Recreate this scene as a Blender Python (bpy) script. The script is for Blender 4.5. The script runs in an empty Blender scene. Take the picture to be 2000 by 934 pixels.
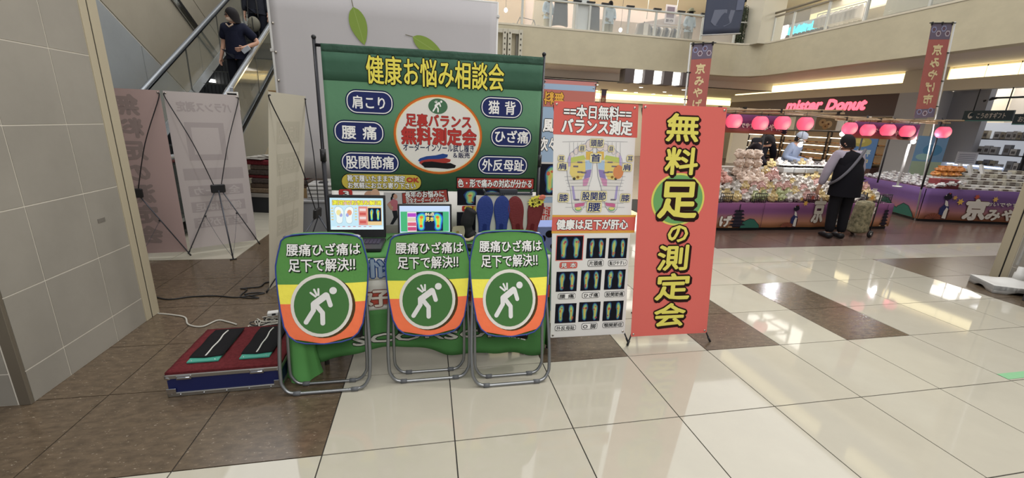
import bpy, bmesh, math, random
from mathutils import Vector, Matrix, Euler
S = bpy.context.scene
COL = S.collection
random.seed(7)
PI = math.pi
NTH = ('front', 'second', 'third', 'fourth', 'fifth', 'sixth', 'seventh', 'eighth', 'ninth')
rad = math.radians

# ---------------------------------------------------------------- camera, world, lights, exposure
def cam_matrix(yaw, pitch, roll):
    yaw, pitch, roll = rad(yaw), rad(pitch), rad(roll)
    f = Vector((math.sin(yaw), math.cos(yaw), 0)); r = Vector((math.cos(yaw), -math.sin(yaw), 0)); u = Vector((0, 0, 1))
    f2 = f*math.cos(pitch) - u*math.sin(pitch); u2 = u*math.cos(pitch) + f*math.sin(pitch)
    r3 = r*math.cos(roll) + u2*math.sin(roll); u3 = u2*math.cos(roll) - r*math.sin(roll)
    return Matrix((r3, u3, -f2)).transposed()
cd = bpy.data.cameras.new('camera'); cam = bpy.data.objects.new('camera', cd); COL.objects.link(cam)
cd.sensor_fit = 'HORIZONTAL'; cd.sensor_width = 36; cd.lens = 36*815/2000; cd.clip_end = 200
cam.matrix_world = Matrix.Translation((.489, -1.686, 1.4928)) @ cam_matrix(11.74, 15.66, 2.39).to_4x4()
S.camera = cam
S.view_settings.view_transform = 'Standard'; S.view_settings.look = 'None'
S.view_settings.exposure = 0.20; S.view_settings.gamma = 1.0; S.view_settings.use_curve_mapping = False

w = bpy.data.worlds.new('mall_air'); S.world = w; w.use_nodes = True
w.node_tree.nodes['Background'].inputs[0].default_value = (.93, .95, 1, 1)
w.node_tree.nodes['Background'].inputs[1].default_value = .27

def area(name, loc, target, sx, sy, power, color=(1, .96, .9)):
    l = bpy.data.lights.new(name, 'AREA'); l.shape = 'RECTANGLE'; l.size = sx; l.size_y = sy; l.energy = power; l.color = color
    o = bpy.data.objects.new(name, l); COL.objects.link(o); o.location = loc
    o.rotation_euler = (Vector(target)-Vector(loc)).to_track_quat('-Z', 'Y').to_euler()
    return o
area('atrium_skylight', (7.5, 5.0, 12.0), (7.5, 5, 0), 20, 22, 2350, (1, .985, .96))
area('booth_front_fill', (1.1, -4.3, 3.9), (1.0, .9, .9), 3.4, 1.4, 118, (1, .975, .95))  # added fill light behind the camera, out of view, brightens the booth fronts
area('booth_downlight', (-1.15, .95, 4.3), (-.9, .85, 0), .28, .28, 14, (1, .98, .95))
area('booth_downlight', (3.3, 1.15, 4.3), (2.6, .9, 0), .28, .28, 48, (1, .98, .95))
area('shop_ceiling_lamp', (17.0, 10.5, 3.30), (17, 10.5, 0), 3, 6, 320, (1, .95, .88))
area('gift_shop_lamp', (17.2, 4.5, 3.30), (17.2, 4.5, 0), 3, 5, 120, (.95, .97, 1))
area('hall_ceiling_lamp', (6.5, 16.8, 3.08), (6.5, 16.8, 0), 10, 3, 380, (1, .95, .86))
area('upper_shop_lamp', (5.5, 15.3, 6.25), (5.5, 15.3, 0), 12, 3.0, 330, (1, .95, .9))
area('upper_right_lamp', (15.2, 8.2, 6.25), (15.2, 8.2, 0), 3.0, 9, 300, (1, .96, .9))
area('escalator_lamp', (-2.6, 6.5, 6.5), (-2.6, 6.2, 0), 3, 3, 60, (.95, .97, 1))

# ---------------------------------------------------------------- materials
def lin(h):
    h = h.lstrip('#'); c = [int(h[i:i+2], 16)/255 for i in (0, 2, 4)]
    return [x/12.92 if x <= .04045 else ((x+.055)/1.055)**2.4 for x in c]
_mats = {}
def mat(name, h='#888888', rough=.6, metal=0, spec=.4, noise=None, bump=None, emit=0, ecol=None, alpha=None, trans=0, stretch=None, h2=None):
    if name in _mats: return _mats[name]
    m = bpy.data.materials.new(name); m.use_nodes = True; nt = m.node_tree; b = nt.nodes['Principled BSDF']
    c = lin(h); b.inputs['Base Color'].default_value = (*c, 1); b.inputs['Roughness'].default_value = rough
    b.inputs['Metallic'].default_value = metal; b.inputs['Specular IOR Level'].default_value = spec
    if noise or bump:
        tc = nt.nodes.new('ShaderNodeTexCoord'); mp = nt.nodes.new('ShaderNodeMapping'); nt.links.new(tc.outputs['Object'], mp.inputs[0])
        if stretch: mp.inputs['Scale'].default_value = stretch
    if noise:
        sc, amt = noise
        n = nt.nodes.new('ShaderNodeTexNoise'); n.inputs['Scale'].default_value = sc; n.inputs['Detail'].default_value = 5; n.inputs['Roughness'].default_value = .65
        nt.links.new(mp.outputs[0], n.inputs[0])
        r = nt.nodes.new('ShaderNodeValToRGB'); c2 = lin(h2) if h2 else [x*(1-amt) for x in c]
        r.color_ramp.elements[0].position = .35; r.color_ramp.elements[1].position = .65
        r.color_ramp.elements[0].color = (*c2, 1); r.color_ramp.elements[1].color = (*([min(1, x*(1+amt*.4)) for x in c] if not h2 else c), 1)
        nt.links.new(n.outputs[0], r.inputs[0]); nt.links.new(r.outputs[0], b.inputs['Base Color'])
    if bump:
        n2 = nt.nodes.new('ShaderNodeTexNoise'); n2.inputs['Scale'].default_value = bump[0]; n2.inputs['Detail'].default_value = 3
        nt.links.new(mp.outputs[0], n2.inputs[0])
        bp = nt.nodes.new('ShaderNodeBump'); bp.inputs['Strength'].default_value = bump[1]; bp.inputs['Distance'].default_value = .01
        nt.links.new(n2.outputs[0], bp.inputs['Height']); nt.links.new(bp.outputs[0], b.inputs['Normal'])
    if emit:
        b.inputs['Emission Color'].default_value = (*lin(ecol or h), 1); b.inputs['Emission Strength'].default_value = emit
    if trans: b.inputs['Transmission Weight'].default_value = trans
    if alpha is not None: b.inputs['Alpha'].default_value = alpha
    _mats[name] = m
    return m
def flat(h, emit=0):     # plain printed ink, or a screen pixel when emit is given
    return mat('ink_%s%s' % (h.lstrip('#'), '_lit' if emit else ''), h if not emit else '#111111', .7 if not emit else .25, spec=.15, emit=emit, ecol=h)

# ---------------------------------------------------------------- mesh builder
class B:
    def __init__(s): s.v = []; s.f = []; s.mi = []; s.sm = []; s.mats = []
    def _m(s, m):
        if m is None: m = mat('plain_grey')
        if m not in s.mats: s.mats.append(m)
        return s.mats.index(m)
    def add(s, vs, fs, m, smooth=False, M=None):
        o = len(s.v); k = s._m(m)
        s.v += [tuple(M @ Vector(v)) for v in vs] if M is not None else [tuple(v) for v in vs]
        for f in fs: s.f.append(tuple(i+o for i in f)); s.mi.append(k); s.sm.append(smooth)
        return s
    def box(s, c, d, m, M=None):
        x, y, z = c; a, b, e = d[0]/2, d[1]/2, d[2]/2
        vs = [(x+i*a, y+j*b, z+k*e) for i in (-1, 1) for j in (-1, 1) for k in (-1, 1)]
        return s.add(vs, [(0, 1, 3, 2), (4, 6, 7, 5), (0, 4, 5, 1), (2, 3, 7, 6), (0, 2, 6, 4), (1, 5, 7, 3)], m, False, M)
    def bb(s, lo, hi, m, M=None):
        return s.box([(p+q)/2 for p, q in zip(lo, hi)], [q-p for p, q in zip(lo, hi)], m, M)
    def tube(s, pts, r, m, n=8, closed=False, M=None, caps=True):
        pts = [Vector(p) for p in pts]; N = len(pts); vs = []; fs = []; ref = None
        for i, p in enumerate(pts):
            a = pts[(i-1) % N] if (closed or i) else p; b = pts[(i+1) % N] if (closed or i < N-1) else p
            t = (b-a).normalized() if (b-a).length > 1e-9 else Vector((0, 0, 1))
            if ref is None: ref = t.orthogonal().normalized()
            ref = (ref - t*ref.dot(t)); ref = ref.normalized() if ref.length > 1e-6 else t.orthogonal().normalized()
            q = t.cross(ref); rr = r[i] if isinstance(r, (list, tuple)) else r
            for k in range(n):
                a2 = 2*PI*k/n; vs.append(p + (ref*math.cos(a2)+q*math.sin(a2))*rr)
        for i in range(N if closed else N-1):
            j = (i+1) % N
            for k in range(n): fs.append((i*n+k, i*n+(k+1) % n, j*n+(k+1) % n, j*n+k))
        if caps and not closed: fs += [tuple(range(n))[::-1], tuple((N-1)*n+k for k in range(n))]
        return s.add(vs, fs, m, True, M)
    def cyl(s, p0, p1, r0, m, r1=None, n=12, M=None):
        return s.tube([p0, p1], [r0, r0 if r1 is None else r1], m, n, M=M)
    def sph(s, c, r, m, seg=12, ring=8, M=None):
        if not isinstance(r, (tuple, list)): r = (r, r, r)
        vs = [(c[0], c[1], c[2]+r[2])]; fs = []
        for i in range(1, ring):
            a = PI*i/ring
            for k in range(seg):
                b = 2*PI*k/seg; vs.append((c[0]+r[0]*math.sin(a)*math.cos(b), c[1]+r[1]*math.sin(a)*math.sin(b), c[2]+r[2]*math.cos(a)))
        vs.append((c[0], c[1], c[2]-r[2])); L = len(vs)-1
        for k in range(seg): fs.append((0, 1+k, 1+(k+1) % seg))
        for i in range(ring-2):
            for k in range(seg):
                a = 1+i*seg+k; b = 1+i*seg+(k+1) % seg; fs.append((a, a+seg, b+seg, b))
        for k in range(seg): fs.append((L, L-seg+(k+1) % seg, L-seg+k))
        return s.add(vs, fs, m, True, M)
    def lathe(s, prof, m, n=16, M=None):
        vs = []; fs = []
        for r, z in prof:
            for k in range(n): a = 2*PI*k/n; vs.append((r*math.cos(a), r*math.sin(a), z))
        for i in range(len(prof)-1):
            for k in range(n): fs.append((i*n+k, i*n+(k+1) % n, (i+1)*n+(k+1) % n, (i+1)*n+k))
        fs += [tuple(range(n))[::-1], tuple((len(prof)-1)*n+k for k in range(n))]
        return s.add(vs, fs, m, True, M)
    def prism(s, poly, h0, h1, m, M=None):      # poly in xy, extruded in z
        n = len(poly); vs = [(x, y, h0) for x, y in poly] + [(x, y, h1) for x, y in poly]
        fs = [tuple(range(n))[::-1], tuple(range(n, 2*n))] + [(i, (i+1) % n, n+(i+1) % n, n+i) for i in range(n)]
        return s.add(vs, fs, m, False, M)
    def grid(s, nu, nv, fn, m, smooth=True, M=None):
        vs = [fn(i/nu, j/nv) for j in range(nv+1) for i in range(nu+1)]
        fs = [(j*(nu+1)+i, j*(nu+1)+i+1, (j+1)*(nu+1)+i+1, (j+1)*(nu+1)+i) for j in range(nv) for i in range(nu)]
        return s.add(vs, fs, m, smooth, M)
    def slabgrid(s, nu, nv, fn, t, m, M=None):  # a bent sheet of thickness t
        o1 = len(s.v); s.grid(nu, nv, fn, m, True, M); off = Vector(t); o2 = len(s.v)
        s.grid(nu, nv, lambda a, b: Vector(fn(1-a, b))+off, m, True, M); k = s._m(m); w_ = nu+1
        A = lambda i, j: o1+j*w_+i
        Z = lambda i, j: o2+j*w_+(nu-i)
        for i in range(nu):
            for j, fl in ((0, 1), (nv, 0)):
                f = (A(i, j), A(i+1, j), Z(i+1, j), Z(i, j)); s.f.append(f if not fl else f[::-1]); s.mi.append(k); s.sm.append(False)
        for j in range(nv):
            for i, fl in ((0, 0), (nu, 1)):
                f = (A(i, j), A(i, j+1), Z(i, j+1), Z(i, j)); s.f.append(f if not fl else f[::-1]); s.mi.append(k); s.sm.append(False)
        return s
    def build(s, name, parent=None, bevel=0, loc=None):
        me = bpy.data.meshes.new(name); me.from_pydata(s.v, [], s.f)
        for m in s.mats: me.materials.append(m)
        me.polygons.foreach_set('material_index', s.mi); me.polygons.foreach_set('use_smooth', s.sm); me.update()
        if bevel:
            bm = bmesh.new(); bm.from_mesh(me)
            es = [e for e in bm.edges if len(e.link_faces) == 2 and e.calc_face_angle() > .6]
            bmesh.ops.bevel(bm, geom=es, offset=bevel, segments=1, affect='EDGES', clamp_overlap=True); bm.to_mesh(me); bm.free()
        o = bpy.data.objects.new(name, me); COL.objects.link(o)
        if parent: o.parent = parent
        if loc is not None: o.location = loc
        return o
def tag(o, label, cat, group=None):
    o['label'] = label; o['category'] = cat
    if group: o['group'] = group
    return o
def thing(name, label, cat, loc=(0, 0, 0), rotz=0, group=None):
    o = bpy.data.objects.new(name, None); COL.objects.link(o); o.location = loc; o.rotation_euler = (0, 0, rotz)
    o.empty_display_size = .1
    return tag(o, label, cat, group)
def struct(o): o['kind'] = 'structure'; return o
def dup(o, loc=None, rotz=None, label=None, scale=None, parent=None):
    c = o.copy(); COL.objects.link(c)
    if parent: c.parent = parent
    if loc is not None: c.location = loc
    if rotz is not None: c.rotation_euler = (0, 0, rotz)
    if scale is not None: c.scale = scale
    if label: c['label'] = label
    for ch in list(o.children): dup(ch, parent=c)
    return c
def smooth_path(pts, k=6):
    pts = [Vector(p) for p in pts]; out = []
    for i in range(len(pts)-1):
        p0 = pts[max(i-1, 0)]; p1 = pts[i]; p2 = pts[i+1]; p3 = pts[min(i+2, len(pts)-1)]
        for j in range(k):
            t = j/k; out.append(.5*((2*p1)+(p2-p0)*t+(2*p0-5*p1+4*p2-p3)*t*t+(3*p1-p0-3*p2+p3)*t**3))
    out.append(pts[-1]); return out

# ---------------------------------------------------------------- printing on sheets: flat ink shapes laid on a surface
_gl = {}
def glyph(tok):
    if tok in _gl: return _gl[tok]
    c = bpy.data.curves.new('glyph', 'FONT'); c.body = tok; c.size = 1; c.resolution_u = 2
    o = bpy.data.objects.new('glyph', c); me = bpy.data.meshes.new_from_object(o)
    vs = [(v.co.x, v.co.y) for v in me.vertices]; fs = [tuple(p.vertices) for p in me.polygons]
    cnt = {}
    for f in fs:
        for a, b in zip(f, f[1:]+f[:1]):
            k = (min(a, b), max(a, b)); cnt[k] = cnt.get(k, 0)+1
    ed = [k for k, n in cnt.items() if n == 1]
    bpy.data.objects.remove(o); bpy.data.curves.remove(c); bpy.data.meshes.remove(me)
    if ord(tok[0]) > 0x2000: adv = 1.0; x0 = 0
    else:
        xs = [v[0] for v in vs] or [0, .3]; x0 = min(xs)-.03; adv = max(xs)+.03-x0
    _gl[tok] = (vs, fs, ed, adv, x0); return _gl[tok]
def tokens(t):
    out = []; run = ''
    for ch in t:
        if ord(ch) < 0x2000 and ch != ' ': run += ch; continue
        if run: out.append(run); run = ''
        out.append(ch)
    if run: out.append(run)
    return out
class Print:
    """shapes in sheet coordinates (u, v) in metres; fn(u, v, n) gives the 3-D point, n = height of the ink above the sheet"""
    def __init__(s, fn, step=.0007): s.fn = fn; s.step = step; s.b = {}
    def _b(s, part): return s.b.setdefault(part, B())
    def raw(s, vs, fs, m, L, part):
        s._b(part).add([s.fn(u, v, L*s.step) for u, v in vs], fs, m)
    def poly(s, pts, m, L=1, part='printed_shape'):
        A = sum(a[0]*b[1]-b[0]*a[1] for a, b in zip(pts, pts[1:]+pts[:1]))
        if A < 0: pts = pts[::-1]
        s.raw(pts, [tuple(range(len(pts)))], m, L, part)
    def rect(s, p, q, m, L=1, part='printed_panel', n=1):
        (a, b), (c, d) = (min(p[0], q[0]), min(p[1], q[1])), (max(p[0], q[0]), max(p[1], q[1]))
        for i in range(n):
            u0 = a+(c-a)*i/n; u1 = a+(c-a)*(i+1)/n; s.poly([(u0, b), (u1, b), (u1, d), (u0, d)], m, L, part)
    def quad(s, pts, m, L=1, part='printed_panel'): s.poly(list(pts), m, L, part)
    def ell(s, c, rx, ry, m, L=1, n=28, part='printed_shape', rot=0):
        s.poly([(c[0]+rx*math.cos(t)*math.cos(rot)-ry*math.sin(t)*math.sin(rot), c[1]+rx*math.cos(t)*math.sin(rot)+ry*math.sin(t)*math.cos(rot)) for t in (2*PI*k/n for k in range(n))], m, L, part)
    def disc(s, c, rx, ry, m, L=1, n=36, rings=5, part='printed_shape'):
        vs = [c]; fs = []
        for r in range(1, rings+1):
            for k in range(n): t = 2*PI*k/n; vs.append((c[0]+rx*r/rings*math.cos(t), c[1]+ry*r/rings*math.sin(t)))
        for k in range(n): fs.append((0, 1+k, 1+(k+1) % n))
        for r in range(rings-1):
            for k in range(n): a = 1+r*n+k; b = 1+r*n+(k+1) % n; fs.append((a, a+n, b+n, b))
        s.raw(vs, fs, m, L, part)
    def rrect(s, p, q, r, m, L=1, part='printed_panel', sh=0):
        a, b, c, d = min(p[0], q[0]), min(p[1], q[1]), max(p[0], q[0]), max(p[1], q[1]); r = min(r, (c-a)/2, (d-b)/2); pts = []
        for cx, cy, t0 in ((c-r, d-r, 0), (a+r, d-r, 90), (a+r, b+r, 180), (c-r, b+r, 270)):
            for k in range(7): t = rad(t0+15*k); pts.append((cx+r*math.cos(t)+sh*(cy-b), cy+r*math.sin(t)))
        s.poly(pts, m, L, part)
    def line(s, pts, w, m, L=1, part='printed_shape'):
        vs = []; fs = []
        for i in range(len(pts)-1):
            s.seg(pts[i], pts[i+1], w, m, L+.02*(i % 3), part)
    def seg(s, a, b, w, m, L=1, part='printed_shape', cap=False):
        dx, dy = b[0]-a[0], b[1]-a[1]; l = math.hypot(dx, dy) or 1e-9; nx, ny = -dy/l*w/2, dx/l*w/2; ex, ey = dx/l*w*.25, dy/l*w*.25
        if cap:
            t0 = math.atan2(dy, dx); pts = [(b[0]+w/2*math.cos(t0+t), b[1]+w/2*math.sin(t0+t)) for t in (rad(-90+22.5*k) for k in range(9))]
            pts += [(a[0]+w/2*math.cos(t0+t), a[1]+w/2*math.sin(t0+t)) for t in (rad(90+22.5*k) for k in range(9))]
            s.poly(pts, m, L, part)
        else: s.poly([(a[0]-ex+nx, a[1]-ey+ny), (a[0]-ex-nx, a[1]-ey-ny), (b[0]+ex-nx, b[1]+ey-ny), (b[0]+ex+nx, b[1]+ey+ny)], m, L, part)
    def text(s, t, p, q, m, bold=.02, out=0, om=None, L=3, part='lettering', vertical=False, mirror=False, shear=0, rot=0):
        """fit t into the box p..q (opposite corners); bold / out are stroke half-widths in ems"""
        a, b, c, d = min(p[0], q[0]), min(p[1], q[1]), max(p[0], q[0]), max(p[1], q[1])
        tk = tokens(t); pos = []; x = 0
        for k in tk:
            if k == ' ': x += .4; continue
            g = glyph(k)
            if vertical: pos.append((k, 0, -len(pos)-.0)); x = 1
            else: pos.append((k, x-g[4], 0)); x += g[3]
        W, H = (1.0, float(len(pos))) if vertical else (x, 1.0)
        sx, sy = (c-a)/W, (d-b)/H; em = min(sx, sy); cx, cy = (a+c)/2, (b+d)/2; cr, sr = math.cos(rot), math.sin(rot)
        def T(gx, gy, ox, oy):
            X = gx+ox; Y = gy+oy+.12 if not vertical else gy+oy+.12+H-1
            X = (W-X) if mirror else X
            u, v = a+X*sx+shear*(Y-.5)*sy, b+Y*sy
            if rot: u, v = cx+(u-cx)*cr-(v-cy)*sr, cy+(u-cx)*sr+(v-cy)*cr
            return (u, v)
        fl = lambda f: tuple(reversed(f)) if mirror else f
        for k, ox, oy in pos:
            vs, fs, ed, adv, x0 = glyph(k)
            P = [T(v[0], v[1], ox, oy) for v in vs]
            s.raw(P, [fl(f) for f in fs], m, L, part)
            for wd, mm, LL in ((bold, m, L-.15), (out, om, L-1)):
                if not wd or mm is None: continue
                wd *= em
                for n, (i, j) in enumerate(ed):
                    A, Bp = P[i], P[j]; dx, dy = Bp[0]-A[0], Bp[1]-A[1]; l = math.hypot(dx, dy)
                    if l < 1e-7: continue
                    dx, dy = dx/l*wd, dy/l*wd
                    q6 = [(A[0]-dy, A[1]+dx), (A[0]-dx*.85, A[1]-dy*.85), (A[0]+dy, A[1]-dx), (Bp[0]+dy, Bp[1]-dx), (Bp[0]+dx*.85, Bp[1]+dy*.85), (Bp[0]-dy, Bp[1]+dx)]
                    s.raw(q6, [(0, 1, 2, 3, 4, 5)], mm, LL+.004*(n % 9), part)
    def build(s, parent):
        return [b.build(k.split('#')[0], parent) for k, b in s.b.items()]
def plane_fn(O, U, V):
    O, U, V = Vector(O), Vector(U), Vector(V); N = U.cross(V)
    return lambda u, v, n: O+U*u+V*v+N*n

INK_NAVY = flat('#272f60'); INK_WHITE = flat('#efede9'); INK_BLACK = flat('#151515'); INK_YEL = flat('#e4d75c'); INK_RED = flat('#c03a34')
HOT = [flat('#24376a'), flat('#4d8796'), flat('#74a986'), flat('#b6c26e'), flat('#cfae5c'), flat('#b9644a'), flat('#a04c64')]
FOOT = [(.02, .0), (.16, .03), (.24, .14), (.22, .32), (.25, .5), (.36, .68), (.36, .82), (.3, .93), (.16, 1.0), (.0, .99), (-.16, .93), (-.28, .82), (-.33, .68), (-.3, .5), (-.24, .3), (-.22, .12), (-.14, .03)]
def foot_pts(c, w, h, flip=1, s=1.0, dv=0):
    return [(c[0]+flip*x*w*s, c[1]+((y-.5)*s+dv)*h) for x, y in FOOT]
def heat(P, p, q, seed=0, frame=None, pal=HOT, L=1, blobs=3, bg=None, part=None):
    """a foot-pressure picture: two glowing footprints on a dark field"""
    part = part or 'heat_picture#%d' % seed; rnd = random.Random(seed); a, b, c, d = min(p[0], q[0]), min(p[1], q[1]), max(p[0], q[0]), max(p[1], q[1]); w, h = c-a, d-b
    if frame: P.rect((a-.03*w, b-.03*w), (c+.03*w, d+.03*w), frame, L, part)
    P.rect((a, b), (c, d), bg or flat('#11121c'), L+.5, part)
    for fl, cx in ((1, .27), (-1, .76)):
        cc = (a+cx*w, b+.5*h); k = rnd.uniform(.9, 1.05)
        for i, (sc, wi) in enumerate(((.94, .46), (.86, .40), (.80, .35), (.66, .27), (.45, .18))):
            pts = foot_pts(cc, w*wi*k, h*.97, fl, sc)
            P.poly([(x+rnd.uniform(-.008, .008)*w, y+rnd.uniform(-.012, .012)*h) for x, y in pts], pal[i], L+1+i*.5, part)
        for j in range(blobs):
            y = rnd.choice((.2, .28, .62, .7, .76)); x = rnd.uniform(-.07, .07)
            P.ell((cc[0]+x*w, b+y*h), w*rnd.uniform(.025, .05), h*rnd.uniform(.03, .07), pal[5 if rnd.random() < .6 else 6], L+4, 10, part)
def walker(P, c, s, m, L, part='printed_figure'):
    """pictogram: a stooped figure holding its aching back; s = height"""
    q = lambda x, y: (c[0]+x*s, c[1]+y*s)
    P.ell(q(.32, .406), .094*s, .094*s, m, L, 18, part)
    for a, b, w, l in (((-.16, .07), (.14, .285), .17, 0), ((.17, .29), (.245, .03), .115, .1), ((-.18, .05), (-.18, -.09), .125, .2),
                       ((-.18, -.09), (-.37, -.39), .12, .3), ((-.10, .03), (.045, -.16), .12, .4), ((.045, -.16), (.045, -.43), .12, .5)):
        P.seg(q(*a), q(*b), w*s, m, L+l, part, True)
    for a, b in (((-.12, .27), (-.24, .37)), ((-.085, .30), (-.15, .45)), ((-.045, .31), (-.045, .46))):
        P.seg(q(*a), q(*b), .05*s, m, L, part, True)

# ---------------------------------------------------------------- the mall: floor, pillars, walls, balcony
WHITE_TILE = mat('polished_cream_stone', '#aca798', .045, spec=.5, noise=(3, .04))
BROWN_TILE = mat('speckled_brown_granite', '#615343', .2, spec=.45, noise=(14, .3), stretch=(1, 2.3, 1), h2='#4c4134')
def add_flecks(m):
    nt = m.node_tree; b = nt.nodes['Principled BSDF']; tc = nt.nodes.new('ShaderNodeTexCoord'); mp = nt.nodes.new('ShaderNodeMapping')
    mp.inputs['Scale'].default_value = (1, 2.6, 1); mp.inputs['Rotation'].default_value = (0, 0, .5); nt.links.new(tc.outputs['Object'], mp.inputs[0])
    n = nt.nodes.new('ShaderNodeTexNoise'); n.inputs['Scale'].default_value = 34; n.inputs['Detail'].default_value = 6; n.inputs['Roughness'].default_value = .75
    nt.links.new(mp.outputs[0], n.inputs[0]); r = nt.nodes.new('ShaderNodeValToRGB'); r.color_ramp.elements[0].position = .615; r.color_ramp.elements[1].position = .66
    nt.links.new(n.outputs[0], r.inputs[0]); mx = nt.nodes.new('ShaderNodeMix'); mx.data_type = 'RGBA'
    src = b.inputs['Base Color'].links[0].from_socket; nt.links.new(src, mx.inputs['A']); mx.inputs['B'].default_value = (*lin('#a89c8b'), 1)
    nt.links.new(r.outputs[0], mx.inputs['Factor']); nt.links.new(mx.outputs['Result'], b.inputs['Base Color'])
add_flecks(BROWN_TILE)
WOOD_TILE = mat('dark_wood_look_tile', '#5e4a42', .22, noise=(5, .35), stretch=(1.2, 9, 1), spec=.45)
GROUT = mat('dark_grout', '#2b2824', .8)
BEIGE = mat('beige_stone_cladding', '#c3ba9f', .5, noise=(2.2, .07), stretch=(1, 1, 1.5))
SOFF = mat('warm_grey_soffit', '#d6ccc0', .7)
CREAM = mat('cream_paint', '#d6cdb8', .6)
PALE = mat('pale_grey_paint', '#b4b3b4', .6)
DARKB = mat('dark_brown_panel', '#4a2f2e', .4)
STEEL = mat('brushed_steel', '#a9a9a8', .28, 1.0)
ALU = mat('grey_tube_paint', '#8f9192', .33, .85)
BLACKP = mat('black_plastic', '#1b1b1d', .4)
CHROME = mat('chrome', '#c9ccd0', .12, 1.0)
GLASS = mat('clear_glass', '#eef3f0', .02, spec=.5, alpha=.14)
TILEW = mat('grey_beige_wall_tile', '#918c82', .45, noise=(1.6, .10))
JOINT = mat('pale_joint', '#d2ccbf', .8)
COVE = mat('cove_lamp_light', '#fff0c0', .5, emit=1.7, ecol='#fff0bc')
LAMPW = mat('lamp_white', '#ffffff', .5, emit=6, ecol='#fffaf0')

fl = struct(B().bb((-12, -6, -.06), (26, 22.5, -.004), GROUT).build('floor'))
ROW = {-4: -2.37, -3: -1.78, -2: -1.187, -1: -.594, 0: 0, 1: .606, 2: 1.137, 3: 1.736, 4: 2.358, 5: 2.93, 6: 3.53, 7: 4.13, 8: 4.73, 9: 5.33, 10: 5.93, 11: 6.53, 12: 7.13}
def tile_mesh(m):
    g = .003; return B().bb((g, g, -.01), (.6-g, .6-g, 0), m)
protos = {}
def tile(kind, x, y, d, wdt=.6):
    if kind not in protos:
        protos[kind] = o = tile_mesh({'w': WHITE_TILE, 'b': BROWN_TILE, 'd': WOOD_TILE}[kind]).build({'w': 'floor_tile', 'b': 'granite_tile', 'd': 'wood_tile'}[kind], fl)
        o['label'] = {'w': 'polished cream tile', 'b': 'speckled brown tile', 'd': 'dark wood look tile'}[kind]
    else:
        o = protos[kind].copy(); COL.objects.link(o)
    o.location = (x, y, 0); o.scale = (wdt/.6, d/.6, 1)
for j in range(-2, 5):
    for i in range(-6, 17):
        x = i*.6; y = ROW[j]; d = ROW[j+1]-y
        if i > 12 and j < 2: continue
        if x < -2.0 and j == 1: continue       # under the pillar
        if j < 0: k = 'w'
        elif i < 0: k = 'b'
        elif i >= 10 and j < 4: k = 'b'
        elif j == 1 and i in (2, 4, 6): k = 'b'
        elif j == 2 and i in (4, 6): k = 'b'
        else: k = 'w'
        if j == -2 and (i < -2 or i > 6): continue
        tile(k, x, y, d)
for j in range(5, 9):                                     # behind the stand, left
    for i in range(-8, 1):
        x = i*.6+.3; tile('w' if x < -1.6 else 'b', x, ROW[j], .6)
for j in range(0, 6):                                     # wood-look floor of the market corner
    for i in range(7, 21):
        x = i*.6; y = 2.93+j*.6
        if x < 6 and j > 1: continue
        tile('d', x, y, .6)
protos.clear()
g = B().bb((-12, 5.33, -.01), (1.2, 22, .001), WHITE_TILE); g.bb((1.2, 2.93, -.01), (4.2, 22, .0005), WHITE_TILE); g.bb((4.2, 6.5, -.01), (26, 22, .0005), WOOD_TILE); g.bb((12.6, -6, -.01), (26, 6.5, .0005), WOOD_TILE)
g.bb((-12, -6, -.01), (26, -1.19, .0003), WHITE_TILE); g.bb((-12, -1.19, -.01), (-3.6, 2.93, .0003), BROWN_TILE); g.bb((-12, 2.93, -.01), (-4.5, 5.33, .0003), WHITE_TILE); g.bb((7.8, -1.19, -.01), (12.6, 1.137, .0003), BROWN_TILE); g.bb((10.2, 1.137, -.01), (12.6, 2.93, .0003), WHITE_TILE)
o = g.build('floor_beyond', fl); o['label'] = 'floor running on under the shops'
tag(B().bb((4.2, .015, .0005), (4.55, .075, .002), mat('green_floor_tape', '#7aab80', .5)).build('floor_tape'), 'strip of green tape stuck on the cream floor tiles', 'tape')

# pillars, tiled, with a cream corner strip
def pillar(x0, x1, face_x, name):
    s = 1 if face_x == x1 else -1
    p = struct(B().bb((x0+.0025, .5765, 0), (x1-.0025, 1.64, 3.6), JOINT).build(name))
    ys = [.592, .832, 1.217, 1.505]; zs = [.0, .18, .578, .98, 1.378, 1.778, 2.176, 2.575, 2.97, 3.37, 3.6]
    for a, b in zip(ys, ys[1:]):
        for c, d in zip(zs, zs[1:]):
            X = sorted((face_x, face_x-s*.012))
            B().bb((X[0], a+.0032, c+.0032), (X[1], b-.0032, d-.0032), TILEW).build('wall_tile', p)
    X = sorted((face_x+s*.006, face_x-s*.03)); CS = mat('cream_trim', '#a89e87', .5)
    t = B().bb((X[0], 1.507, 0), (X[1], 1.565, 3.6), CS).build('corner_trim', p, .003)
    B().bb((X[0], 1.578, 0), (X[1], 1.655, 3.6), CS).build('corner_trim', p, .003)
    B().bb((min(face_x, face_x-s*.02), 1.565, 0), (max(face_x, face_x-s*.02), 1.578, 3.6), BLACKP).build('shadow_groove', p)
    X = sorted((face_x+s*.002, face_x-s*.05))
    o = B().bb((X[0], .572, 0), (X[1], .592, 3.6), mat('bronze_edge', '#71695c', .4, .3)).build('edge_strip', p, .002); o['label'] = 'dark bronze edge strip'
    xs = [x0+.0, x0+.5, x0+1.0, x1-.055] if s > 0 else [x0+.055, x0+.5, x1]
    for a, b in zip(xs, xs[1:]):
        for c, d in zip(zs, zs[1:]):
            if b > a+.02: B().bb((a+.0032, .574, c+.0032), (b-.0032, .588, d-.0032), TILEW).build('wall_tile', p)
    return p
pw = pillar(-3.2, -1.52, -1.52, 'wall_left')
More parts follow.
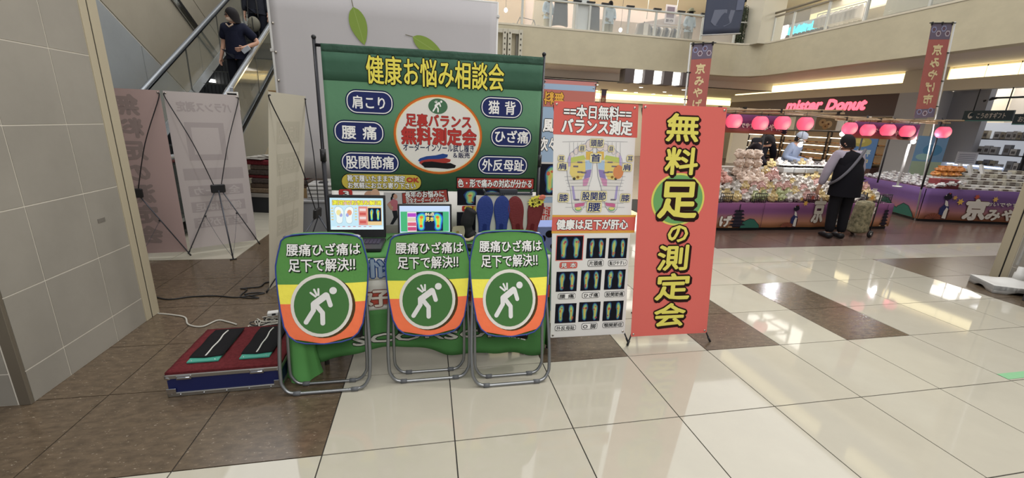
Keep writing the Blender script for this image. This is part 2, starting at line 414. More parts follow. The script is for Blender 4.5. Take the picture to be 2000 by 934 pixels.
B().bb((-1.522, 1.275, .785), (-1.5175, 1.335, .81), mat('grey_plate', '#6f6a62', .5)).build('label_plate', pw)
pillar(6.78, 8.2, 6.78, 'wall_right')

# balcony fascia running across and turning towards us
def fascia_path(off=0):
    r = .9-off; pts = [(-4, 12.55+off), (11.1, 12.55+off)]
    for k in range(1, 9):
        a = rad(90-90*k/8); pts.append((11.1+(.9+off)*math.cos(a), 11.65+(.9+off)*math.sin(a)))
    pts.append((12+off, -3)); return pts
def strip(path, z0, z1, m, b=None):
    b = b or B(); n = len(path)
    vs = [(x, y, z0) for x, y in path]+[(x, y, z1) for x, y in path]
    return b.add(vs, [(i, i+1, n+i+1, n+i) for i in range(n-1)], m, False)
fz0, fz1 = 3.4, 4.43
b = strip(fascia_path(), fz0, fz1, BEIGE); strip(fascia_path(.35)[::-1], fz0, fz1, BEIGE, b)
for z in (fz0, fz1):
    p1, p2 = fascia_path(), fascia_path(.35); n = len(p1)
    vs = [(x, y, z) for x, y in p1+p2]; b.add(vs, [(i, i+1, n+i+1, n+i) for i in range(n-1)], BEIGE)
struct(b.build('wall_balcony'))
b = strip(fascia_path(-.012), fz1, fz1+.05, CREAM); strip(fascia_path(.1)[::-1], fz1, fz1+.05, CREAM, b)
p1, p2 = fascia_path(-.012), fascia_path(.1); n = len(p1)
b.add([(x, y, fz1+.05) for x, y in p1+p2], [(i, i+1, n+i+1, n+i) for i in range(n-1)], CREAM)
struct(b.build('trim_1'))
# ceilings under the balcony
b = B().bb((-4, 12.9, 3.42), (12.3, 14.3, 3.6), SOFF); b.bb((12.3, -3, 3.42), (14.6, 14.3, 3.6), SOFF)
struct(b.build('ceiling'))
b = B().bb((-4, 14.2, 3.13), (14.5, 14.32, 3.43), mat('header_paint', '#c9c2b8', .6)); b.bb((-4, 14.19, 3.12), (14.5, 14.21, 3.15), BLACKP)
struct(b.build('trim_2'))
struct(B().bb((-4, 14.3, 3.14), (19.5, 19.6, 3.3), CREAM).build('ceiling_hall'))
# downlights of the hall ceiling
dl0 = None
def downlight(x, y, z, r, label, group):
    t = thing('downlight', label, 'ceiling light', (x, y, z), 0, group)
    B().lathe([(r*.8, -.004), (r*.8, .02)], LAMPW, 14).build('lamp', t); B().lathe([(r*.82, 0), (r, -.008), (r, .0), (r*.82, .0)], CREAM, 14).build('ring', t); return t
for n, (x, y) in enumerate((((7.486, 15.901)), ((9.538, 17.463)), ((9.472, 15.815)), ((11.452, 17.294)), ((11.466, 15.781)), ((8.591, 18.679)), ((10.609, 18.498)), ((11.712, 18.793)), ((12.663, 18.808)))):
    downlight(x, y, 3.135, .10 if n not in (5, 6, 7, 8) else .12, 'small round downlight in the cream hall ceiling under the balcony', 'downlights in the hall ceiling')
# lower hall back: cove and wall
g = struct(B().bb((-4, 19.5, 0), (19.6, 19.7, 3.2), CREAM).build('wall_hall_back'))
c1 = thing('cove_light', 'long glowing cove light across the far hall under the balcony', 'cove light', (0, 0, 0))
B().bb((-3, 19.30, 2.80), (19.3, 19.48, 2.98), COVE).build('light_strip', c1); B().bb((-3, 19.20, 2.66), (19.3, 19.49, 2.80), CREAM).build('ledge', c1); B().bb((-3, 18.9, 3.0), (19.3, 19.48, 3.05), COVE).build('upper_strip', c1)
# right shops: cove, header, pilaster
WX = 14.5
struct(B().bb((WX, -3, 2.80), (WX+.3, 16.6, 3.06), CREAM).bb((WX+.12, -3, 3.06), (WX+.3, 16.6, 3.42), CREAM).bb((WX, 8.02, 3.06), (WX+.3, 9.14, 3.42), CREAM).build('wall_shop_header'))
for y0, y1, lab in ((9.14, 16.4, 'long glowing cove light above the dark donut shop sign'), (-2.5, 8.02, 'glowing cove light above the gift shop on the right')):
    t = thing('cove_light', lab, 'cove light', (WX, y0, 3.06), 0)
    B().bb((.02, .02, .0), (.11, y1-y0-.02, .30), COVE).build('light_strip', t); B().bb((-.01, 0, -.02), (.02, y1-y0, .03), CREAM).build('ledge', t)
struct(B().bb((WX+.02, 9.14, 2.14), (WX+.4, 16.6, 2.80), DARKB).build('wall_sign_band'))
pl = struct(B().bb((WX, 8.02, 0), (WX+.5, 9.14, 2.8), PALE).bb((WX-.01, 8.02, 0), (WX, 8.2, 2.8), CREAM).build('wall_pilaster'))
struct(B().bb((WX+3.6, -3, 0), (WX+3.8, 16.6, 3.4), mat('shop_back_wall', '#a7a29c', .6)).build('wall_shop_back'))
struct(B().bb((WX+.3, -3, 3.38), (WX+3.8, 16.6, 3.5), PALE).build('ceiling_shops'))
struct(B().bb((WX+.4, 7.2, 0), (WX+.6, 8.02, 3.38), mat('grey_wall', '#8e8d90', .6)).build('wall_grey_return'))
struct(B().bb((WX+.3, 16.4, 0), (WX+5, 16.6, 3.4), CREAM).build('wall_shop_end'))
struct(B().bb((WX+.5, 8.6, 0), (WX+3.6, 8.75, 3.38), CREAM).build('wall_shop_divider'))
# upper floor shell
struct(B().bb((-4, 12.9, 4.1), (12.3, 17, 4.2), CREAM).bb((12.3, -3, 4.1), (17, 17, 4.2), CREAM).build('floor_upper'))
struct(B().bb((-4, 16.6, 4.2), (17, 16.8, 7.2), mat('pink_white_wall', '#b9aaa0', .6)).build('wall_upper_back'))
struct(B().bb((7.4, 16.45, 4.2), (10.2, 16.6, 5.75), mat('taupe_wall', '#7f7469', .6)).bb((2.6, 16.45, 4.2), (4.4, 16.6, 6.3), mat('tan_wall', '#a08f78', .6)).bb((10.25, 16.4, 4.2), (11.6, 16.6, 5.9), mat('taupe_wall')).build('wall_upper_panelling'))
struct(B().bb((16.8, -3, 4.2), (17, 16.8, 7.2), mat('upper_right_wall', '#c3bfb4', .6)).build('wall_upper_right'))
struct(B().bb((-4, 12.9, 6.3), (12.6, 17, 6.5), CREAM).bb((12.3, -3, 6.3), (17, 17, 6.5), CREAM).build('ceiling_upper'))
struct(B().bb((5.33, 12.75, 4.43), (5.73, 13.15, 6.3), mat('white_column', '#c9ccc9', .5)).build('trim_3'))
struct(B().bb((11.62, 12.0, 4.43), (12.5, 12.9, 6.3), mat('cream_column', '#c4bfae', .5)).build('trim_4'))
# box beam with the upper cove (seen in the floor's shine)
COVE2 = mat('upper_cove_light', '#fff0c0', .5, emit=.7, ecol='#fff3c8')
for x0, y0, x1, y1, lab in ((-3, 12.5, 11.3, 12.7, 'upper cove light along the far balcony'), (12.0, 7.0, 12.2, 11.3, 'upper cove light over the right balcony, beyond the donut shop sign'), (12.0, 2.6, 12.2, 6.0, 'upper cove light over the middle of the right balcony'), (12.0, -2.5, 12.2, 1.4, 'upper cove light over the near end of the right balcony')):
    t = thing('cove_light', lab, 'cove light', (0, 0, 0))
    B().bb((x0, y0, 7.0), (x1, y1, 7.35), COVE2).build('light_strip', t); B().bb((x0, y0, 7.35), (x1, y1, 7.6), CREAM).build('ledge', t)
# escalator hall walls, left
PX = -4.2
wl = struct(B().bb((PX-.2, 1.7, 0), (PX-.012, 16, 7), JOINT).build('wall_escalator'))
GB = mat('blue_grey_cladding', '#8b8f90', .45, noise=(2, .06)); BGE = mat('beige_cladding', '#938c7d', .5, noise=(2, .06)); DKG = mat('dark_joint', '#4d4a44', .6)
def wp(poly, m, t=.012, name='wall_panel'):
    vs = [(PX-.012, y, z) for y, z in poly]+[(PX-.012+t, y, z) for y, z in poly]; n = len(poly)
    B().add(vs, [tuple(range(n)), tuple(range(n, 2*n))[::-1]]+[(i, (i+1) % n, n+(i+1) % n, n+i) for i in range(n)], m).build(name, wl)
# diagonal cladding lines fall away from us (underside of the crossing escalator)
sl = -.591
zz = lambda y, c: c+sl*(y-6.22)
for y0, y1 in ((1.8, 4.2), (4.22, 7.0), (7.02, 11.2)):
    wp([(y0, 0), (y1, 0), (y1, max(.01, zz(y1, 2.95))), (y0, zz(y0, 2.95))], GB)
for y0, y1 in ((1.8, 6.0), (6.02, 9.0), (9.02, 13.0)):
    wp([(y0, zz(y0, 2.99)), (y1, zz(y1, 2.99)), (y1, zz(y1, 4.58)), (y0, zz(y0, 4.58))], BGE)
wp([(1.8, zz(1.8, 4.60)), (14, zz(14, 4.60)), (14, zz(14, 4.72)), (1.8, zz(1.8, 4.72))], CHROME, .05)
wp([(1.8, zz(1.8, 4.72)), (14, zz(14, 4.72)), (14, zz(14, 4.84)), (1.8, zz(1.8, 4.84))], BLACKP, .03)
wp([(1.8, zz(1.8, 4.86)), (14, zz(14, 4.86)), (14, zz(14, 5.3)), (1.8, zz(1.8, 5.3))], BGE)
wp([(1.8, zz(1.8, 5.32)), (14, zz(14, 5.32)), (14, 6.9), (1.8, 6.9)], BGE)

# ---------------------------------------------------------------- the booth: backdrop
POLE = mat('black_steel', '#26262a', .35, .5)
t = thing('backdrop_banner', 'large green fabric backdrop printed with yellow and navy lettering on black poles', 'backdrop', (.56, 1.32, 0))
ox, oy = .56, 1.32
for x, a, b2 in ((-.19, 1.945, -.19), (1.285, 1.945, 1.30)):
    p = B().cyl((b2-ox, 0, .02), (x-ox, 0, a), .011, POLE, n=10).cyl((b2-ox, 0, .02), (b2-ox+(x-b2)*.6-0, 0, 1.2), .0145, POLE, n=10)
    p = p.build('pole', t); B().cyl((x-ox+(b2-x)*.37, 0, 1.19), (x-ox+(b2-x)*.36, 0, 1.27), .019, BLACKP).build('clamp', p); B().sph((x-ox, 0, a+.004), .015, BLACKP, 10, 6).build('cap', p)
    f = B()
    for k in (-1, 1): f.cyl((b2-ox, 0, .16), (b2-ox+.0, k*.2, .012), .009, POLE, n=8)
    f.build('foot', t)
B().cyl((-.19-ox, 0, 1.905), (1.29-ox, 0, 1.92), .010, POLE).build('crossbar', t)
GREEN = mat('green_cloth', '#4a7053', .75, spec=.2, bump=(9, .5)); DGREEN = mat('dark_green_cloth', '#3c5e4b', .75, spec=.2, bump=(9, .5))
DGREEN2 = mat('deep_green_hem', '#375244', .75, spec=.2, bump=(22, .9)); WCLOTH = mat('white_cloth', '#cfccc6', .75, spec=.2, bump=(9, .4))
bx0, bx1 = -.150, 1.277
def bdz(u): return 1.914+(u-bx0)*.0095
def bdy(u, v): return (.004*math.sin(u*26)+.003*math.sin(u*61+2))*max(0, min(1, (v-1.80)/.1))*.9
sheet = B()
for z0, z1, m in ((.64, .998, WCLOTH), (.998, 1.70, GREEN), (1.70, 1.868, DGREEN), (1.868, 1.92, DGREEN2)):
    def fn(a, b_, z0=z0, z1=z1):
        u = bx0+(bx1-bx0)*a; v = z0+(z1-z0)*b_
        if z1 > 1.9 and b_ == 1: v = bdz(u)
        elif z0 > 1.69: v += (u-bx0)*.005
        elif z1 > 1.69 and b_ == 1: v += (u-bx0)*.005
        return (u-ox, bdy(u, v)-.02, v)
    sheet.slabgrid(60, 3 if z1 > 1.7 else 1, fn, (0, .004, 0), m)
sheet.build('printed_sheet', t)
P = Print(lambda u, v, n: Vector((u-ox, -.0205-n, v)))
P.text('健康お悩み相談会', (0.111, 1.688), (1.01, 1.871), INK_YEL, .020, .07, INK_BLACK, 4)
PILLS = (('肩こり', (-0.025, 1.502), (0.276, 1.656), (0.015, 1.535), (0.235, 1.619)), ('腰 痛', (-0.111, 1.311), (0.21, 1.463), (-0.061, 1.339), (0.163, 1.432)),
         ('股関節痛', (-0.079, 1.12), (0.302, 1.262), (-0.048, 1.145), (0.267, 1.237)), ('猫 背', (0.85, 1.512), (1.148, 1.658), (0.903, 1.538), (1.098, 1.632)),
         ('ひざ痛', (0.923, 1.317), (1.224, 1.461), (0.948, 1.346), (1.2, 1.436)), ('外反母趾', (0.836, 1.121), (1.205, 1.26), (0.868, 1.147), (1.176, 1.234)))
for n_, (s_, p, q, p2, q2) in enumerate(PILLS):
    pk = 'printed_pill#%d' % n_
    P.rrect(p, q, .07, flat('#141c44'), 1, pk); P.rrect((p[0]+.008, p[1]+.008), (q[0]-.008, q[1]-.008), .06, INK_WHITE, 2, pk)
    P.rrect((p[0]+.014, p[1]+.014), (q[0]-.014, q[1]-.014), .055, INK_NAVY, 3, pk); P.text(s_, p2, q2, INK_WHITE, .02, 0, None, 5)
cc = (.567, 1.384)
P.ell(cc, .300, .266, flat('#8f6a2e'), 1, 48); P.ell(cc, .296, .262, flat('#cf6a2c'), 2, 48); P.ell(cc, .283, .249, flat('#e8dfae'), 3, 48); P.ell(cc, .276, .243, flat('#dedad2'), 4, 48)
P.ell((.563, 1.574), .064, .05, GREEN, 5); walker(P, (.560, 1.573), .078, INK_WHITE, 6)
RD = flat('#b23a35')
P.text('足裏バランス', (0.347, 1.435), (0.793, 1.523), RD, .03, .05, INK_BLACK, 6); P.text('無料測定会', (0.317, 1.317), (0.827, 1.436), RD, .04, .055, INK_BLACK, 6)
P.text('オーダーインソール試し履き', (0.326, 1.273), (0.814, 1.328), flat('#22284a'), .02, 0, None, 6); P.text('＆販売', (0.658, 1.233), (0.783, 1.274), flat('#22284a'), .02, 0, None, 6)
def sole(c, w, h, m, L, rot=0):
    pts = [(-.5, .1), (-.42, .38), (-.2, .5), (.1, .36), (.34, .4), (.5, .1), (.46, -.25), (.25, -.42), (-.1, -.36), (-.4, -.4)]; cr, sr = math.cos(rot), math.sin(rot)
    P.poly([(c[0]+x*w*cr-y*h*sr, c[1]+x*w*sr+y*h*cr) for x, y in pts], m, L)
sole((0.528, 1.229), .21, .045, flat('#274585'), 5.5, .22); sole((0.541, 1.205), .22, .045, flat('#a23a34'), 6, .12); sole((0.566, 1.181), .24, .05, flat('#19191b'), 6.6, -.03)
P.rrect((-0.083, 1.002), (0.446, 1.115), .05, INK_BLACK, 1); P.rrect((-0.08, 1.009), (0.442, 1.111), .05, flat('#c3b04a'), 2)
P.text('靴下履いたままで測定', (-0.044, 1.059), (0.335, 1.106), INK_WHITE, .03, .09, INK_BLACK, 5); P.text('OK', (0.344, 1.056), (0.428, 1.1), RD, .04, .06, flat('#5a1d18'), 5)
P.text('お気軽にお立ち寄り下さい', (-0.046, 1.013), (0.406, 1.057), INK_WHITE, .03, .09, INK_BLACK, 5)
P.rect((0.687, 1.017), (1.26, 1.102), INK_BLACK, 1); P.rect((0.694, 1.024), (1.252, 1.094), flat('#b0463f'), 2); P.text('色・形で痛みの対応が分かる', (0.698, 1.028), (1.245, 1.09), INK_WHITE, .035, .09, INK_BLACK, 5)
# white lower part
P.rrect((-0.106, 0.957), (-0.017, 1.007), .018, RD, 2); P.text('3', (-0.079, 0.96), (-0.037, 1.003), INK_WHITE, .04, .1, INK_BLACK, 5)
P.ell((0.094, 0.968), .035, .03, flat('#c39a80'), 2, 14); P.ell((0.132, 0.976), .03, .035, flat('#cfa78c'), 2.5, 14)
P.rect((0.188, 0.753), (0.335, 0.988), flat('#bdb9b8'), 1)
SK = flat('#b98d78'); PK = flat('#b46a74')
P.poly([(0.211, 0.908), (0.25, 0.944), (0.278, 0.93), (0.283, 0.893), (0.272, 0.857), (0.24, 0.853), (0.248, 0.886), (0.231, 0.897)], PK, 3); P.poly([(0.207, 0.904), (0.229, 0.915), (0.248, 0.871), (0.233, 0.86)], SK, 3.5)
P.ell((0.265, 0.959), .014, .018, SK, 3, 12); P.ell((0.255, 0.966), .015, .016, INK_BLACK, 2.5, 12); P.ell((0.24, 0.944), .007, .016, INK_BLACK, 2.6, 10)
P.poly([(0.24, 0.857), (0.275, 0.86), (0.277, 0.808), (0.244, 0.76), (0.223, 0.76), (0.249, 0.812)], flat('#26282e'), 3)
P.quad([(0.312, 0.908), (0.636, 0.924), (0.626, 1.016), (0.31, 0.984)], INK_BLACK, 1.5); P.quad([(0.315, 0.912), (0.629, 0.928), (0.618, 1.009), (0.314, 0.981)], flat('#a0443c'), 2)
P.text('長年のお悩みに', (0.33, 0.952), (0.604, 1.001), INK_WHITE, .03, .08, INK_BLACK, 5, rot=.03); P.text('完全オーダーインソール', (0.336, 0.912), (0.618, 0.957), INK_WHITE, .02, .06, INK_BLACK, 5, rot=.03)
heat(P, (0.695, 0.898), (1.037, 1.013), 3, None, L=1); P.rrect((0.729, 0.852), (0.938, 0.894), .012, RD, 2); P.text('健康', (0.743, 0.852), (0.87, 0.894), flat('#d9c14e'), .03, .06, INK_BLACK, 5)
heat(P, (0.692, 0.71), (0.954, 0.848), 4, None, L=1)
P.build(t)

# ---------------------------------------------------------------- table under a printed cloth
t = thing('booth_table', 'long folding table under the printed green cloth behind three chairs', 'table', (.48, .95, 0))
B().bb((-.73, -.24, .685), (.73, .26, .712), mat('table_laminate', '#cfcac0', .5)).build('tabletop', t, .004)
for x in (-.62, .62):
    for y in (-.18, .2):
        B().cyl((x, y, 0), (x, y, .69), .014, ALU).build('leg', t)
CG = mat('cloth_green', '#4c7f47', .8, spec=.15, bump=(7, .6)); CW = mat('cloth_white', '#c7c5bd', .8, spec=.15, bump=(7, .4)); CR = mat('cloth_red', '#a84a38', .8, spec=.15)
cl = B(); X0, X1, YF, YB, ZT = -.27, 1.235, .70, 1.215, .716
cl.slabgrid(20, 6, lambda a, b_: (X0+(X1-X0)*a, YF+.004+(YB-YF)*b_, ZT+.0015*math.sin(a*17)*math.sin(b_*9)), (0, 0, -.002), CG)
def hem(u): return .06+.075*max(0, math.sin((u+.1)*4.3+.2))*(1 if u < .8 else .7)-(.075*max(0, (u-.85)/.38))
def front(u, v):      # v = height
    d = (ZT-v)/ZT; y = YF-.02*d*math.sin(u*9+1)-.014*d*d*math.sin(u*23)
    return (u, y-.012*d, v)
def drape(z0, z1, m, n=8):
    cl.slabgrid(70, n, lambda a, b_: front(X0+(X1-X0)*a, (max(hem(X0+(X1-X0)*a), .004) if z0 is None else z0)*(1-b_)+z1*b_), (0, .002, 0), m)
drape(.706, ZT, CG, 1); drape(.572, .706, CW, 4)
drape(.41, .572, CW, 4); drape(.385, .41, CW, 1); drape(None, .385, CG, 8)
for x, s_ in ((X0, -1), (X1, 1)):
    def side(a, b_, x=x, s_=s_):
        z = .02*(1-b_)+ZT*b_; d = 1-b_
        return (x+s_*(.004+.03*d+.012*d*math.sin(a*14)), YF+(YB-YF)*a-.012*d*(1-a), z)
    cl.slabgrid(12, 8, side, (-s_*.002, 0, 0), CG)
o = cl.build('table_cloth'); tag(o, 'green, white and red printed cloth draped over the booth table', 'tablecloth')
P = Print(lambda u, v, n: Vector(front(u, v))+Vector((0, -.002-n, 0)), .0012)
P.rect((-0.202, 0.419), (1.244, 0.503), flat('#a5473a'), .3, 'printed_panel', 40)
P.text('お悩み相談', (-0.079, 0.588), (0.941, 0.703), flat('#8b9bb0'), .03, .09, flat('#30497a'), 3)
P.text('大好評です', (-0.093, 0.404), (0.788, 0.521), flat('#c9c2b6'), .03, .07, flat('#6a3a30'), 3)
P.text('SCORSOLE', (0.034, 0.165), (1.042, 0.242), flat('#b9b9ae'), .04, .1, INK_BLACK, 3)
P.quad([(.93, .215), (1.12, .165), (1.115, .125), (.925, .175)], INK_BLACK, 2); P.text('ORSOLE', (.985, .125), (1.11, .185), INK_WHITE, .02, 0, None, 4, rot=-.25)
P.build(o)
b = B()       # gathered corner of the cloth on the floor
b.grid(20, 10, lambda a, v: (-.245+(.055+.035*(1-v)**2)*math.cos(a*2*PI)*(1+.25*math.sin(a*12*PI/2)), .655+(.05+.03*(1-v)**2)*math.sin(a*2*PI), .003+.4*v), mat('cloth_light_green', '#5d9a55', .8, spec=.15))
b.build('gathered_corner', o)

# ---------------------------------------------------------------- three folded chairs with printed covers
COVG = mat('cover_green', '#588d4a', .8, spec=.15, bump=(14, .5)); COVY = mat('cover_yellow', '#efe45a', .8, spec=.15, bump=(14, .5)); COVO = mat('cover_orange', '#ee7850', .8, spec=.15, bump=(14, .5))
COVD = mat('cover_disc_green', '#477240', .8, spec=.15); SHD = flat('#4a3a20'); PIP = mat('blue_piping', '#2c3f86', .6)
HWT = [(.283, .0), (.288, .09), (.30, .14), (.33, .178), (.38, .203), (.47, .219), (.55, .228), (.61, .233), (.66, .236), (.70, .236), (.75, .226), (.80, .213), (.832, .205), (.85, .185), (.862, .15), (.868, .10), (.871, .0)]
def hw(v):
    for (a, p), (c, q) in zip(HWT, HWT[1:]):
        if a <= v <= c: return p+(q-p)*(v-a)/(c-a)
    return 0
def folding_chair(cx, y0, lean, label):
    t = thing('folding_chair', label, 'chair', (cx, y0, 0), 0, 'folded pipe chairs leaning on the booth table')
    V = Vector((0, lean, 1)); F = lambda u, v, n: Vector((u, lean*v-.012-n-.016*(1-min(1, (u/.25)**2)), v))
    def U(hwid, yb, ztop, kx, top=False, z0=.0, taper=.0):
        pts = [(-hwid+taper, yb(ztop), ztop), (-hwid, yb(.3), .3), (-hwid, yb(.10), .10), (-hwid+.012, yb(.05), .05), (-hwid+.04, yb(.018), .018), (-hwid+.085, yb(.0), .0095)]
        return smooth_path(pts, 4)
    yo = lambda z: lean*z+.0; yi = lambda z: .088-(.088-lean*.5-.03)*z/.5
    ro = .0098
    a = U(.232, yo, .80, 0, taper=.03); full = a+[Vector((-p.x, p.y, p.z)) for p in reversed(a)]
    top = [(-.202, yo(.80), .80), (-.19, yo(.835), .835), (-.155, yo(.85), .85), (.155, yo(.85), .85), (.19, yo(.835), .835), (.202, yo(.8), .8)]
    B().tube(full, ro, ALU, 10).tube(smooth_path(top, 4), ro, ALU, 10).build('outer_frame', t)
    a = U(.207, yi, .56, 0); full = a+[Vector((-p.x, p.y, p.z)) for p in reversed(a)]
    B().tube(full, .0088, ALU, 10).build('inner_frame', t)
    for yy, hx in ((0.0, .15), (.088, .125)):
        for s_ in (-1, 1):
            B().cyl((s_*hx-.018, yy, .0115), (s_*hx+.018, yy, .0115), .0125, mat('grey_rubber', '#5f6163', .6)).build('foot_sleeve', t)
    for s_ in (-1, 1):
        B().bb((s_*.214-.012, lean*.42+.002, .40), (s_*.214+.012, lean*.42+.05, .455), STEEL).build('hinge', t, .004)
    B().bb((-.185, lean*.42+.035, .25), (.185, lean*.5+.065, .60), mat('black_vinyl', '#202022', .5)).build('seat', t, .012)
    c = B(); vs = []
    segs = [(.283, .50, COVO, 7), (.50, .603, COVY, 3), (.603, .871, COVG, 12)]
    for z0, z1, m, n in segs:
        c.grid(14, n, lambda a_, b_: F((2*a_-1)*max(hw(z0+(z1-z0)*b_), .002), z0+(z1-z0)*b_, .003*math.sin(a_*9+b_*4)*0), m)
        c.grid(14, n, lambda a_, b_: F((1-2*a_)*max(hw(z0+(z1-z0)*b_), .002), z0+(z1-z0)*b_, 0)+Vector((0, .034, 0)), m)
    # rim joining front and back
    loop = [(h, v) for v, h in HWT]+[(-h, v) for v, h in reversed(HWT[1:-1])]; n = len(loop)
    c.add([F(u, v, 0) for u, v in loop]+[F(u, v, 0)+Vector((0, .034, 0)) for u, v in loop], [(i, (i+1) % n, n+(i+1) % n, n+i) for i in range(n)], COVG, True)
    cv = c.build('back_cover', t)
    B().tube([F(u, v, .001) for u, v in loop], .0042, PIP, 6, True).build('piping', cv)
    P = Print(F, .0009)
    P.disc((.006, .481), .160, .167, SHD, 1.0); P.disc((-.007, .489), .158, .168, flat('#dad6cc'), 2); P.disc((-.007, .489), .141, .150, COVD, 3)
    walker(P, (-.012, .484), .205, flat('#dcdbd8'), 4.2)
    for s_, p, q in (('腰痛ひざ痛は', (-.18, .752), (.20, .820)), ('足下で解決‼', (-.172, .668), (.20, .742))):
        P.text(s_, (p[0]+.004, p[1]-.005), (q[0]+.004, q[1]-.005), flat('#1d2c1a'), .05, 0, None, 1.2); P.text(s_, p, q, flat('#e6e5e2'), .018, .055, flat('#1c2419'), 3)
    P.build(cv)
    return t
folding_chair(-.08, .468, .24, 'folded grey pipe chair with printed cover beside the blue flight case')
folding_chair(.486, .507, .185, 'middle one of the folded pipe chairs, below the silver-screened tablet laptop')
folding_chair(.958, .40, .33, 'folded grey pipe chair with printed cover below the blue and red insoles')

# ---------------------------------------------------------------- things on the table
TZ = .719
def screen_fn(O, U, V): return plane_fn(O, U, V)
def laptop(name, label, O, wid, hgt, tilt, base_d, rotz):
    t = thing(name, label, 'laptop', O, rotz)
    bm_ = BLACKP
    b = B().bb((-wid/2, -base_d, 0), (wid/2, 0, .022), mat('laptop_base', '#26242a', .35)); b.build('base', t, .004)
    k = B(); 
    for r in range(5):
        for c_ in range(14): k.bb((-wid*.44+c_*wid*.063, -.045-r*.02-.016, .022), (-wid*.44+c_*wid*.063+wid*.054, -.045-r*.02, .0255), mat('keycap', '#3a3346', .5))
    k.build('keyboard', t); B().bb((-.05, -base_d+.02, .0215), (.04, -base_d+.085, .0228), mat('touchpad', '#6a5b80', .3)).build('touchpad', t)
    V = Vector((0, math.sin(tilt), math.cos(tilt))); M = Matrix.Translation((0, .004, .022)) @ Matrix(((1, 0, 0), (0, math.cos(tilt), math.sin(tilt)), (0, -math.sin(tilt), math.cos(tilt)))).to_4x4()
    lid = B().bb((-wid/2, 0, 0), (wid/2, .012, hgt), bm_, M).build('lid', t, .003)
    F = lambda u, v, n: M @ Vector((u-wid/2, -.0006-n, v))
    return t, lid, Print(F, .0004)
E1 = lambda h: flat(h, .95)
t, lid, P = laptop('laptop', 'open black laptop showing a foot chart, nearest the left backdrop pole', (.044, 1.02, TZ), .350, .272, .16, .235, -.03)
W_, H_ = .350, .272
x0, x1, y0, y1 = .014, W_-.014, .052, H_-.02
P.rect((x0, y0), (x1, y1), E1('#bfe0ee'), 1, 'screen'); P.rect((x0+.006, y0), (x1-.0, y0+.02), E1('#d6ecf6'), 1.5, 'screen')
SW, SH = x1-x0, y1-y0; q = lambda a, b_: (x0+a*SW, y0+b_*SH)
P.rect(q(.04, .78), q(.97, .93), E1('#d9b49a'), 2, 'screen'); P.text('測定でお悩み解消', q(.04, .77), q(.97, .935), E1('#f2ee4a'), .03, .07, flat('#222222'), 5, 'screen')
for sx in (-1, 1):
    c = q(.26+sx*.09, .46); P.poly(foot_pts(c, SW*.26, SH*.56, sx), E1('#9fb6c0'), 3, 'screen'); P.poly(foot_pts(c, SW*.24, SH*.53, sx), E1('#e6f0ee'), 4, 'screen')
    P.ell(q(.26+sx*.10, .54), SW*.045, SH*.09, E1('#e8dc9a' if sx < 0 else '#e09a78'), 5, 14, 'screen'); P.ell(q(.26+sx*.06, .46), SW*.03, SH*.06, E1('#9fa6d8'), 5, 12, 'screen')
    for k in range(5): P.rect(q(.26+sx*.2, .3+.09*k), q(.26+sx*.24, .33+.09*k), E1('#d8c070'), 3, 'screen')
P.rect(q(.53, .14), q(.70, .74), E1('#d98a80'), 2, 'screen'); P.rect(q(.70, .14), q(.97, .74), E1('#e3c48f'), 2, 'screen')
for k in range(4): P.rect(q(.55, .2+.13*k), q(.67, .28+.13*k), E1(('#c65a55', '#e6d2d0')[k % 2]), 3, 'screen')
heat(P, q(.71, .26), q(.96, .69), 9, None, [E1(h) for h in ('#1d3f8a', '#3fa0c8', '#5fd08a', '#b8dc50', '#e6c440', '#e0703a', '#c04070')], 3, 2, E1('#0e1626'), 'screen')
for k in range(7): P.rect(q(.12+.1*k, .085), q(.17+.1*k, .105), E1('#c56a70'), 3, 'screen')
for b in P.b.values(): pass
P.build(lid)
t, lid, P = laptop('tablet_laptop', 'thin tablet laptop showing two coloured footprints, middle of the table', (.468, .985, TZ), .342, .222, .14, .20, .0)
W_, H_ = .342, .222; x0, x1, y0, y1 = .012, W_-.012, .018, H_-.012; SW, SH = x1-x0, y1-y0
P.rect((x0, y0), (x1, y1), E1('#c2d4f0'), 1, 'screen'); P.rect(q(.02, .14), q(.98, .81), E1('#49b078'), 2, 'screen')
P.rect(q(.15, .13), q(.33, .80), E1('#e8d6dc'), 3, 'screen')
for k, h in enumerate(('#b04ac0', '#d8c8b0', '#d06078', '#c0507a')): P.rect(q(.155, .17+.155*(3-k)), q(.325, .29+.155*(3-k)), E1(h), 4, 'screen')
P.rect(q(.33, .15), q(.86, .79), E1('#16203a'), 3, 'screen')
for fl_, cx in ((1, .42), (-1, .76)):
    for i, sc in enumerate((1.0, .9, .8, .64, .42)):
        P.poly(foot_pts(q(cx, .47), SW*(.32, .27, .23, .17, .1)[i], SH*.62, fl_, sc), E1(('#2a55b0', '#3fb0d8', '#6fdc8a', '#c8e050', '#e8a83a')[i]), 4+i*.5, 'screen')
    P.ell(q(cx, .32), SW*.03, SH*.05, E1('#e05a30'), 7, 12, 'screen'); P.ell(q(cx+.01*fl_, .62), SW*.035, SH*.05, E1('#e07a30'), 7, 12, 'screen')
P.text('86点', q(.50, .66), q(.69, .79), E1('#ece6b8'), .03, .05, flat('#332a10'), 8, 'screen'); P.text('見本', q(.51, .47), q(.68, .64), E1('#f0e070'), .03, .05, flat('#332a10'), 8, 'screen')
P.build(lid)

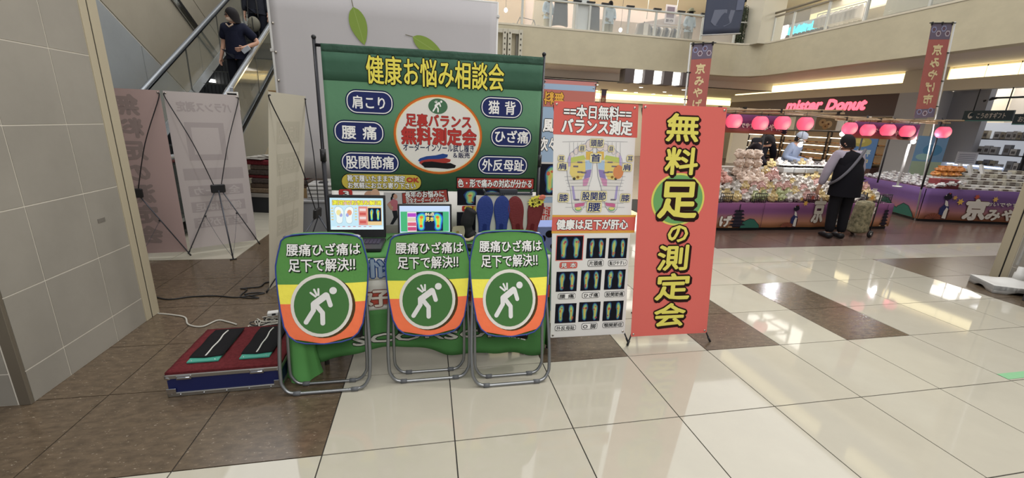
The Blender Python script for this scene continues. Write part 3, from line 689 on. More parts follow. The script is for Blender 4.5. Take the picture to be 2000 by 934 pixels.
# insole display board and the insoles on it
t = thing('display_board', 'white upright board with a metal clip rack holding the insoles', 'display board', (1.015, 1.03, TZ-.004))
B().bb((-.215, 0, 0), (.213, .006, .302), mat('white_board', '#c2c0b8', .55)).build('board', t, .001)
B().bb((-.18, .006, 0), (.18, .05, .004), mat('white_board')).build('back_stand', t)
r = B().bb((-.16, -.012, .306), (.165, .02, .322), mat('gunmetal', '#4a4d55', .35, .8)); r.bb((-.06, -.016, .322), (.06, .02, .345), mat('gunmetal'))
for s_ in (-1, 1): r.cyl((s_*.15, 0, .315), (s_*.17, 0, .345), .007, mat('gunmetal'))
for k in range(20): r.bb((-.15+k*.015, -.0135, .311), (-.143+k*.015, -.011, .318), BLACKP)
r.build('clip_rack', t, .002)
def insole(x, tilt, m, mirror, label, stamp):
    o = thing('insole', label, 'insole', (x, 1.0165, TZ), 0, None); o.scale = (1.12, 1, 1.1); M = Matrix.Rotation(tilt, 4, 'Y') @ Matrix.Rotation(-.02, 4, 'X')
    pts = [(-.020, .0), (.020, .0), (.034, .02), (.036, .06), (.038, .10), (.049, .16), (.051, .2), (.044, .235), (.026, .262), (.004, .272), (-.018, .266), (-.036, .245), (-.046, .21), (-.046, .17), (-.037, .12), (-.032, .08), (-.035, .05), (-.034, .02)]
    pts = [(p.x*mirror, p.y) for p in smooth_path([(a, b_, 0) for a, b_ in pts+pts[:1]], 3)[:-1]]
    b = B(); Mx = M @ Matrix(((1, 0, 0, 0), (0, 0, 1, 0), (0, 1, 0, 0), (0, 0, 0, 1)))
    n = len(pts); cx, cy = 0, .13
    rings = [(1, .004, 0), (1, -.004, 0), (.93, -.0065, 0), (.6, -.0045, 0), (.2, -.004, 0)]
    vs = []; fs = []
    for s_, h, _ in rings: vs += [(cx+(x_-cx)*s_, cy+(y_-cy)*s_, h) for x_, y_ in pts]
    for r_ in range(len(rings)-1):
        for i in range(n): fs.append((r_*n+i, r_*n+(i+1) % n, (r_+1)*n+(i+1) % n, (r_+1)*n+i))
    fs += [tuple(range(n)), tuple((len(rings)-1)*n+i for i in range(n))]
    b.add(vs, fs, m, True, Mx); b.build('sole', o)
    P = Print(lambda u, v, n_: M @ Vector((u, -.0068-n_, v)), .0004); P.rrect((-.012, .025), (.012, .10), .01, stamp, 1, 'heel_stamp'); P.build(o)
BLU = mat('insole_blue', '#24377c', .7, bump=(90, .3)); MAR = mat('insole_red', '#6e2326', .7, bump=(90, .3))
insole(.858, .02, BLU, -1, 'blue shoe insole, first from the black shoe, on the white board', flat('#1e2c66'))
insole(.972, .0, BLU, 1, 'blue shoe insole beside the red pair on the white board', flat('#1e2c66'))
insole(1.100, -.14, MAR, -1, 'dark red shoe insole next to the blue pair', flat('#5a1a1e'))
insole(1.176, .14, MAR, 1, 'dark red shoe insole under the yellow starburst card', flat('#5a1a1e'))
t = thing('starburst_card', 'yellow starburst price card with a pointing hand on the insole board', 'card', (1.205, 1.005, .985))
b = B(); st = [((.062 if k % 2 else .05)*math.cos(k*PI/14), (.042 if k % 2 else .032)*math.sin(k*PI/14)) for k in range(28)]
My = Matrix(((1, 0, 0, 0), (0, 0, -1, 0), (0, 1, 0, 0), (0, 0, 0, 1)))
b.prism(st, 0, .002, flat('#d9cf55'), My @ Matrix.Rotation(.3, 4, 'Z')).build('card', t)
h = B().sph((.04, -.006, .03), (.022, .007, .016), mat('card_hand', '#c8705c', .7), 10, 6)
for k in range(4): h.tube([(.022+.009*k, -.008, .026), (.012+.009*k, -.01, .016-.002*k)], .0045, mat('card_hand'), 6)
h.build('pointing_hand', t)
P = Print(lambda u, v, n: Vector((u, -.0022-n, v)), .0004); P.text('今だけ', (-.04, -.004), (.02, .02), INK_BLACK, .03, rot=.3); P.text('買い得', (-.035, -.026), (.03, -.004), INK_BLACK, .03, rot=.3); P.build(t)
o = thing('black_shoe', 'black shoe standing on its heel between the laptop and insoles', 'shoe', (.745, 1.02, TZ))
B().tube(smooth_path([(.02, .0, .02), (.0, .0, .06), (-.005, .0, .11), (.01, .0, .17), (.03, .0, .21)], 4), [.034]*4+[.036]*4+[.043]*4+[.04]*4+[.02], mat('black_suede', '#1c1b1d', .8), 12).sph((.02, 0, .035), (.042, .04, .034), mat('black_suede')).build('upper', o)
B().tube(smooth_path([(-.035, -.045, .018), (.0, -.055, .012), (.045, -.05, .03)], 5), .011, mat('beige_rubber', '#b9a58c', .7), 8).build('sole_edge', o)
o = thing('beige_insole', 'beige half insole leaning against the black shoe', 'insole', (.678, .985, TZ), .3)
B().grid(8, 10, lambda a, v: (( a-.5)*.075*(.7+.5*math.sin(v*PI*.8)), .025*v*0+.012*(2*a-1)**2*-1, .003+.10*v), mat('beige_insole', '#aaa089', .75)).grid(8, 10, lambda a, v: ((.5-a)*.075*(.7+.5*math.sin(v*PI*.8)), .004-.012*(2*a-1)**2, .003+.10*v), mat('beige_insole')).build('sole', o)
P = Print(lambda u, v, n: Vector((u, -.003-n, v)), .0005); P.ell((-.003, .062), .012, .009, flat('#8a7a3c'), 1, 12, 'stamp'); P.build(o)
o = thing('computer_mouse', 'small black computer mouse on the green cloth behind the middle chair', 'mouse', (.742, .80, TZ), .2)
B().sph((0, 0, .014), (.028, .05, .017), BLACKP, 14, 8).build('body', o); B().cyl((0, -.028, .027), (0, -.02, .029), .004, mat('grey_rubber', '#5f6163', .6)).build('wheel', o)
tag(B().tube(smooth_path([(.742, .84, TZ+.008), (.735, .90, TZ+.004), (.70, .99, TZ+.004), (.66, 1.06, TZ+.004), (.60, 1.12, TZ+.004)], 5), .002, BLACKP, 6).build('mouse_cable'), 'thin black cable running from the computer mouse over the cloth', 'cable')
tag(B().tube(smooth_path([(-.25, 1.19, TZ+.005), (-.2, 1.14, TZ+.004), (-.15, 1.10, TZ+.004), (-.13, 1.06, TZ+.006)], 5), .003, BLACKP, 6).build('power_cable'), 'black power cable at the left corner of the table cloth', 'cable')
tag(B().tube(smooth_path([(.225, 1.03, TZ+.004), (.25, 1.12, TZ+.004), (.33, 1.14, TZ+.004), (.42, 1.10, TZ+.004)], 5), .0025, BLACKP, 6).build('power_cable'), 'black cable crossing the cloth between the two laptops', 'cable')

# ---------------------------------------------------------------- X-frame banner stands
ROD = mat('grey_rod', '#4c4e55', .4, .6); GROM = mat('grommet', '#b8b2a8', .3, .9)
def x_stand(t, O, U, V, wid, hgt, side, sheet_m, shear=0, off=.11):
    """side = +1: frame on the +N side of the sheet (N = U x V)"""
    O, U, V = Vector(O), Vector(U), Vector(V); N = U.cross(V).normalized()*side; base = Vector(t.location)
    pt = lambda a, b_, n: O+U*(a*wid+shear*b_)+V*(b_*hgt)+N*n-base
    vs = [pt(0, 0, 0), pt(1, 0, 0), pt(1, 1, 0), pt(0, 1, 0), pt(0, 0, .0012), pt(1, 0, .0012), pt(1, 1, .0012), pt(0, 1, .0012)]
    sh = B().add(vs, [(0, 1, 2, 3), (7, 6, 5, 4), (0, 4, 5, 1), (1, 5, 6, 2), (2, 6, 7, 3), (3, 7, 4, 0)], sheet_m).build('printed_sheet', t)
    hub = pt(.5, .40, off)
    ends = [pt(.02, .985, .012), pt(.98, .985, .012)]
    gnd = []
    for a in (.04, .96):
        p = pt(a, .03, .012); q_ = Vector(p); gd = (p-hub); s_ = (hub.z+base.z-.006)/(-gd.z); gnd.append(hub+gd*s_)
    X = Matrix.Identity(4)
    fr = B()
    HB = B(); e1 = U*.064; e2 = V*.044; e3 = N*.014
    vs = [hub+e1*i+e2*j+e3*k for i in (-1, 1) for j in (-1, 1) for k in (-1, 1)]
    HB.add(vs, [(0, 1, 3, 2), (4, 6, 7, 5), (0, 4, 5, 1), (2, 3, 7, 6), (0, 2, 6, 4), (1, 5, 7, 3)], BLACKP).build('hub', t, .008)
    for e, i in zip(ends, (-1, 1)):
        mid = (hub+e)/2+N*.02
        r_ = B().tube(smooth_path([hub+U*i*.03+V*.025, mid, e-V*.05, e+V*.0], 5), .0045, POLE, 7); r_.tube([e, e+U*(-i)*.0-N*.012], .004, BLACKP, 6); r_.build('upper_rod', t)
    for e, i in zip(gnd, (-1, 1)):
        l = B().cyl(hub+U*i*.03-V*.025, e, .0055, ROD, n=8); l = l.build('front_leg', t)
        B().cyl(e+(hub-e)*.05, e, .008, BLACKP, n=8).build('foot_cap', l)
        k = hub+(e-hub)*.42; B().sph(k, .010, BLACKP, 8, 6).build('clip', l)
    rear = hub+N*.34; rear.z = .006-base.z
    l = B().cyl(hub-V*.02+N*.01, rear, .0075, ROD, n=8).build('rear_leg', t)
    B().tube([rear-U*.03, rear+U*.03], .007, BLACKP, 7).build('foot_cap', l)
    for a in (.03, .97):
        for b_ in (.012, .988):
            p = pt(a, b_, 0); B().cyl(p+N*.003, p-N*.0035, .0075, GROM, n=10).build('grommet', sh)
    br = hub+(rear-hub)*.97
    tie = B()
    for e in gnd: tie.tube(smooth_path([hub+(e-hub)*.42, (hub+(e-hub)*.42+br)/2-Vector((0, 0, .03)), br], 4), .0018, ROD, 5)
    tie.build('tie_cord', t)
    return sh, lambda u, v, n: O+U*u+V*v-N*(n+.0003)-base
def W2(x, y):      # layout of the foot-chart artwork (artwork units) to metres on the sheet
    d = -0.000170604809*x+-0.000189181175*y+1; return ((0.00252714402*x+0.000122143311*y+-2.79729441)/d, (-0.000144482383*x+-0.0026187432*y+1.88368907)/d)
RW, RH, RS = (0.586, 1.572, -0.047)
t = thing('banner_stand', 'red X-frame banner stand with large yellow vertical characters', 'banner stand', (2.17, .76, 0), 0, 'X-frame banner stands')
REDS = mat('red_vinyl', '#d96a61', .55, spec=.3)
sh, F = x_stand(t, *((1.878, 0.74, 0.068), (0.999, -0.034, 0.009), (-0.006, 0.076, 0.997)), RW, RH, -1, REDS, RS)
P = Print(F)
P.ell((0.257, 0.97), .192, .176, flat('#d8d266'), 1, 44); P.ell((0.257, 0.97), .178, .163, flat('#6fa565'), 2, 44)
GY = flat('#dfd566'); BK = flat('#2a1512')
for s_, a, b_ in (('無', (0.12, 1.344), (0.362, 1.527)), ('料', (0.134, 1.131), (0.377, 1.314)), ('足', (0.107, 0.839), (0.405, 1.107)), ('の', (0.194, 0.669), (0.367, 0.817)), ('測', (0.141, 0.476), (0.389, 0.663)), ('定', (0.146, 0.26), (0.42, 0.461)), ('会', (0.153, 0.062), (0.405, 0.243))):
    P.text(s_, (a[0]+.006, a[1]-.008), (b_[0]+.006, b_[1]-.008), BK, .10, 0, None, 3); P.text(s_, a, b_, GY, .028, .085, BK, 5)
P.build(sh)
WW, WH, WS = (0.547, 1.557, -0.05)
t = thing('banner_stand', 'white and red X-frame banner stand with a foot chart and nine heat pictures', 'banner stand', (1.57, .80, 0), 0, 'X-frame banner stands')
WV = mat('white_vinyl', '#e3e1dd', .55, spec=.3)
sh, F = x_stand(t, *((1.301, 0.783, 0.075), (1, -0.014, 0), (0.001, 0.074, 0.997)), WW, WH, -1, WV, WS)
P = Print(F); PR = flat('#d4675e'); GO = flat('#d9a54a')
P.quad([(-0.05, 1.557), (0.506, 1.562), (0.515, 1.356), (-0.047, 1.359)], PR, 1)
P.text('==本日無料==', (0.014, 1.457), (0.462, 1.544), INK_WHITE, .03, .085, flat('#221a1a'), 4); P.text('バランス測定', (0.002, 1.367), (0.477, 1.46), INK_WHITE, .045, .085, flat('#221a1a'), 4)
# foot chart
for s_, cx in ((1, 0), (-1, 0)):
    out = [(1158, 290), (1150, 283), (1140, 290), (1128, 286), (1120, 294), (1112, 300), (1108, 312), (1106, 330), (1108, 350), (1114, 372), (1116, 395), (1118, 408), (1124, 415), (1134, 414), (1141, 404), (1146, 385), (1150, 365), (1156, 345), (1158, 320)]
    MX = lambda x: x if s_ > 0 else 2323-x
    k_ = lambda L_: [W2(MX(x), y) for x, y in L_]
    P.poly(k_(out), flat('#8b8fa0'), 2); cxx, cyy = 1132, 348
    P.poly(k_([(cxx+(x-cxx)*.965, cyy+(y-cyy)*.98) for x, y in out]), flat('#d9d6d0'), 3)
    for i, (x, y, r) in enumerate(((1151, 284, 8), (1141, 288, 5), (1133, 291, 4.6), (1125, 296, 4.4), (1117, 303, 4.2))):
        c = W2(MX(x), y); P.ell(c, r*.0036, r*.0048, flat('#8b8fa0'), 3.2, 14); P.ell(c, r*.0032, r*.0043, flat('#dcd0ca'), 3.6, 14)
    for pts, h in (([(1114, 308), (1140, 303), (1144, 311), (1114, 318)], '#b9c46a'), ([(1114, 318), (1142, 312), (1143, 336), (1136, 350), (1120, 352), (1112, 338)], '#dcc878'), ([(1144, 296), (1157, 296), (1157, 312), (1144, 312)], '#d9b25a'),
                   ([(1143, 314), (1156, 314), (1155, 330), (1143, 332)], '#a8bfd6'), ([(1143, 333), (1155, 331), (1152, 346), (1140, 350)], '#8d7fb4'), ([(1138, 350), (1151, 347), (1146, 362), (1138, 364)], '#c98fae'),
                   ([(1116, 363), (1120, 363), (1124, 390), (1119, 390)], '#a39ac4'), ([(1122, 398), (1142, 395), (1140, 402), (1122, 405)], '#c2698f'), ([(1110, 305), (1115, 303), (1114, 325), (1109, 325)], '#b4a7cc')):
        P.poly(k_(pts), flat(h), 4.2)
    if s_ < 0: P.ell(W2(1207, 336), .036, .045, flat('#d08a5c'), 5, 18)
    P.ell(W2(MX(1121), 349), .010, .010, flat('#4a4a40'), 5, 10); P.ell(W2(MX(1128), 346), .010, .009, flat('#8a6a3a'), 5, 10); P.ell(W2(MX(1129), 408), .024, .014, flat('#6fa878'), 4, 14); P.ell(W2(MX(1129), 407), .019, .010, flat('#dccf80'), 4.4, 14)
    for y, a in ((277, 1104), (318, 1108), (345, 1108), (352, 1110), (358, 1112), (364, 1114), (372, 1112), (397, 1112), (405, 1110)):
        P.seg(W2(MX(a-6), y), W2(MX(a+38), y-1), .0016, flat('#85858c'), 4.8)
    for x in (1112, 1120, 1128, 1136): P.seg(W2(MX(x), 278), W2(MX(x), 300), .0014, flat('#85858c'), 4.8)
    for x, y in ((1132, 317), (1124, 325), (1132, 336), (1140, 337), (1126, 390)): P.rect(W2(MX(x-5), y+1.5), W2(MX(x+5), y-1.5), flat('#77707a'), 5)
for s_, x0_, y0_, x1_, y1_ in (('頭部', 1151, 287, 1179, 272), ('目', 1130, 295, 1143, 284), ('目', 1187, 296, 1199, 285), ('首', 1151, 317, 1175, 300), ('耳', 1089, 314, 1103, 304), ('耳', 1223, 315, 1237, 304), ('肩', 1088, 332, 1109, 318), ('肩', 1214, 334, 1234, 320), ('膝', 1089, 394, 1111, 378), ('膝', 1210, 394, 1231, 379), ('股関節', 1134, 392, 1185, 374), ('腰', 1145, 414, 1175, 394)):
    p, q_ = W2(x0_, y0_), W2(x1_, y1_); P.rrect((p[0]-.001, p[1]-.0025), (q_[0]+.001, q_[1]+.0025), .012, flat('#a8862f'), 6); P.rrect((p[0], p[1]-.001), (q_[0], q_[1]+.001), .01, flat('#e0d8a6'), 7); P.text(s_, (p[0]+.004, p[1]+.002), (q_[0]-.004, q_[1]-.002), flat('#2b3670'), .018, 0, None, 8.5)
P.rect((W2(1077, 456)[0], W2(1077, 456)[1]), (W2(1239, 452)[0], W2(1239, 420)[1]), GO, 1); P.rect((W2(1077, 452)[0], W2(1077, 451)[1]), (W2(1239, 448)[0], W2(1239, 424)[1]), PR, 2)
P.text('健康は足下が肝心', W2(1086, 449), W2(1227, 428), INK_WHITE, .04, .085, flat('#221a1a'), 5)
for n, (s_, a, b_, lb) in enumerate((('見 本', (1086, 508), (1139, 461), (1093, 524, 1127, 512)), ('片頭痛', (1144, 505), (1184, 465), (1148, 520, 1178, 508)), ('転びやすい', (1187, 505), (1226, 465), (1188, 519, 1224, 508)),
        ('腰 痛', (1085, 570), (1128, 530), (1090, 584, 1123, 573)), ('ひざ痛', (1133, 568), (1175, 527), (1137, 582, 1170, 571)), ('股関節痛', (1179, 566), (1222, 526), (1181, 580, 1219, 569)),
        ('外反母趾', (1083, 632), (1126, 592), (1084, 646, 1124, 635)), ('O 脚', (1129, 629), (1173, 589), (1136, 643, 1166, 631)), ('顎関節症', (1176, 627), (1218, 587), (1177, 640, 1217, 629)))):
    heat(P, W2(*a), W2(*b_), 20+n, PR if n == 0 else None)
    p, q_ = W2(lb[0], lb[1]), W2(lb[2], lb[3])
    P.rrect((p[0]-.003, p[1]-.003), (q_[0]+.003, q_[1]+.003), .014, flat('#2a2626') if n else PR, 2); P.rrect(p, q_, .012, INK_WHITE if n else PR, 3)
    P.text(s_, (p[0]+.006, p[1]+.002), (q_[0]-.006, q_[1]-.002), INK_BLACK if n else INK_WHITE, .02, 0 if n else .07, flat('#3a1a18'), 5)
P.build(sh)

# ---------------------------------------------------------------- flight case on the floor
CASEB = mat('case_blue', '#1d2452', .35); RUG = mat('red_carpet', '#5e2629', .95, spec=.1, noise=(60, .25), bump=(160, .4)); ALUM = mat('aluminium_edge', '#b3b1aa', .35, .9)
t = thing('flight_case', 'low blue flight case with aluminium edges and a dark red carpet top', 'case', (-.615, .797, 0), rad(1.5))
L_, D_, H_ = .565, .50, .132
B().bb((-L_/2+.008, -D_/2+.008, .015), (L_/2-.008, D_/2-.008, H_-.006), CASEB).build('body', t)
for s_ in (-1, 1):
    for z in (.013, H_-.012):
        B().bb((-L_/2, s_*D_/2-.012 if s_ > 0 else -D_/2, z-.012), (L_/2, D_/2 if s_ > 0 else -D_/2+.012, z+.012), ALUM).build('edge_rail', t, .003)
        B().bb((L_/2-.012 if s_ > 0 else -L_/2, -D_/2, z-.012), (L_/2 if s_ > 0 else -L_/2+.012, D_/2, z+.012), ALUM).build('edge_rail', t, .003)
for a in (-1, 1):
    for b_ in (-1, 1):
        for z in (.02, H_-.018):
            B().sph((a*(L_/2-.016), b_*(D_/2-.016), z), (.019, .019, .017), CHROME, 12, 8).build('corner_cap', t)
        B().bb((a*L_/2-(.045 if a > 0 else -.0), -D_/2-.003, .02) if b_ < 0 else (a*L_/2-(.045 if a > 0 else 0), D_/2-.001, .02), (a*L_/2+(.0 if a > 0 else .045), -D_/2+.002, .052) if b_ < 0 else (a*L_/2+(0 if a > 0 else .045), D_/2+.003, .052), CHROME).build('corner_plate', t, .002)
for x in (-.19, .16):
    l = B().bb((x-.035, -D_/2-.006, H_-.028), (x+.035, -D_/2+.002, H_-.004), CHROME); l.cyl((x-.03, -D_/2-.006, H_-.016), (x+.03, -D_/2-.006, H_-.016), .005, STEEL, n=8)
    l.build('latch', t, .002)
rv = B()
for k in range(5): rv.sph((-.22+.11*k, -D_/2-.001, .013), (.005, .003, .005), CHROME, 8, 5)
rv.build('rivets', t)
B().slabgrid(24, 16, lambda a, b_: (-L_/2+.004+(L_-.008)*a, -D_/2+.008+(D_-.012)*b_, H_+.012+.002*math.sin(a*40+b_*13)*math.sin(b_*31)), (0, 0, -.014), RUG).build('carpet', t, 0)
for x0, lab in ((-.228, 'black foot mat with a white stripe on the left of the red carpet'), (.03, 'black foot mat with a white stripe on the right of the red carpet')):
    m = thing('foot_mat', lab, 'mat', (-.598, .797, H_+.0135), rad(1.5))
    B().bb((x0, -.165, 0), (x0+.155, .17, .010), mat('teal_base', '#3f8f7c', .5)).build('base', m, .002)
    B().slabgrid(6, 20, lambda a, b_: (x0-.004+.165*a, -.135+.012*math.sin(a*PI)*0-.012*abs(2*a-1)*-1*(1-b_)+.34*b_, .014+.0025*math.sin(b_*11+a*2)), (0, 0, -.003), mat('black_fabric', '#181719', .9, spec=.15)).build('cover', m)
    B().tube([(x0+.075+.003*math.sin(k*1.3), -.12+.3*k/10, .0165+.0025*math.sin(k*1.1)) for k in range(11)], .0042, mat('white_cord', '#cfcdc6', .6), 6).build('stripe', m)
    for x in (.02, .135): B().sph((x0+x, -.155, .0105), (.004, .004, .0025), CHROME, 8, 5).build('screw', m)

# cables on the floor
WC = mat('white_cable', '#a9a69c', .5); BC = mat('black_cable', '#1d1c1c', .5)
tag(B().tube(smooth_path([(-1.53, 1.637, 0), (-1.4, 1.585, 0.006), (-1.286, 1.529, 0.006), (-1.204, 1.406, 0.006), (-1.097, 1.362, 0.006), (-1.037, 1.451, 0.006), (-0.955, 1.417, 0.006), (-0.879, 1.368, 0.006)], 6), .0055, WC, 8).build('extension_cord'), 'off-white cable snaking from the tiled pillar to the flight case', 'cable')
tag(B().tube(smooth_path([(-1.701, 1.947, 0.006), (-1.569, 1.882, 0.006), (-1.441, 1.92, 0.006), (-1.255, 1.922, 0.006), (-1.083, 1.873, 0.006), (-0.979, 1.905, 0.006), (-0.889, 1.94, 0.006), (-0.958, 1.958, 0.006), (-1.036, 1.932, 0.006), (-0.899, 1.844, 0.006), (-1.047, 1.88, 0.006), (-1.058, 2.035, 0.006), (-1.117, 2.064, 0.006), (-1.042, 2.08, 0.006), (-0.974, 2.097, 0.006), (-0.957, 2.192, 0.006), (-0.863, 2.234, 0.006)], 6), .006, BC, 8).build('extension_cord'), 'black cable with loops across the brown granite floor behind the booth', 'cable')
hp = [((-0.784, 1.302, 0.01)), ((-0.744, 1.353, 0.03)), ((-0.669, 1.337, 0.05)), ((-0.58, 1.318, 0.03))]
rnd = random.Random(5)
for k in range(9):
    cx, cy = -.66+rnd.uniform(-.04, .07), 1.31+rnd.uniform(-.04, .05); pts = []
    r_ = rnd.uniform(.05, .085); ph = rnd.uniform(0, 6)
    for i in range(12): a = ph+i*2*PI/10; pts.append((cx+r_*math.cos(a)*1.2, cy+r_*.6*math.sin(a), .008+.05*rnd.random()*(k/9)+.02*abs(math.sin(a*1.5))))
    tag(B().tube(smooth_path(pts, 4), .004, WC if k % 3 else BC, 6).build('coiled_cable'), ('off-white' if k % 3 else 'black')+' cable in the tangled heap behind the flight case', 'cable', ('off-white' if k % 3 else 'black')+' tangled cables behind the flight case')
t = thing('power_strip', 'white power strip lying on the tangled cables', 'power strip', (-.57, 1.36, .075), rad(12)); B().bb((-.09, -.022, 0), (.09, .022, .03), mat('white_plastic', '#c9c8c4', .4)).build('body', t, .005)
for k in range(3): B().bb((-.06+.05*k, -.0225, .008), (-.035+.05*k, -.0215, .022), BLACKP).build('socket', t)

# ---------------------------------------------------------------- banner stands seen from behind
GHOST = mat('ghost_print', '#8e7f7c', .8, spec=.1); BACKP = mat('pinkish_banner_back', '#aa9491', .8, spec=.1, bump=(5, .2)); BACKW = mat('pale_banner_back', '#ada5a3', .8, spec=.1, bump=(5, .2)); BACKY = mat('ivory_banner_back', '#bab4a4', .8, spec=.1, bump=(5, .2)); GH2 = mat('ghost_print_grey', '#9d9594', .8, spec=.1); GH3 = mat('ghost_print_ivory', '#b0aa9a', .8, spec=.1)
def back_print(t, O, U, V):
    O, U, V = Vector(O), Vector(U), Vector(V); N = U.cross(V).normalized(); base = Vector(t.location)
    return Print(lambda u, v, n: O+U*u+V*v+N*(n+.0016)-base)
Z3 = (0, 0, 1)
t = thing('banner_stand', 'pinkish banner stand seen from behind beside the tiled pillar', 'banner stand', (-2.28, 3.03, 0), 0, 'banner stands facing the escalator')
O, U = (-2.585, 3.00, .05), Vector((.6, .05, 0)).normalized(); sh, _ = x_stand(t, O, U, Z3, .603, 1.597, 1, BACKP)
P = back_print(t, O, U, Z3)
for k, s_ in enumerate('無料足の測定会'): P.text(s_, (.19, 1.36-.21*k), (.42, 1.55-.21*k), GHOST, .05, 0, None, 1, mirror=True)
P.build(sh)
t = thing('banner_stand', 'pale banner stand seen from behind in front of the escalator', 'banner stand', (-1.70, 3.28, 0), 0, 'banner stands facing the escalator')
O, U = (-1.995, 3.125, .06), Vector((.537, .315, 0)).normalized(); sh, _ = x_stand(t, O, U, Z3, .618, 1.588, 1, BACKW)
P = back_print(t, O, U, Z3)
P.text('バランス測定', (.08, 1.40), (.54, 1.50), GH2, .05, 0, None, 1, mirror=True); P.rect((.12, .92), (.45, 1.30), GH2, .5); P.rect((.17, .98), (.40, 1.25), BACKW, 1)
for k in range(3):
    P.rect((.07, .55-.17*k), (.55, .66-.17*k), GH2, .5); P.text(('全メーカ', '健康は足', '足下が肝')[k], (.10, .56-.17*k), (.52, .65-.17*k), BACKW, .03, 0, None, 2, mirror=True)
P.rect((.05, .72), (.57, .84), GH2, .5); P.build(sh)
t = thing('banner_stand', 'ivory banner stand seen from behind next to the backdrop pole', 'banner stand', (-.74, 2.2, 0), 0, 'banner stands facing the escalator')
O, U = (-.853, 1.96, .03), Vector((.18, .98, 0)).normalized(); V = Vector((.205, .13, 1.62)).normalized(); V = (V-U*V.dot(U)).normalized()
sh, _ = x_stand(t, O, U, V, .60, 1.62, 1, BACKY, 0, .26)
P = back_print(t, O, U, V)
for k in range(5): P.rect((.12, .18+.26*k), (.50, .36+.26*k), GH3, .5); P.text(('健康診断', '足圧測定', '相談無料', '足裏測定', 'バランス')[k], (.14, .21+.26*k), (.48, .33+.26*k), BACKY, .02, 0, None, 2, mirror=True)
P.build(sh)
# banner stands facing away beyond the white banner
BLUEB = mat('light_blue_vinyl', '#93a9c0', .6, spec=.3); PINKB = mat('faded_pink_vinyl', '#bd807a', .7, spec=.2)
t = thing('banner_stand', 'pale blue banner stand with a heat picture just beyond the white banner', 'banner stand', (2.02, 2.95, 0), 0, 'banner stands beyond the booth')
O, U = (1.72, 2.95, .05), Vector((1, 0, 0)); sh, _ = x_stand(t, O, U, Z3, .60, 1.86, -1, BLUEB)
P = Print(lambda u, v, n: Vector((1.72-2.02+u, -.0015-n, .05+v)))
P.rect((0, 1.62), (.6, 1.80), flat('#b06c62'), 1); P.text('無料', (.02, 1.64), (.25, 1.78), GO, .03, .08, INK_BLACK, 3, mirror=True); P.text('風', (.03, 1.35), (.15, 1.50), INK_WHITE, .04, .1, INK_BLACK, 3); P.text('次々', (.0, 1.14), (.2, 1.3), INK_WHITE, .04, .1, INK_BLACK, 3)
P.rect((0, .62), (.6, 1.02), flat('#c3c0bb'), 1); heat(P, (.02, .64), (.5, 1.0), 50); P.rect((.0, .05), (.6, .55), flat('#c9c7c3'), 1); P.text('大好評', (.0, .30), (.18, .52), RD, .03, 0, None, 3); P.build(sh)
t = thing('banner_stand', 'faded pink banner with mirrored lettering high behind the white banner', 'banner stand', (2.3, 3.8, 0), 0, 'banner stands beyond the booth')
O, U = (1.96, 3.80, .3), Vector((1, 0, 0)); x_stand(t, O, U, Z3, .71, 1.735, 1, PINKB)
P = back_print(t, O, U, Z3); P.text('本日無料測定', (.12, 1.54), (.60, 1.66), INK_WHITE, .03, 0, None, 1, mirror=True); P.text('健康は足下で決', (.04, 1.39), (.68, 1.49), INK_WHITE, .03, 0, None, 1, mirror=True)
for b in P.build(t): pass
B().cyl((1.93-2.3, .02, 2.045), (2.70-2.3, .02, 2.04), .009, BLACKP, n=8).cyl((.0, .03, .9), (.0, .03, 2.02), .007, BLACKP, n=8).build('top_bar', t)
t = thing('patterned_box', 'blue and white box with black patches behind the booth table corner', 'box', (1.44, 1.45, 0))
B().bb((-.12, -.1, 0), (.12, .12, .72), mat('patch_blue', '#8090c4', .6)).build('carton', t, .004)
P = Print(lambda u, v, n: Vector((u, -.1005-n, v)))
for k, (u, v, a, b_) in enumerate(((-.02, .66, .035, .03), (.06, .63, .025, .02), (-.07, .62, .02, .03), (.03, .56, .04, .03), (-.06, .52, .03, .04), (.07, .52, .02, .03))): P.ell((u, v), a, b_, INK_BLACK, 1+.1*k, 14, 'patches')
P.build(t)

# ---------------------------------------------------------------- white leaf hoarding, counter, printer
t = thing('leaf_hoarding', 'tall pale fabric hoarding printed with green leaves behind the green backdrop', 'hoarding', (.12, 3.30, 0))
PF = mat('pale_hoarding_fabric', '#b3b0b1', .8, spec=.15, bump=(3, .5))
B().slabgrid(30, 8, lambda a, b_: (-1.145+2.275*a, .006*math.sin(a*22)*(1-b_), .80+1.92*b_), (0, .006, 0), PF).build('fabric', t)
P = Print(lambda u, v, n: Vector((u-.12, -.009-n, v)))
LEAF = flat('#7d9445'); VEIN = flat('#8fa35c')
def leaf(tip, base, wdt, stem):
    dx, dy = tip[0]-base[0], tip[1]-base[1]; l = math.hypot(dx, dy); nx, ny = -dy/l, dx/l; pts = []
    for k in range(13): s_ = k/12; ww = wdt*math.sin(PI*s_**.8)**.8; pts.append((base[0]+dx*s_+nx*ww, base[1]+dy*s_+ny*ww))
    for k in range(11, 0, -1): s_ = k/12; ww = wdt*math.sin(PI*s_**.8)**.8; pts.append((base[0]+dx*s_-nx*ww, base[1]+dy*s_-ny*ww))
    lk = 'printed_leaf#%.2f' % tip[0]; P.poly(pts, LEAF, 1, lk); P.seg(base, tip, .006, VEIN, 1.5, lk); P.seg(stem, base, .007, flat('#6e6a55'), 1, lk)
leaf((-0.142, 2.208), (-0.234, 2.559), .085, (-0.249, 2.642)); leaf((0.686, 2.144), (0.353, 2.324), .075, (0.279, 2.338)); leaf((1.0, 1.2), (.8, 1.5), .09, (.75, 1.55))
P.build(t)
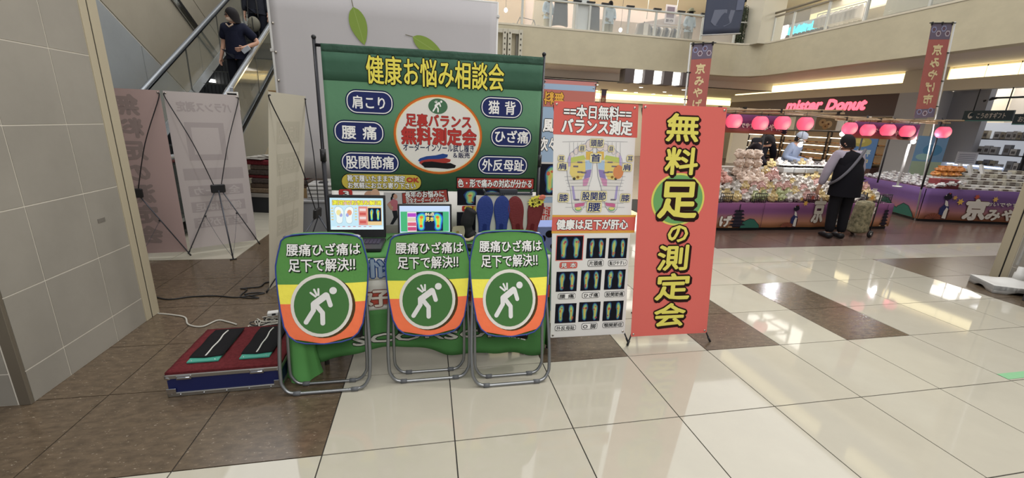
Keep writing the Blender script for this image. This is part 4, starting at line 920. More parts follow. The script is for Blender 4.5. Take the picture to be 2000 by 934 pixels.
for x in (-1.16, 1.14):
    p = B().cyl((x, .03, 0), (x, .03, 2.74), .016, mat('white_pipe', '#bdbcb9', .4), n=10).build('pipe', t)
    for z in (.9, 1.25, 1.62, 2.1, 2.6): B().box((x, .03, z), (.05, .045, .03), mat('white_pipe')).build('clamp', p, .004)
B().cyl((-1.16, .03, 2.73), (1.14, .03, 2.73), .016, mat('white_pipe'), n=10).build('top_pipe', t)
rg = B()
for k in range(7): rg.cyl((-1.13, -.012, 1.0+.27*k), (-1.13, .008, 1.0+.27*k), .012, GROM, n=10)
rg.build('eyelets', t)
t = thing('grey_counter', 'low grey counter behind the left backdrop pole', 'counter', (-.42, 2.98, 0))
B().bb((-.50, -.13, .0), (.5, .17, .615), mat('grey_counter_panel', '#77787c', .6)).build('body', t, .004); B().bb((-.52, -.14, .615), (.52, .18, .635), mat('counter_top', '#9a9a9c', .5)).build('worktop', t, .003)
t = thing('printer', 'white office printer on the grey counter behind the backdrop pole', 'printer', (-.60, 2.98, .636))
B().bb((-.13, -.10, 0), (.2, .16, .13), mat('printer_white', '#a9a8a6', .5)).build('body', t, .008); B().bb((-.12, -.09, .135), (.19, .16, .165), mat('printer_white')).build('scanner_lid', t, .008); B().bb((-.02, -.06, .166), (.06, .02, .178), BLACKP).build('handset', t, .003)
pr_ = B()
for k in range(3): pr_.bb((-.12, -.103, .02+.04*k), (.19, -.099, .025+.04*k), BLACKP)
pr_.build('tray_gaps', t)
t = thing('cardboard_offcut', 'brown cardboard panel standing on the grey counter beside the printer', 'cardboard', (-.83, 2.99, .636)); B().bb((-.09, -.01, 0), (.09, .01, .10), mat('cardboard', '#8b7350', .8)).build('sheet', t)

# ---------------------------------------------------------------- escalator
ED = mat('escalator_black', '#17181a', .5); HR = mat('handrail_rubber', '#75797d', .25, .5); SK = mat('skirt_steel', '#b7bbbf', .22, 1.0); EG = mat('balustrade_glass', '#7d837c', .05, alpha=.22); EGR = mat('balustrade_glass_dark', '#454a48', .05, alpha=.62); CLAD = mat('escalator_cladding', '#6f7270', .35, .5)
y0e, se = 4.1, .6; ez = lambda y: max(0, (y-y0e)*se)
t = thing('escalator', 'black escalator with glass sides rising behind the pale banner stands', 'escalator', (-2.88, 4.1, 0))
ox, oy = -2.88, 4.1
st0 = B(); st0.bb((-.42, 0, -.3), (.42, .40, 0), ED); 
for k in range(14): st0.bb((-.41+.06*k, .0, .0), (-.37+.06*k, .40, .006), mat('step_ridge', '#26282a', .5))
for k in range(14): st0.bb((-.41+.06*k, -.006, -.22), (-.37+.06*k, .0, 0), mat('step_ridge'))
st0.bb((-.42, -.004, -.012), (.42, .02, .008), mat('step_edge', '#3a3a34', .5))
s0 = None
for k in range(-2, 22):
    y = 4.1+.4*k; 
    if s0 is None: s0 = st0.build('step', t); o = s0
    else: o = s0.copy(); COL.objects.link(o)
    o.location = (0, y-oy, max(.02, (k+1)*.24))
def rampline(x, h, ya=3.2, yb=12.5): return [Vector((x-ox, y-oy, (ez(y)+h))) for y in (ya, 3.9, 4.1, 4.3, 6, 8, 10, yb)]
def ramp_sheet(x, h0, h1, m, th=.012, ya=3.2):
    b = B(); A, C = rampline(x, h0, ya), rampline(x, h1, ya); n = len(A); T = Vector((th, 0, 0))
    vs = A+C+[p+T for p in A]+[p+T for p in C]; fs = []
    for i in range(n-1):
        fs += [(i, i+1, n+i+1, n+i), (2*n+i+1, 2*n+i, 3*n+i, 3*n+i+1), (n+i, n+i+1, 3*n+i+1, 3*n+i), (i+1, i, 2*n+i, 2*n+i+1)]
    return b.add(vs, fs, m)
for x, sx in ((-3.40, 1), (-2.36, -1)):
    p = B().tube(rampline(x, .95), .036, HR, 10).build('handrail', t); ramp_sheet(x-.03, .90, .93, CHROME, .06).build('rail_track', p)
    ramp_sheet(x-.006, .24, .90, EG if sx > 0 else EGR).build('glass_panel', t)
    ramp_sheet(x+sx*.10-(.10 if sx > 0 else 0)*0-.006, -.1, .20, SK).build('skirt', t)
    lo = min(x, x+sx*.12); b = ramp_sheet(lo-.02, .20, .245, SK, .15); b.build('deck', t)
    ramp_sheet(x-sx*.05, -.62, .22, CLAD, .012, 3.9).build('side_cladding', t)
jn = B()
for y in (5.4, 6.7, 8.0, 9.3):
    for x in (-3.40, -2.36): jn.bb((x-.009-ox, y-oy-.006, ez(y)+.245), (x+.009-ox, y-oy+.006, ez(y)+.9), mat('dark_joint'))
jn.build('glass_joints', t)
ul = B()
for k in range(0, 5): ul.box((-3.285-ox, 4.5+1.35*k-oy, ez(4.5+1.35*k)+.13), (.02, .22, .05), LAMPW)
ul.build('skirt_glint', t)  # glowing blocks in place of bright reflections on the steel skirt
# things stored beside the escalator foot
t = thing('rug_stack', 'stack of folded red and brown rugs on a low cabinet by the escalator', 'rugs', (-1.74, 5.45, 0), rad(-12))
B().bb((-.42, -.3, 0), (.5, .3, .24), mat('dark_cabinet', '#26272a', .5)).build('cabinet', t); B().bb((-.44, -.31, .24), (.5, .3, .29), mat('cabinet_edge', '#8f8a84', .5)).build('cabinet_top', t)
z = .295
for k, h in enumerate(('#7a6a58', '#57493f', '#4e4642', '#63292c', '#4c443f', '#564b43', '#6a2b30')):
    d = .075 if k not in (3,) else .05
    B().bb((-.40+.03*(k % 3), -.27+.01*(k % 2), z+.001), (.48+.02*(k % 3), .25, z+d-.001), mat('rug_%d' % k, h, .95, noise=(40, .3), spec=.1)).build('rug', t, .012).__setitem__('label', ('tan rug', 'dark brown rug', 'grey brown rug', 'thin dark red rug', 'dark grey rug', 'brown rug', 'dark red rug on top')[k]); z += d
z_top = z
for k in range(5):
    a = rad(-25+15*k); t2 = tag(B().bb((-.2, -.13, 0), (.2, .13, .008), mat('newsprint', '#9a968e', .8)).build('newspaper', None, 0, (-2.06+.07*k, 5.35+.03*k, z_top+.012+.010*k)), ('lowest', 'second lowest', 'middle', 'second highest', 'topmost')[k]+' folded paper sheet of the pile on the rug stack', 'paper', 'papers on the rug stack'); t2.rotation_euler = (0, 0, a)
t = thing('hand_truck', 'white framed trolley standing behind the rug stack', 'trolley', (-1.66, 6.12, 0))
for s_ in (-1, 1): B().cyl((s_*.18, 0, .05), (s_*.18, .0, 1.375), .016, mat('white_pipe'), n=8).build('upright', t)
for z in (.06, .5, .95, 1.32): B().cyl((-.18, 0, z), (.18, 0, z), .013, mat('white_pipe'), n=8).build('rung', t)
B().bb((-.22, -.2, .03), (.26, .2, .06), mat('dark_cabinet')).build('platform', t); B().bb((-.2, -.17, .06), (.24, .18, 1.37), mat('dark_carton', '#3a3430', .8)).build('load', t)
t = thing('cardboard_box', 'brown cardboard box on the trolley load beside the escalator', 'box', (-1.72, 6.06, 1.385), rad(-4)); B().bb((-.24, -.15, 0), (.2, .17, .44), mat('cardboard')).build('carton', t, .004)
for z in (.33, .24): B().bb((-.22, -.153, z), (-.13, -.150, z+.06), mat('paper_label', '#b5b1a8', .7)).build('paper_label', t)
t = thing('warning_sign', 'small black and white warning sign on a post by the escalator', 'sign', (-2.16, 5.1, 0)); B().bb((-.02, -.02, 0), (.02, .02, 1.80), CHROME).build('post', t, .003)
B().bb((-.075, -.03, 1.50), (.075, -.02, 1.74), INK_WHITE).build('plate', t); P = Print(lambda u, v, n: Vector((u, -.0305-n, v)))
P.ell((0, 1.60), .058, .058, INK_BLACK, 1, 20, 'symbol'); P.ell((0, 1.60), .044, .044, INK_WHITE, 2, 20, 'symbol'); P.seg((-.03, 1.63), (.03, 1.57), .014, INK_BLACK, 3, 'symbol'); P.ell((0, 1.60), .02, .025, INK_BLACK, 3, 10, 'symbol'); P.rect((-.06, 1.69), (.06, 1.72), INK_BLACK, 1, 'symbol'); P.build(t)
t = thing('white_tray', 'white plastic tray on the pale floor beside the rug stack', 'tray', (-1.50, 4.7, 0), .4); B().bb((-.14, -.1, 0), (.16, .1, .09), mat('white_plastic')).build('base', t, .01); B().prism([(-.12, 0), (.14, 0), (.14, .10)], -.09, .09, mat('white_plastic'), Matrix.Translation((0, 0, .09)) @ Matrix.Rotation(PI/2, 4, 'X')).build('wedge', t)

# ---------------------------------------------------------------- people
def skin(name, verts, edges, radii, m, parent, sub=1, root=0):
    me = bpy.data.meshes.new(name); me.from_pydata(verts, edges, []); o = bpy.data.objects.new(name, me); COL.objects.link(o)
    md = o.modifiers.new('grow', 'SKIN'); md.use_smooth_shade = True
    for i, r in enumerate(radii): sv = me.skin_vertices[0].data[i]; sv.radius = r if isinstance(r, tuple) else (r, r); sv.use_root = i == root
    s_ = o.modifiers.new('soft', 'SUBSURF'); s_.levels = sub; s_.render_levels = sub
    bpy.context.view_layer.update(); ev = o.evaluated_get(bpy.context.evaluated_depsgraph_get()); nm = bpy.data.meshes.new_from_object(ev)
    o.modifiers.clear(); o.data = nm; bpy.data.meshes.remove(me); nm.name = name
    nm.materials.clear(); nm.materials.append(m); nm.polygons.foreach_set('use_smooth', [True]*len(nm.polygons)); o.parent = parent
    return o
REST = dict(pelvis=(0, 0, .93), waist=(0, 0, 1.06), chest=(0, -.005, 1.24), neck=(0, .0, 1.36), jaw=(0, -.012, 1.43), crown=(0, -.005, 1.53),
            ls=(.15, 0, 1.31), le=(.20, .01, 1.06), lw=(.21, -.03, .84), rs=(-.15, 0, 1.31), re=(-.20, .01, 1.06), rw=(-.21, -.03, .84),
            lh=(.085, 0, .88), lk=(.09, -.015, .49), la=(.09, .02, .08), lt=(.095, -.12, .035), rh=(-.085, 0, .88), rk=(-.09, -.015, .49), ra=(-.09, .02, .08), rt=(-.095, -.12, .035))
RAD = dict(pelvis=(.135, .10), waist=(.12, .09), chest=(.14, .10), neck=.05, jaw=.068, crown=.078, ls=.06, le=.040, lw=.027, rs=.06, re=.040, rw=.027, lh=.085, lk=.055, la=.038, lt=.03, rh=.085, rk=.055, ra=.038, rt=.03)
BONES = [('pelvis', 'waist'), ('waist', 'chest'), ('chest', 'neck'), ('neck', 'jaw'), ('jaw', 'crown'), ('chest', 'ls'), ('ls', 'le'), ('le', 'lw'), ('chest', 'rs'), ('rs', 're'), ('re', 'rw'), ('pelvis', 'lh'), ('lh', 'lk'), ('lk', 'la'), ('la', 'lt'), ('pelvis', 'rh'), ('rh', 'rk'), ('rk', 'ra'), ('ra', 'rt')]
def chain(J, names, grow, m, name, t, over={}):
    ix = {}; vs = []; rr = []; es = []
    for a, b in BONES:
        if a in names and b in names:
            for k in (a, b):
                if k not in ix:
                    ix[k] = len(vs); vs.append(J[k]); r = over.get(k, RAD[k]); rr.append(tuple(x+grow for x in r) if isinstance(r, tuple) else r+grow)
            es.append((ix[a], ix[b]))
    return skin(name, vs, es, rr, m, t)
def loft(J, rx, m, t, name, drop=.12, ry=.128, up='chest'):
    """the hanging body of a garment: oval sections down the spine"""
    c = [J[up], J['chest'].lerp(J['waist'], .5), J['waist'], J['waist'].lerp(J['pelvis'], .6), J['pelvis']+Vector((0, 0, -drop*.4)), J['pelvis']+Vector((0, 0, -drop))]
    k = [.80, .92, .97, 1.0, 1.04, 1.08]; n = 20; vs = []
    for p, s_ in zip(c, k):
        for i in range(n): a = 2*PI*i/n; vs.append((p.x+rx*s_*math.cos(a), p.y+ry*s_*math.sin(a), p.z))
    fs = [(r*n+i, (r+1)*n+i, (r+1)*n+(i+1) % n, r*n+(i+1) % n) for r in range(len(c)-1) for i in range(n)]
    return B().add(vs, fs, m, True).build(name, t)
SKINM = mat('skin_tone', '#b98f78', .55); HAIRB = mat('black_hair', '#1a1719', .75, spec=.2)
def person(label, loc, rotz, scale, pose={}, top='#20232e', legs='#1b1c22', sleeve='short', hair='bob', grp=None, top_len=.86, hands=True, mask=False, skin_m=None, shoes='#17171a', cat='person', nm='person', face=True):
    t = thing(nm, label, cat, loc, rotz, grp); t.scale = (scale,)*3
    J = dict(REST); J.update(pose); J = {k: Vector(v) for k, v in J.items()}; sm = skin_m or SKINM
    names = list(REST); ix = {k: i for i, k in enumerate(names)}; vs = [J[k] for k in names]; rr = [RAD[k] for k in names]; es = [(ix[a], ix[b]) for a, b in BONES]
    if hands:
        for s_, wk, ek, sg in (('l', 'lw', 'le', 1), ('r', 'rw', 're', -1)):
            d = (J[wk]-J[ek]).normalized(); side = d.cross(Vector((sg, 0, 0))); side = side.normalized() if side.length > .2 else Vector((0, -1, 0)); nrm = d.cross(side)
            pal = len(vs); vs.append(J[wk]+d*.055); rr.append((.030, .016)); es.append((ix[wk], pal))
            for q, ln in zip((-.027, -.009, .009, .027), (.055, .066, .070, .062)):
                b0 = len(vs); vs += [J[wk]+d*.095+side*q, J[wk]+d*(.095+ln*.5)+side*q*1.1+nrm*.006, J[wk]+d*(.095+ln)+side*q*1.1+nrm*.02]; rr += [.0085, .008, .0065]; es += [(pal, b0), (b0, b0+1), (b0+1, b0+2)]
            b0 = len(vs); vs += [J[wk]+d*.05+side*.034, J[wk]+d*.085+side*.05+nrm*.01]; rr += [.010, .008]; es += [(pal, b0), (b0, b0+1)]
    skin('body', vs, es, rr, sm, t, 1, ix['pelvis'])
    hd = (J['crown']-J['jaw']).normalized(); hc = J['jaw'].lerp(J['crown'], .55); M = Matrix.Translation(hc) @ hd.to_track_quat('Z', 'Y').to_matrix().to_4x4()
    yaw = pose.get('yaw', 0) if False else 0
    fm = M
    if face:
        f = B().sph((0, -.0, 0), (.074, .088, .108), sm, 16, 12, fm); f.sph((0, -.088, -.018), (.012, .016, .02), sm, 8, 6, fm)
        for s_ in (-1, 1): f.sph((s_*.075, .005, -.015), (.012, .018, .028), sm, 8, 6, fm)
        f.build('head', t)
        e = B()
        for s_ in (-1, 1): e.sph((s_*.030, -.080, .006), (.013, .008, .007), mat('eye_dark', '#1a1514', .3), 8, 6, fm); e.box((s_*.030, -.081, .026), (.034, .008, .006), HAIRB, fm)
        e.build('eyes', t)
        if mask: B().sph((0, -.012, -.055), (.073, .088, .05), mat('face_mask', '#d2bba8', .8), 12, 8, fm).build('face_mask', t)
        else: B().sph((0, -.082, -.055), (.024, .008, .007), mat('lips', '#9a5f55', .5), 8, 6, fm).build('mouth', t)
    if hair:
        h = B(); 
        def hs(a, b_):
            az = -PI*.5+2*PI*a; front = max(0, -math.sin(az)); z1 = {'bob': -.13, 'short': -.085, 'long': -.16}[hair]; lim = z1*(1-front**1.5)+.055*front**1.5
            el = PI/2*(1-b_); zc = .118*math.sin(el) if b_ < .6 else None
            k = math.cos(el) if b_ < .999 else 1
            zz_ = .122*math.sin(el); zz_ = zz_ if zz_ > 0 else 0
            z = .122-(.122-lim)*b_; k = math.sqrt(max(0, 1-max(0, z)**2/.1221**2)); bul = 1.24 if hair != 'short' else 1.0
            return (.085*bul*k*math.cos(az), .098*k*math.sin(az)*1.02+.006, z+.004)
        h.grid(24, 10, hs, HAIRB, True, fm); h.grid(24, 10, lambda a, b_: tuple(c*.93 for c in hs(1-a, b_)), HAIRB, True, fm); h.build('hair', t)
    tm = mat('cloth_'+top.lstrip('#'), top, .85, spec=.15, bump=(12, .5)); lm = mat('cloth_'+legs.lstrip('#'), legs, .85, spec=.15, bump=(12, .4))
    J2 = dict(J); J2['pelvis'] = J['pelvis'].lerp(J['waist'], 0) 
    up = ['pelvis', 'waist', 'chest', 'ls', 'rs']; 
    if sleeve in ('short', 'long'): up += ['le', 're']
    if sleeve == 'long': up += ['lw', 'rw']
    Jt = dict(J); ov = {'pelvis': (.155, .115), 'chest': (.15, .11), 'ls': .068, 'rs': .068, 'le': .052, 're': .052, 'lw': .036, 'rw': .036}
    if sleeve == 'short':
        for k in 'lr': Jt[k+'e'] = J[k+'s'].lerp(J[k+'e'], .85)
        ov['le'] = ov['re'] = .062
    Jt['pelvis'] = J['pelvis']+Vector((0, 0, -.07))
    J3 = dict(J); J3['pelvis'] = J['pelvis'].lerp(J['waist'], .45)
    chain(Jt, up, .016, tm, 'top', t, ov)
    loft(J, .168 if top_len < 1 else .18, tm, t, 'top_hem')
    chain(J3, ['pelvis', 'lh', 'lk', 'la', 'rh', 'rk', 'ra'], .016, lm, 'trousers', t, {'la': .05, 'ra': .05, 'lk': .066, 'rk': .066})
    for k in 'lr':
        a, b_ = J[k+'a'], J[k+'t']; d = (b_-a); d.z = 0; d.normalize(); c = (a+b_)/2; c.z = a.z-.045
        B().tube([a-d*.045+Vector((0, 0, -.035)), a+Vector((0, 0, -.025)), c+d*.02+Vector((0, 0, .012)), b_+d*.05+Vector((0, 0, -.004))], [.042, .05, .042, .025], mat('shoe_'+shoes.lstrip('#'), shoes, .5), 10).build('shoe', t)
    return t, J, M
# woman riding down the escalator
t, J, M = person('woman in a navy V-neck top riding down the escalator, hand on hip', (-2.60, 6.62, 1.50), rad(-8), 1.0, dict(le=(.33, .06, 1.10), lw=(.19, -.10, 1.0), re=(-.215, .03, 1.07), rw=(-.24, -.04, .86), lk=(.09, -.07, .5), crown=(-.01, -.02, 1.525)), '#171a2a', '#15171f', 'short', 'bob', mask=True)
nk = B().tube([(-.055, -.125, 1.335), (0, -.152, 1.285), (.055, -.125, 1.335)], .012, mat('neckline', '#9c8a78', .7), 7).build('neckline', t)
gl = B()
for s_ in (-1, 1): gl.tube([Vector((s_*.032+.024*math.cos(a), -.092, .006+.016*math.sin(a))) for a in (k*PI/5 for k in range(10))], .0035, BLACKP, 5, True, M)
gl.build('glasses', t)
tag(B().bb((-.035, -.006, -.07), (.035, .006, .07), mat('phone_white', '#aab0b8', .3)).build('phone', None, .004, (-2.405, 6.455, 2.46)), 'pale phone in the hand of the woman on the escalator', 'phone').rotation_euler = (.2, .9, .2)
t, J, M = person('person in dark trousers higher up the escalator, only legs in view', (-2.78, 8.30, 2.52), 0, 1.0, dict(), '#23252c', '#191b24', 'long', 'short')
tb = thing('shoulder_bag', 'olive grey shoulder bag carried by the person higher up the escalator', 'bag', (-2.80, 8.12, 3.13)); B().sph((0, 0, 0), (.115, .07, .14), mat('bag_canvas', '#6a675a', .8), 14, 10).build('pouch', tb); B().tube(smooth_path([(-.09, 0, .10), (-.06, .02, .5), (.06, .02, .5), (.09, 0, .10)], 5), .012, BLACKP, 6).build('strap', tb); B().bb((-.006, -.075, -.11), (.006, -.06, .11), BLACKP).build('zip', tb); B().bb((-.08, -.07, -.07), (-.03, -.055, .0), mat('bag_pocket', '#55534a', .8)).build('pocket', tb, .004)
# shopper at the stall, seen from behind
t, J, M = person('shopper in a black vest with grey sleeves, back turned, at the market stall', (6.47, 3.33, 0), PI+rad(-12), .96, dict(chest=(0, -.09, 1.22), neck=(.0, -.13, 1.345), jaw=(.01, -.16, 1.40), crown=(.02, -.175, 1.50), waist=(0, -.02, 1.06), ls=(.165, -.10, 1.28), rs=(-.165, -.10, 1.28), le=(.26, -.10, 1.02), re=(-.25, -.10, 1.02), lw=(.27, -.16, .80), rw=(-.22, -.28, .92), lk=(.10, -.01, .49), la=(.10, .03, .08)), '#9a93a0', '#17161a', 'long', 'short')
loft(J, .205, mat('black_vest_cloth', '#17161b', .9, spec=.1), t, 'vest_skirt', .26, .165)
chain(J, ['pelvis', 'waist', 'chest', 'ls', 'rs'], .045, mat('black_vest_cloth', '#17161b', .9, spec=.1), 'vest', t, {'pelvis': (.17, .125), 'lh': .10, 'rh': .10, 'ls': .062, 'rs': .062, 'chest': (.155, .115)})
B().tube(smooth_path([(-.15, .0, 1.37), (-.05, .075, 1.27), (.10, .125, 1.08), (.21, .10, .93), (.24, -.02, .84)], 6), .021, mat('grey_strap', '#5b5960', .8), 6).build('bag_strap', t)
tr = thing('shopping_trolley', 'patterned beige shopping trolley bag beside the shopper at the stall', 'trolley bag', (7.0, 3.42, 0), rad(8))
PATT = mat('floral_canvas', '#8c8266', .85, noise=(22, .3), h2='#4d4a35')
B().slabgrid(16, 10, lambda a, b_: (.17*math.cos(a*2*PI)*(1-.15*b_)+.03*b_, .12*math.sin(a*2*PI)*(1-.1*b_), .10+.42*b_), (0, 0, .001), PATT).sph((.03, 0, .51), (.145, .11, .05), PATT, 14, 6).sph((0, 0, .10), (.17, .12, .05), PATT, 14, 6).build('bag', tr)
for s_ in (-1, 1): w_ = B().cyl((.12, s_*.12-.012, .055), (.12, s_*.12+.012, .055), .055, BLACKP, n=16).build('wheel', tr); B().cyl((.12, s_*.12-.016, .055), (.12, s_*.12+.016, .055), .02, STEEL, n=10).build('wheel_hub', w_)
B().tube([(.15, -.09, .05), (.17, -.09, .66), (.17, .09, .66), (.15, .09, .05)], .009, BLACKP, 7).build('handle', tr)
# stall staff behind the goods
bent = dict(chest=(0, -.16, 1.18), neck=(0, -.25, 1.27), jaw=(0, -.31, 1.29), crown=(0, -.37, 1.36), waist=(0, -.04, 1.05), ls=(.16, -.17, 1.24), rs=(-.16, -.17, 1.24), le=(.20, -.26, 1.0), re=(-.2, -.26, 1.0), lw=(.12, -.42, .88), rw=(-.12, -.42, .88))
t, J, M = person('stall keeper in black with a dark cap bending over the sweets', (6.50, 5.50, 0), rad(55), 1.0, bent, '#211c20', '#1b1a1e', 'long', 'short')
B().sph((0, .0, .055), (.09, .105, .075), mat('dark_cap', '#1c1618', .8), 16, 8, M).build('cap', t); B().box((0, -.11, .055), (.12, .09, .012), mat('dark_cap'), M).build('cap_peak', t)
t, J, M = person('stall keeper in black leaning behind the second post', (7.25, 6.05, 0), rad(115), 1.06, bent, '#1b1a20', '#1b1a1e', 'long', 'bob')
t, J, M = person('stall keeper in a pale blue smock under the bright bulb', (7.62, 5.60, 0), rad(20), .98, dict(chest=(0, -.08, 1.22), neck=(0, -.11, 1.34), jaw=(0, -.14, 1.40), crown=(0, -.16, 1.49), ls=(.15, -.08, 1.29), rs=(-.15, -.08, 1.29), lw=(.12, -.35, .98), rw=(-.12, -.35, .98)), '#8f9ab0', '#3a3d48', 'long', 'short', mask=True)
B().sph((0, .0, .04), (.094, .108, .088), mat('pale_cap', '#a9b0bd', .8), 16, 8, M).build('cap', t)

# ---------------------------------------------------------------- the market stall
def gradmat(name, stops, z0, z1):
    m = bpy.data.materials.new(name); m.use_nodes = True; nt = m.node_tree; b = nt.nodes['Principled BSDF']; b.inputs['Roughness'].default_value = .75; b.inputs['Specular IOR Level'].default_value = .2
    g = nt.nodes.new('ShaderNodeNewGeometry'); sp = nt.nodes.new('ShaderNodeSeparateXYZ'); nt.links.new(g.outputs['Position'], sp.inputs[0])
    mr = nt.nodes.new('ShaderNodeMapRange'); mr.inputs['From Min'].default_value = z0; mr.inputs['From Max'].default_value = z1; nt.links.new(sp.outputs['Z'], mr.inputs['Value'])
    r = nt.nodes.new('ShaderNodeValToRGB'); nt.links.new(mr.outputs[0], r.inputs[0])
    while len(r.color_ramp.elements) < len(stops): r.color_ramp.elements.new(.5)
    for e, (p, h) in zip(r.color_ramp.elements, stops): e.position = p; e.color = (*lin(h), 1)
    nt.links.new(r.outputs[0], b.inputs['Base Color']); return m
SUN1 = gradmat('printed_sunset_cloth', ((0, '#b98256'), (.35, '#9a6a5c'), (.65, '#73486c'), (1, '#6c3f63')), .04, .43)
SUN2 = gradmat('printed_sunset_cloth_tall', ((0, '#b57a56'), (.3, '#8e6068'), (.6, '#664a78'), (1, '#5f4672')), .05, .62)
SUN3 = gradmat('printed_sunset_curtain', ((0, '#b5704e'), (.25, '#9a5560'), (.5, '#75406a'), (1, '#6a3b66')), 1.46, 1.74)
INKW = flat('#c9c2b8'); INKD = flat('#1e1b24')
def pagoda(P, c, w, h):
    for k in range(5):
        y = c[1]+h*(.08+.15*k); ww = w*(1-.1*k)
        P.poly([(c[0]-ww*.5, y+h*.02), (c[0]-ww*.36, y+h*.08), (c[0]+ww*.36, y+h*.08), (c[0]+ww*.5, y+h*.02), (c[0]+ww*.3, y), (c[0]-ww*.3, y)], INKD, 2, 'printed_pagoda'); P.rect((c[0]-ww*.27, y-h*.08), (c[0]+ww*.27, y+h*.01), flat('#2d2730'), 1.5, 'printed_pagoda')
    P.seg((c[0], c[1]+h*.72), (c[0], c[1]+h), w*.05, INKD, 2, 'printed_pagoda'); P.rect((c[0]-w*.5, c[1]-.0), (c[0]+w*.5, c[1]+h*.03), flat('#b9a98a'), 1.5, 'printed_pagoda')
def dancer(P, c, s):
    q = lambda x, y: (c[0]+x*s, c[1]+y*s)
    fan = [q(-.55+.0, .0)]+[q(-.28+.32*math.cos(a), .0+.22*math.sin(a)) for a in (PI*k/8 for k in range(8, -1, -1))]
    P.poly(fan, flat('#7a4636'), 1.5, 'printed_figure')
    for k in range(1, 8): a = PI*k/8; P.seg(q(-.28, .0), q(-.28+.31*math.cos(a), .21*math.sin(a)), .008*s, flat('#2f1c1a'), 2, 'printed_figure')
    P.poly([q(-.02, .0), q(.22, .0), q(.24, .35), q(.16, .42), q(.0, .2)], flat('#4a2c2c'), 2, 'printed_figure')
    P.poly([q(-.12, .18), q(.02, .15), q(.2, .42), q(.14, .58), q(-.02, .56), q(-.14, .42)], flat('#2d3056'), 2.5, 'printed_figure'); P.poly([q(.03, .05), q(.18, .02), q(.17, .4), q(.1, .46), q(.04, .3)], INKW, 3, 'printed_figure')
    P.poly([q(-.02, .72), q(.07, .68), q(.15, .5), q(.06, .5), q(.0, .56)], INKW, 3.2, 'printed_figure'); P.ell(q(.04, .84), .15*s, .10*s, INKD, 4, 18, 'printed_figure'); P.ell(q(.06, .93), .09*s, .07*s, INKD, 4.2, 14, 'printed_figure'); P.ell(q(.07, .97), .03*s, .02*s, flat('#a8423c'), 5, 10, 'printed_figure'); P.ell(q(-.05, .9), .02*s, .02*s, INKW, 5, 8, 'printed_figure')
def star(P, c, r, h): P.poly([(c[0]+(r if k % 2 == 0 else r*.5)*math.cos(PI*k/6+.2), c[1]+(r if k % 2 == 0 else r*.5)*math.sin(PI*k/6+.2)) for k in range(12)], flat(h), 2, 'printed_leaf')
def hills(P, pts, L=1): P.poly(pts, INKD, L, 'printed_hills'); c = (sum(p[0] for p in pts)/len(pts), min(p[1] for p in pts)); P.poly([(c[0]+(p[0]-c[0])*.955, c[1]+(p[1]-c[1])*.94) for p in pts], flat('#2f5a4c'), L+.6, 'printed_hills')
t = thing('stall_counter', 'long low stall counter wrapped in purple and orange sunset cloth, nearer of the two', 'counter', (6.35, 4.4, 0))
x0, x1, y0, y1 = 4.45, 8.12, 3.82, 5.05
B().bb((x0-6.35, y0-4.4+.03, 0), (x1-6.35, y1-4.4, .06), mat('dark_plinth', '#171518', .6)).bb((x0-6.35+.02, y0-4.4+.04, .06), (x1-6.35-.02, y1-4.4, .40), mat('stall_carcass', '#4a4038', .7)).build('plinth', t)
B().bb((x0-6.35, y0-4.4, .405), (x1-6.35, y1-4.4, .43), mat('stall_top', '#6e4560', .7)).build('top_board', t)
c = B(); c.slabgrid(60, 4, lambda a, b_: (x0-6.35+(x1-x0)*a, y0-4.4-.012-.010*(1-b_)*math.sin(a*47)*math.sin(a*13), .05+.385*b_), (0, .004, 0), SUN1)
c.slabgrid(10, 3, lambda a, b_: (x1-6.35+.012, y0-4.4+(y1-y0)*a, .05+.385*b_), (-.004, 0, 0), SUN1); c.build('printed_cloth', t)
[B().bb((x0-6.35+.01, yy-.064-4.4, .431), (x1-6.35-.01, yy+.0635-4.4 if yy < 4.8 else y1-4.4, .436+(yy-4.0)*.52), mat('stall_riser', '#a39a90', .7)).build('riser_step', t) for yy in (4.09, 4.22, 4.35, 4.48, 4.61, 4.74, 4.87)]
P = Print(lambda u, v, n: Vector((u-6.35, y0-4.4-.026-n, v)))
pagoda(P, (5.17, .06), .30, .36); hills(P, [(5.22, .05), (5.26, .15), (5.38, .20), (5.46, .19), (5.56, .10), (5.58, .05)]); P.text('げ', (4.84, .07), (5.06, .25), INKW, .05, .1, flat('#5a4030'), 4)
dancer(P, (6.18, .055), .36); star(P, (6.247, 0.508), .035, '#c9a25a'); star(P, (6.342, 0.443), .05, '#cfa04e'); star(P, (6.451, 0.533), .04, '#a8503e'); P.text('京', (6.509, 0.117), (6.733, 0.535), INKW, .06, .09, flat('#5a4030'), 4); P.text('みや', (6.95, .06), (7.62, .30), INKW, .05, .09, flat('#5a4030'), 4); P.text('げ', (7.606, 0.074), (7.746, 0.404), INKW, .05, .1, flat('#5a4030'), 4)
star(P, (7.607, 0.54), .05, '#c9913f'); pagoda(P, (7.98, .06), .16, .36); P.seg((5.60, .05), (5.60, .43), .006, flat('#4a2f40'), 1, 'cloth_seam'); P.build(t)
t = thing('stall_counter', 'farther stall counter with purple cloth, green hills and flat boxes on top', 'counter', (10.2, 4.8, 0))
A1, A2, A3 = Vector((10.25, 6.40, 0)), Vector((9.515, 4.358, 0)), Vector((13.4, 3.558, 0)); A4 = Vector((13.9, 5.6, 0)); bs = Vector((10.2, 4.8, 0)); cen = (A1+A2+A3+A4)/4
def poly_prism(b, ps, z0, z1, m, ins=0):
    ps = [p+(cen-p).normalized()*ins-bs for p in ps]; return b.prism([(p.x, p.y) for p in ps][::1], z0, z1, m)
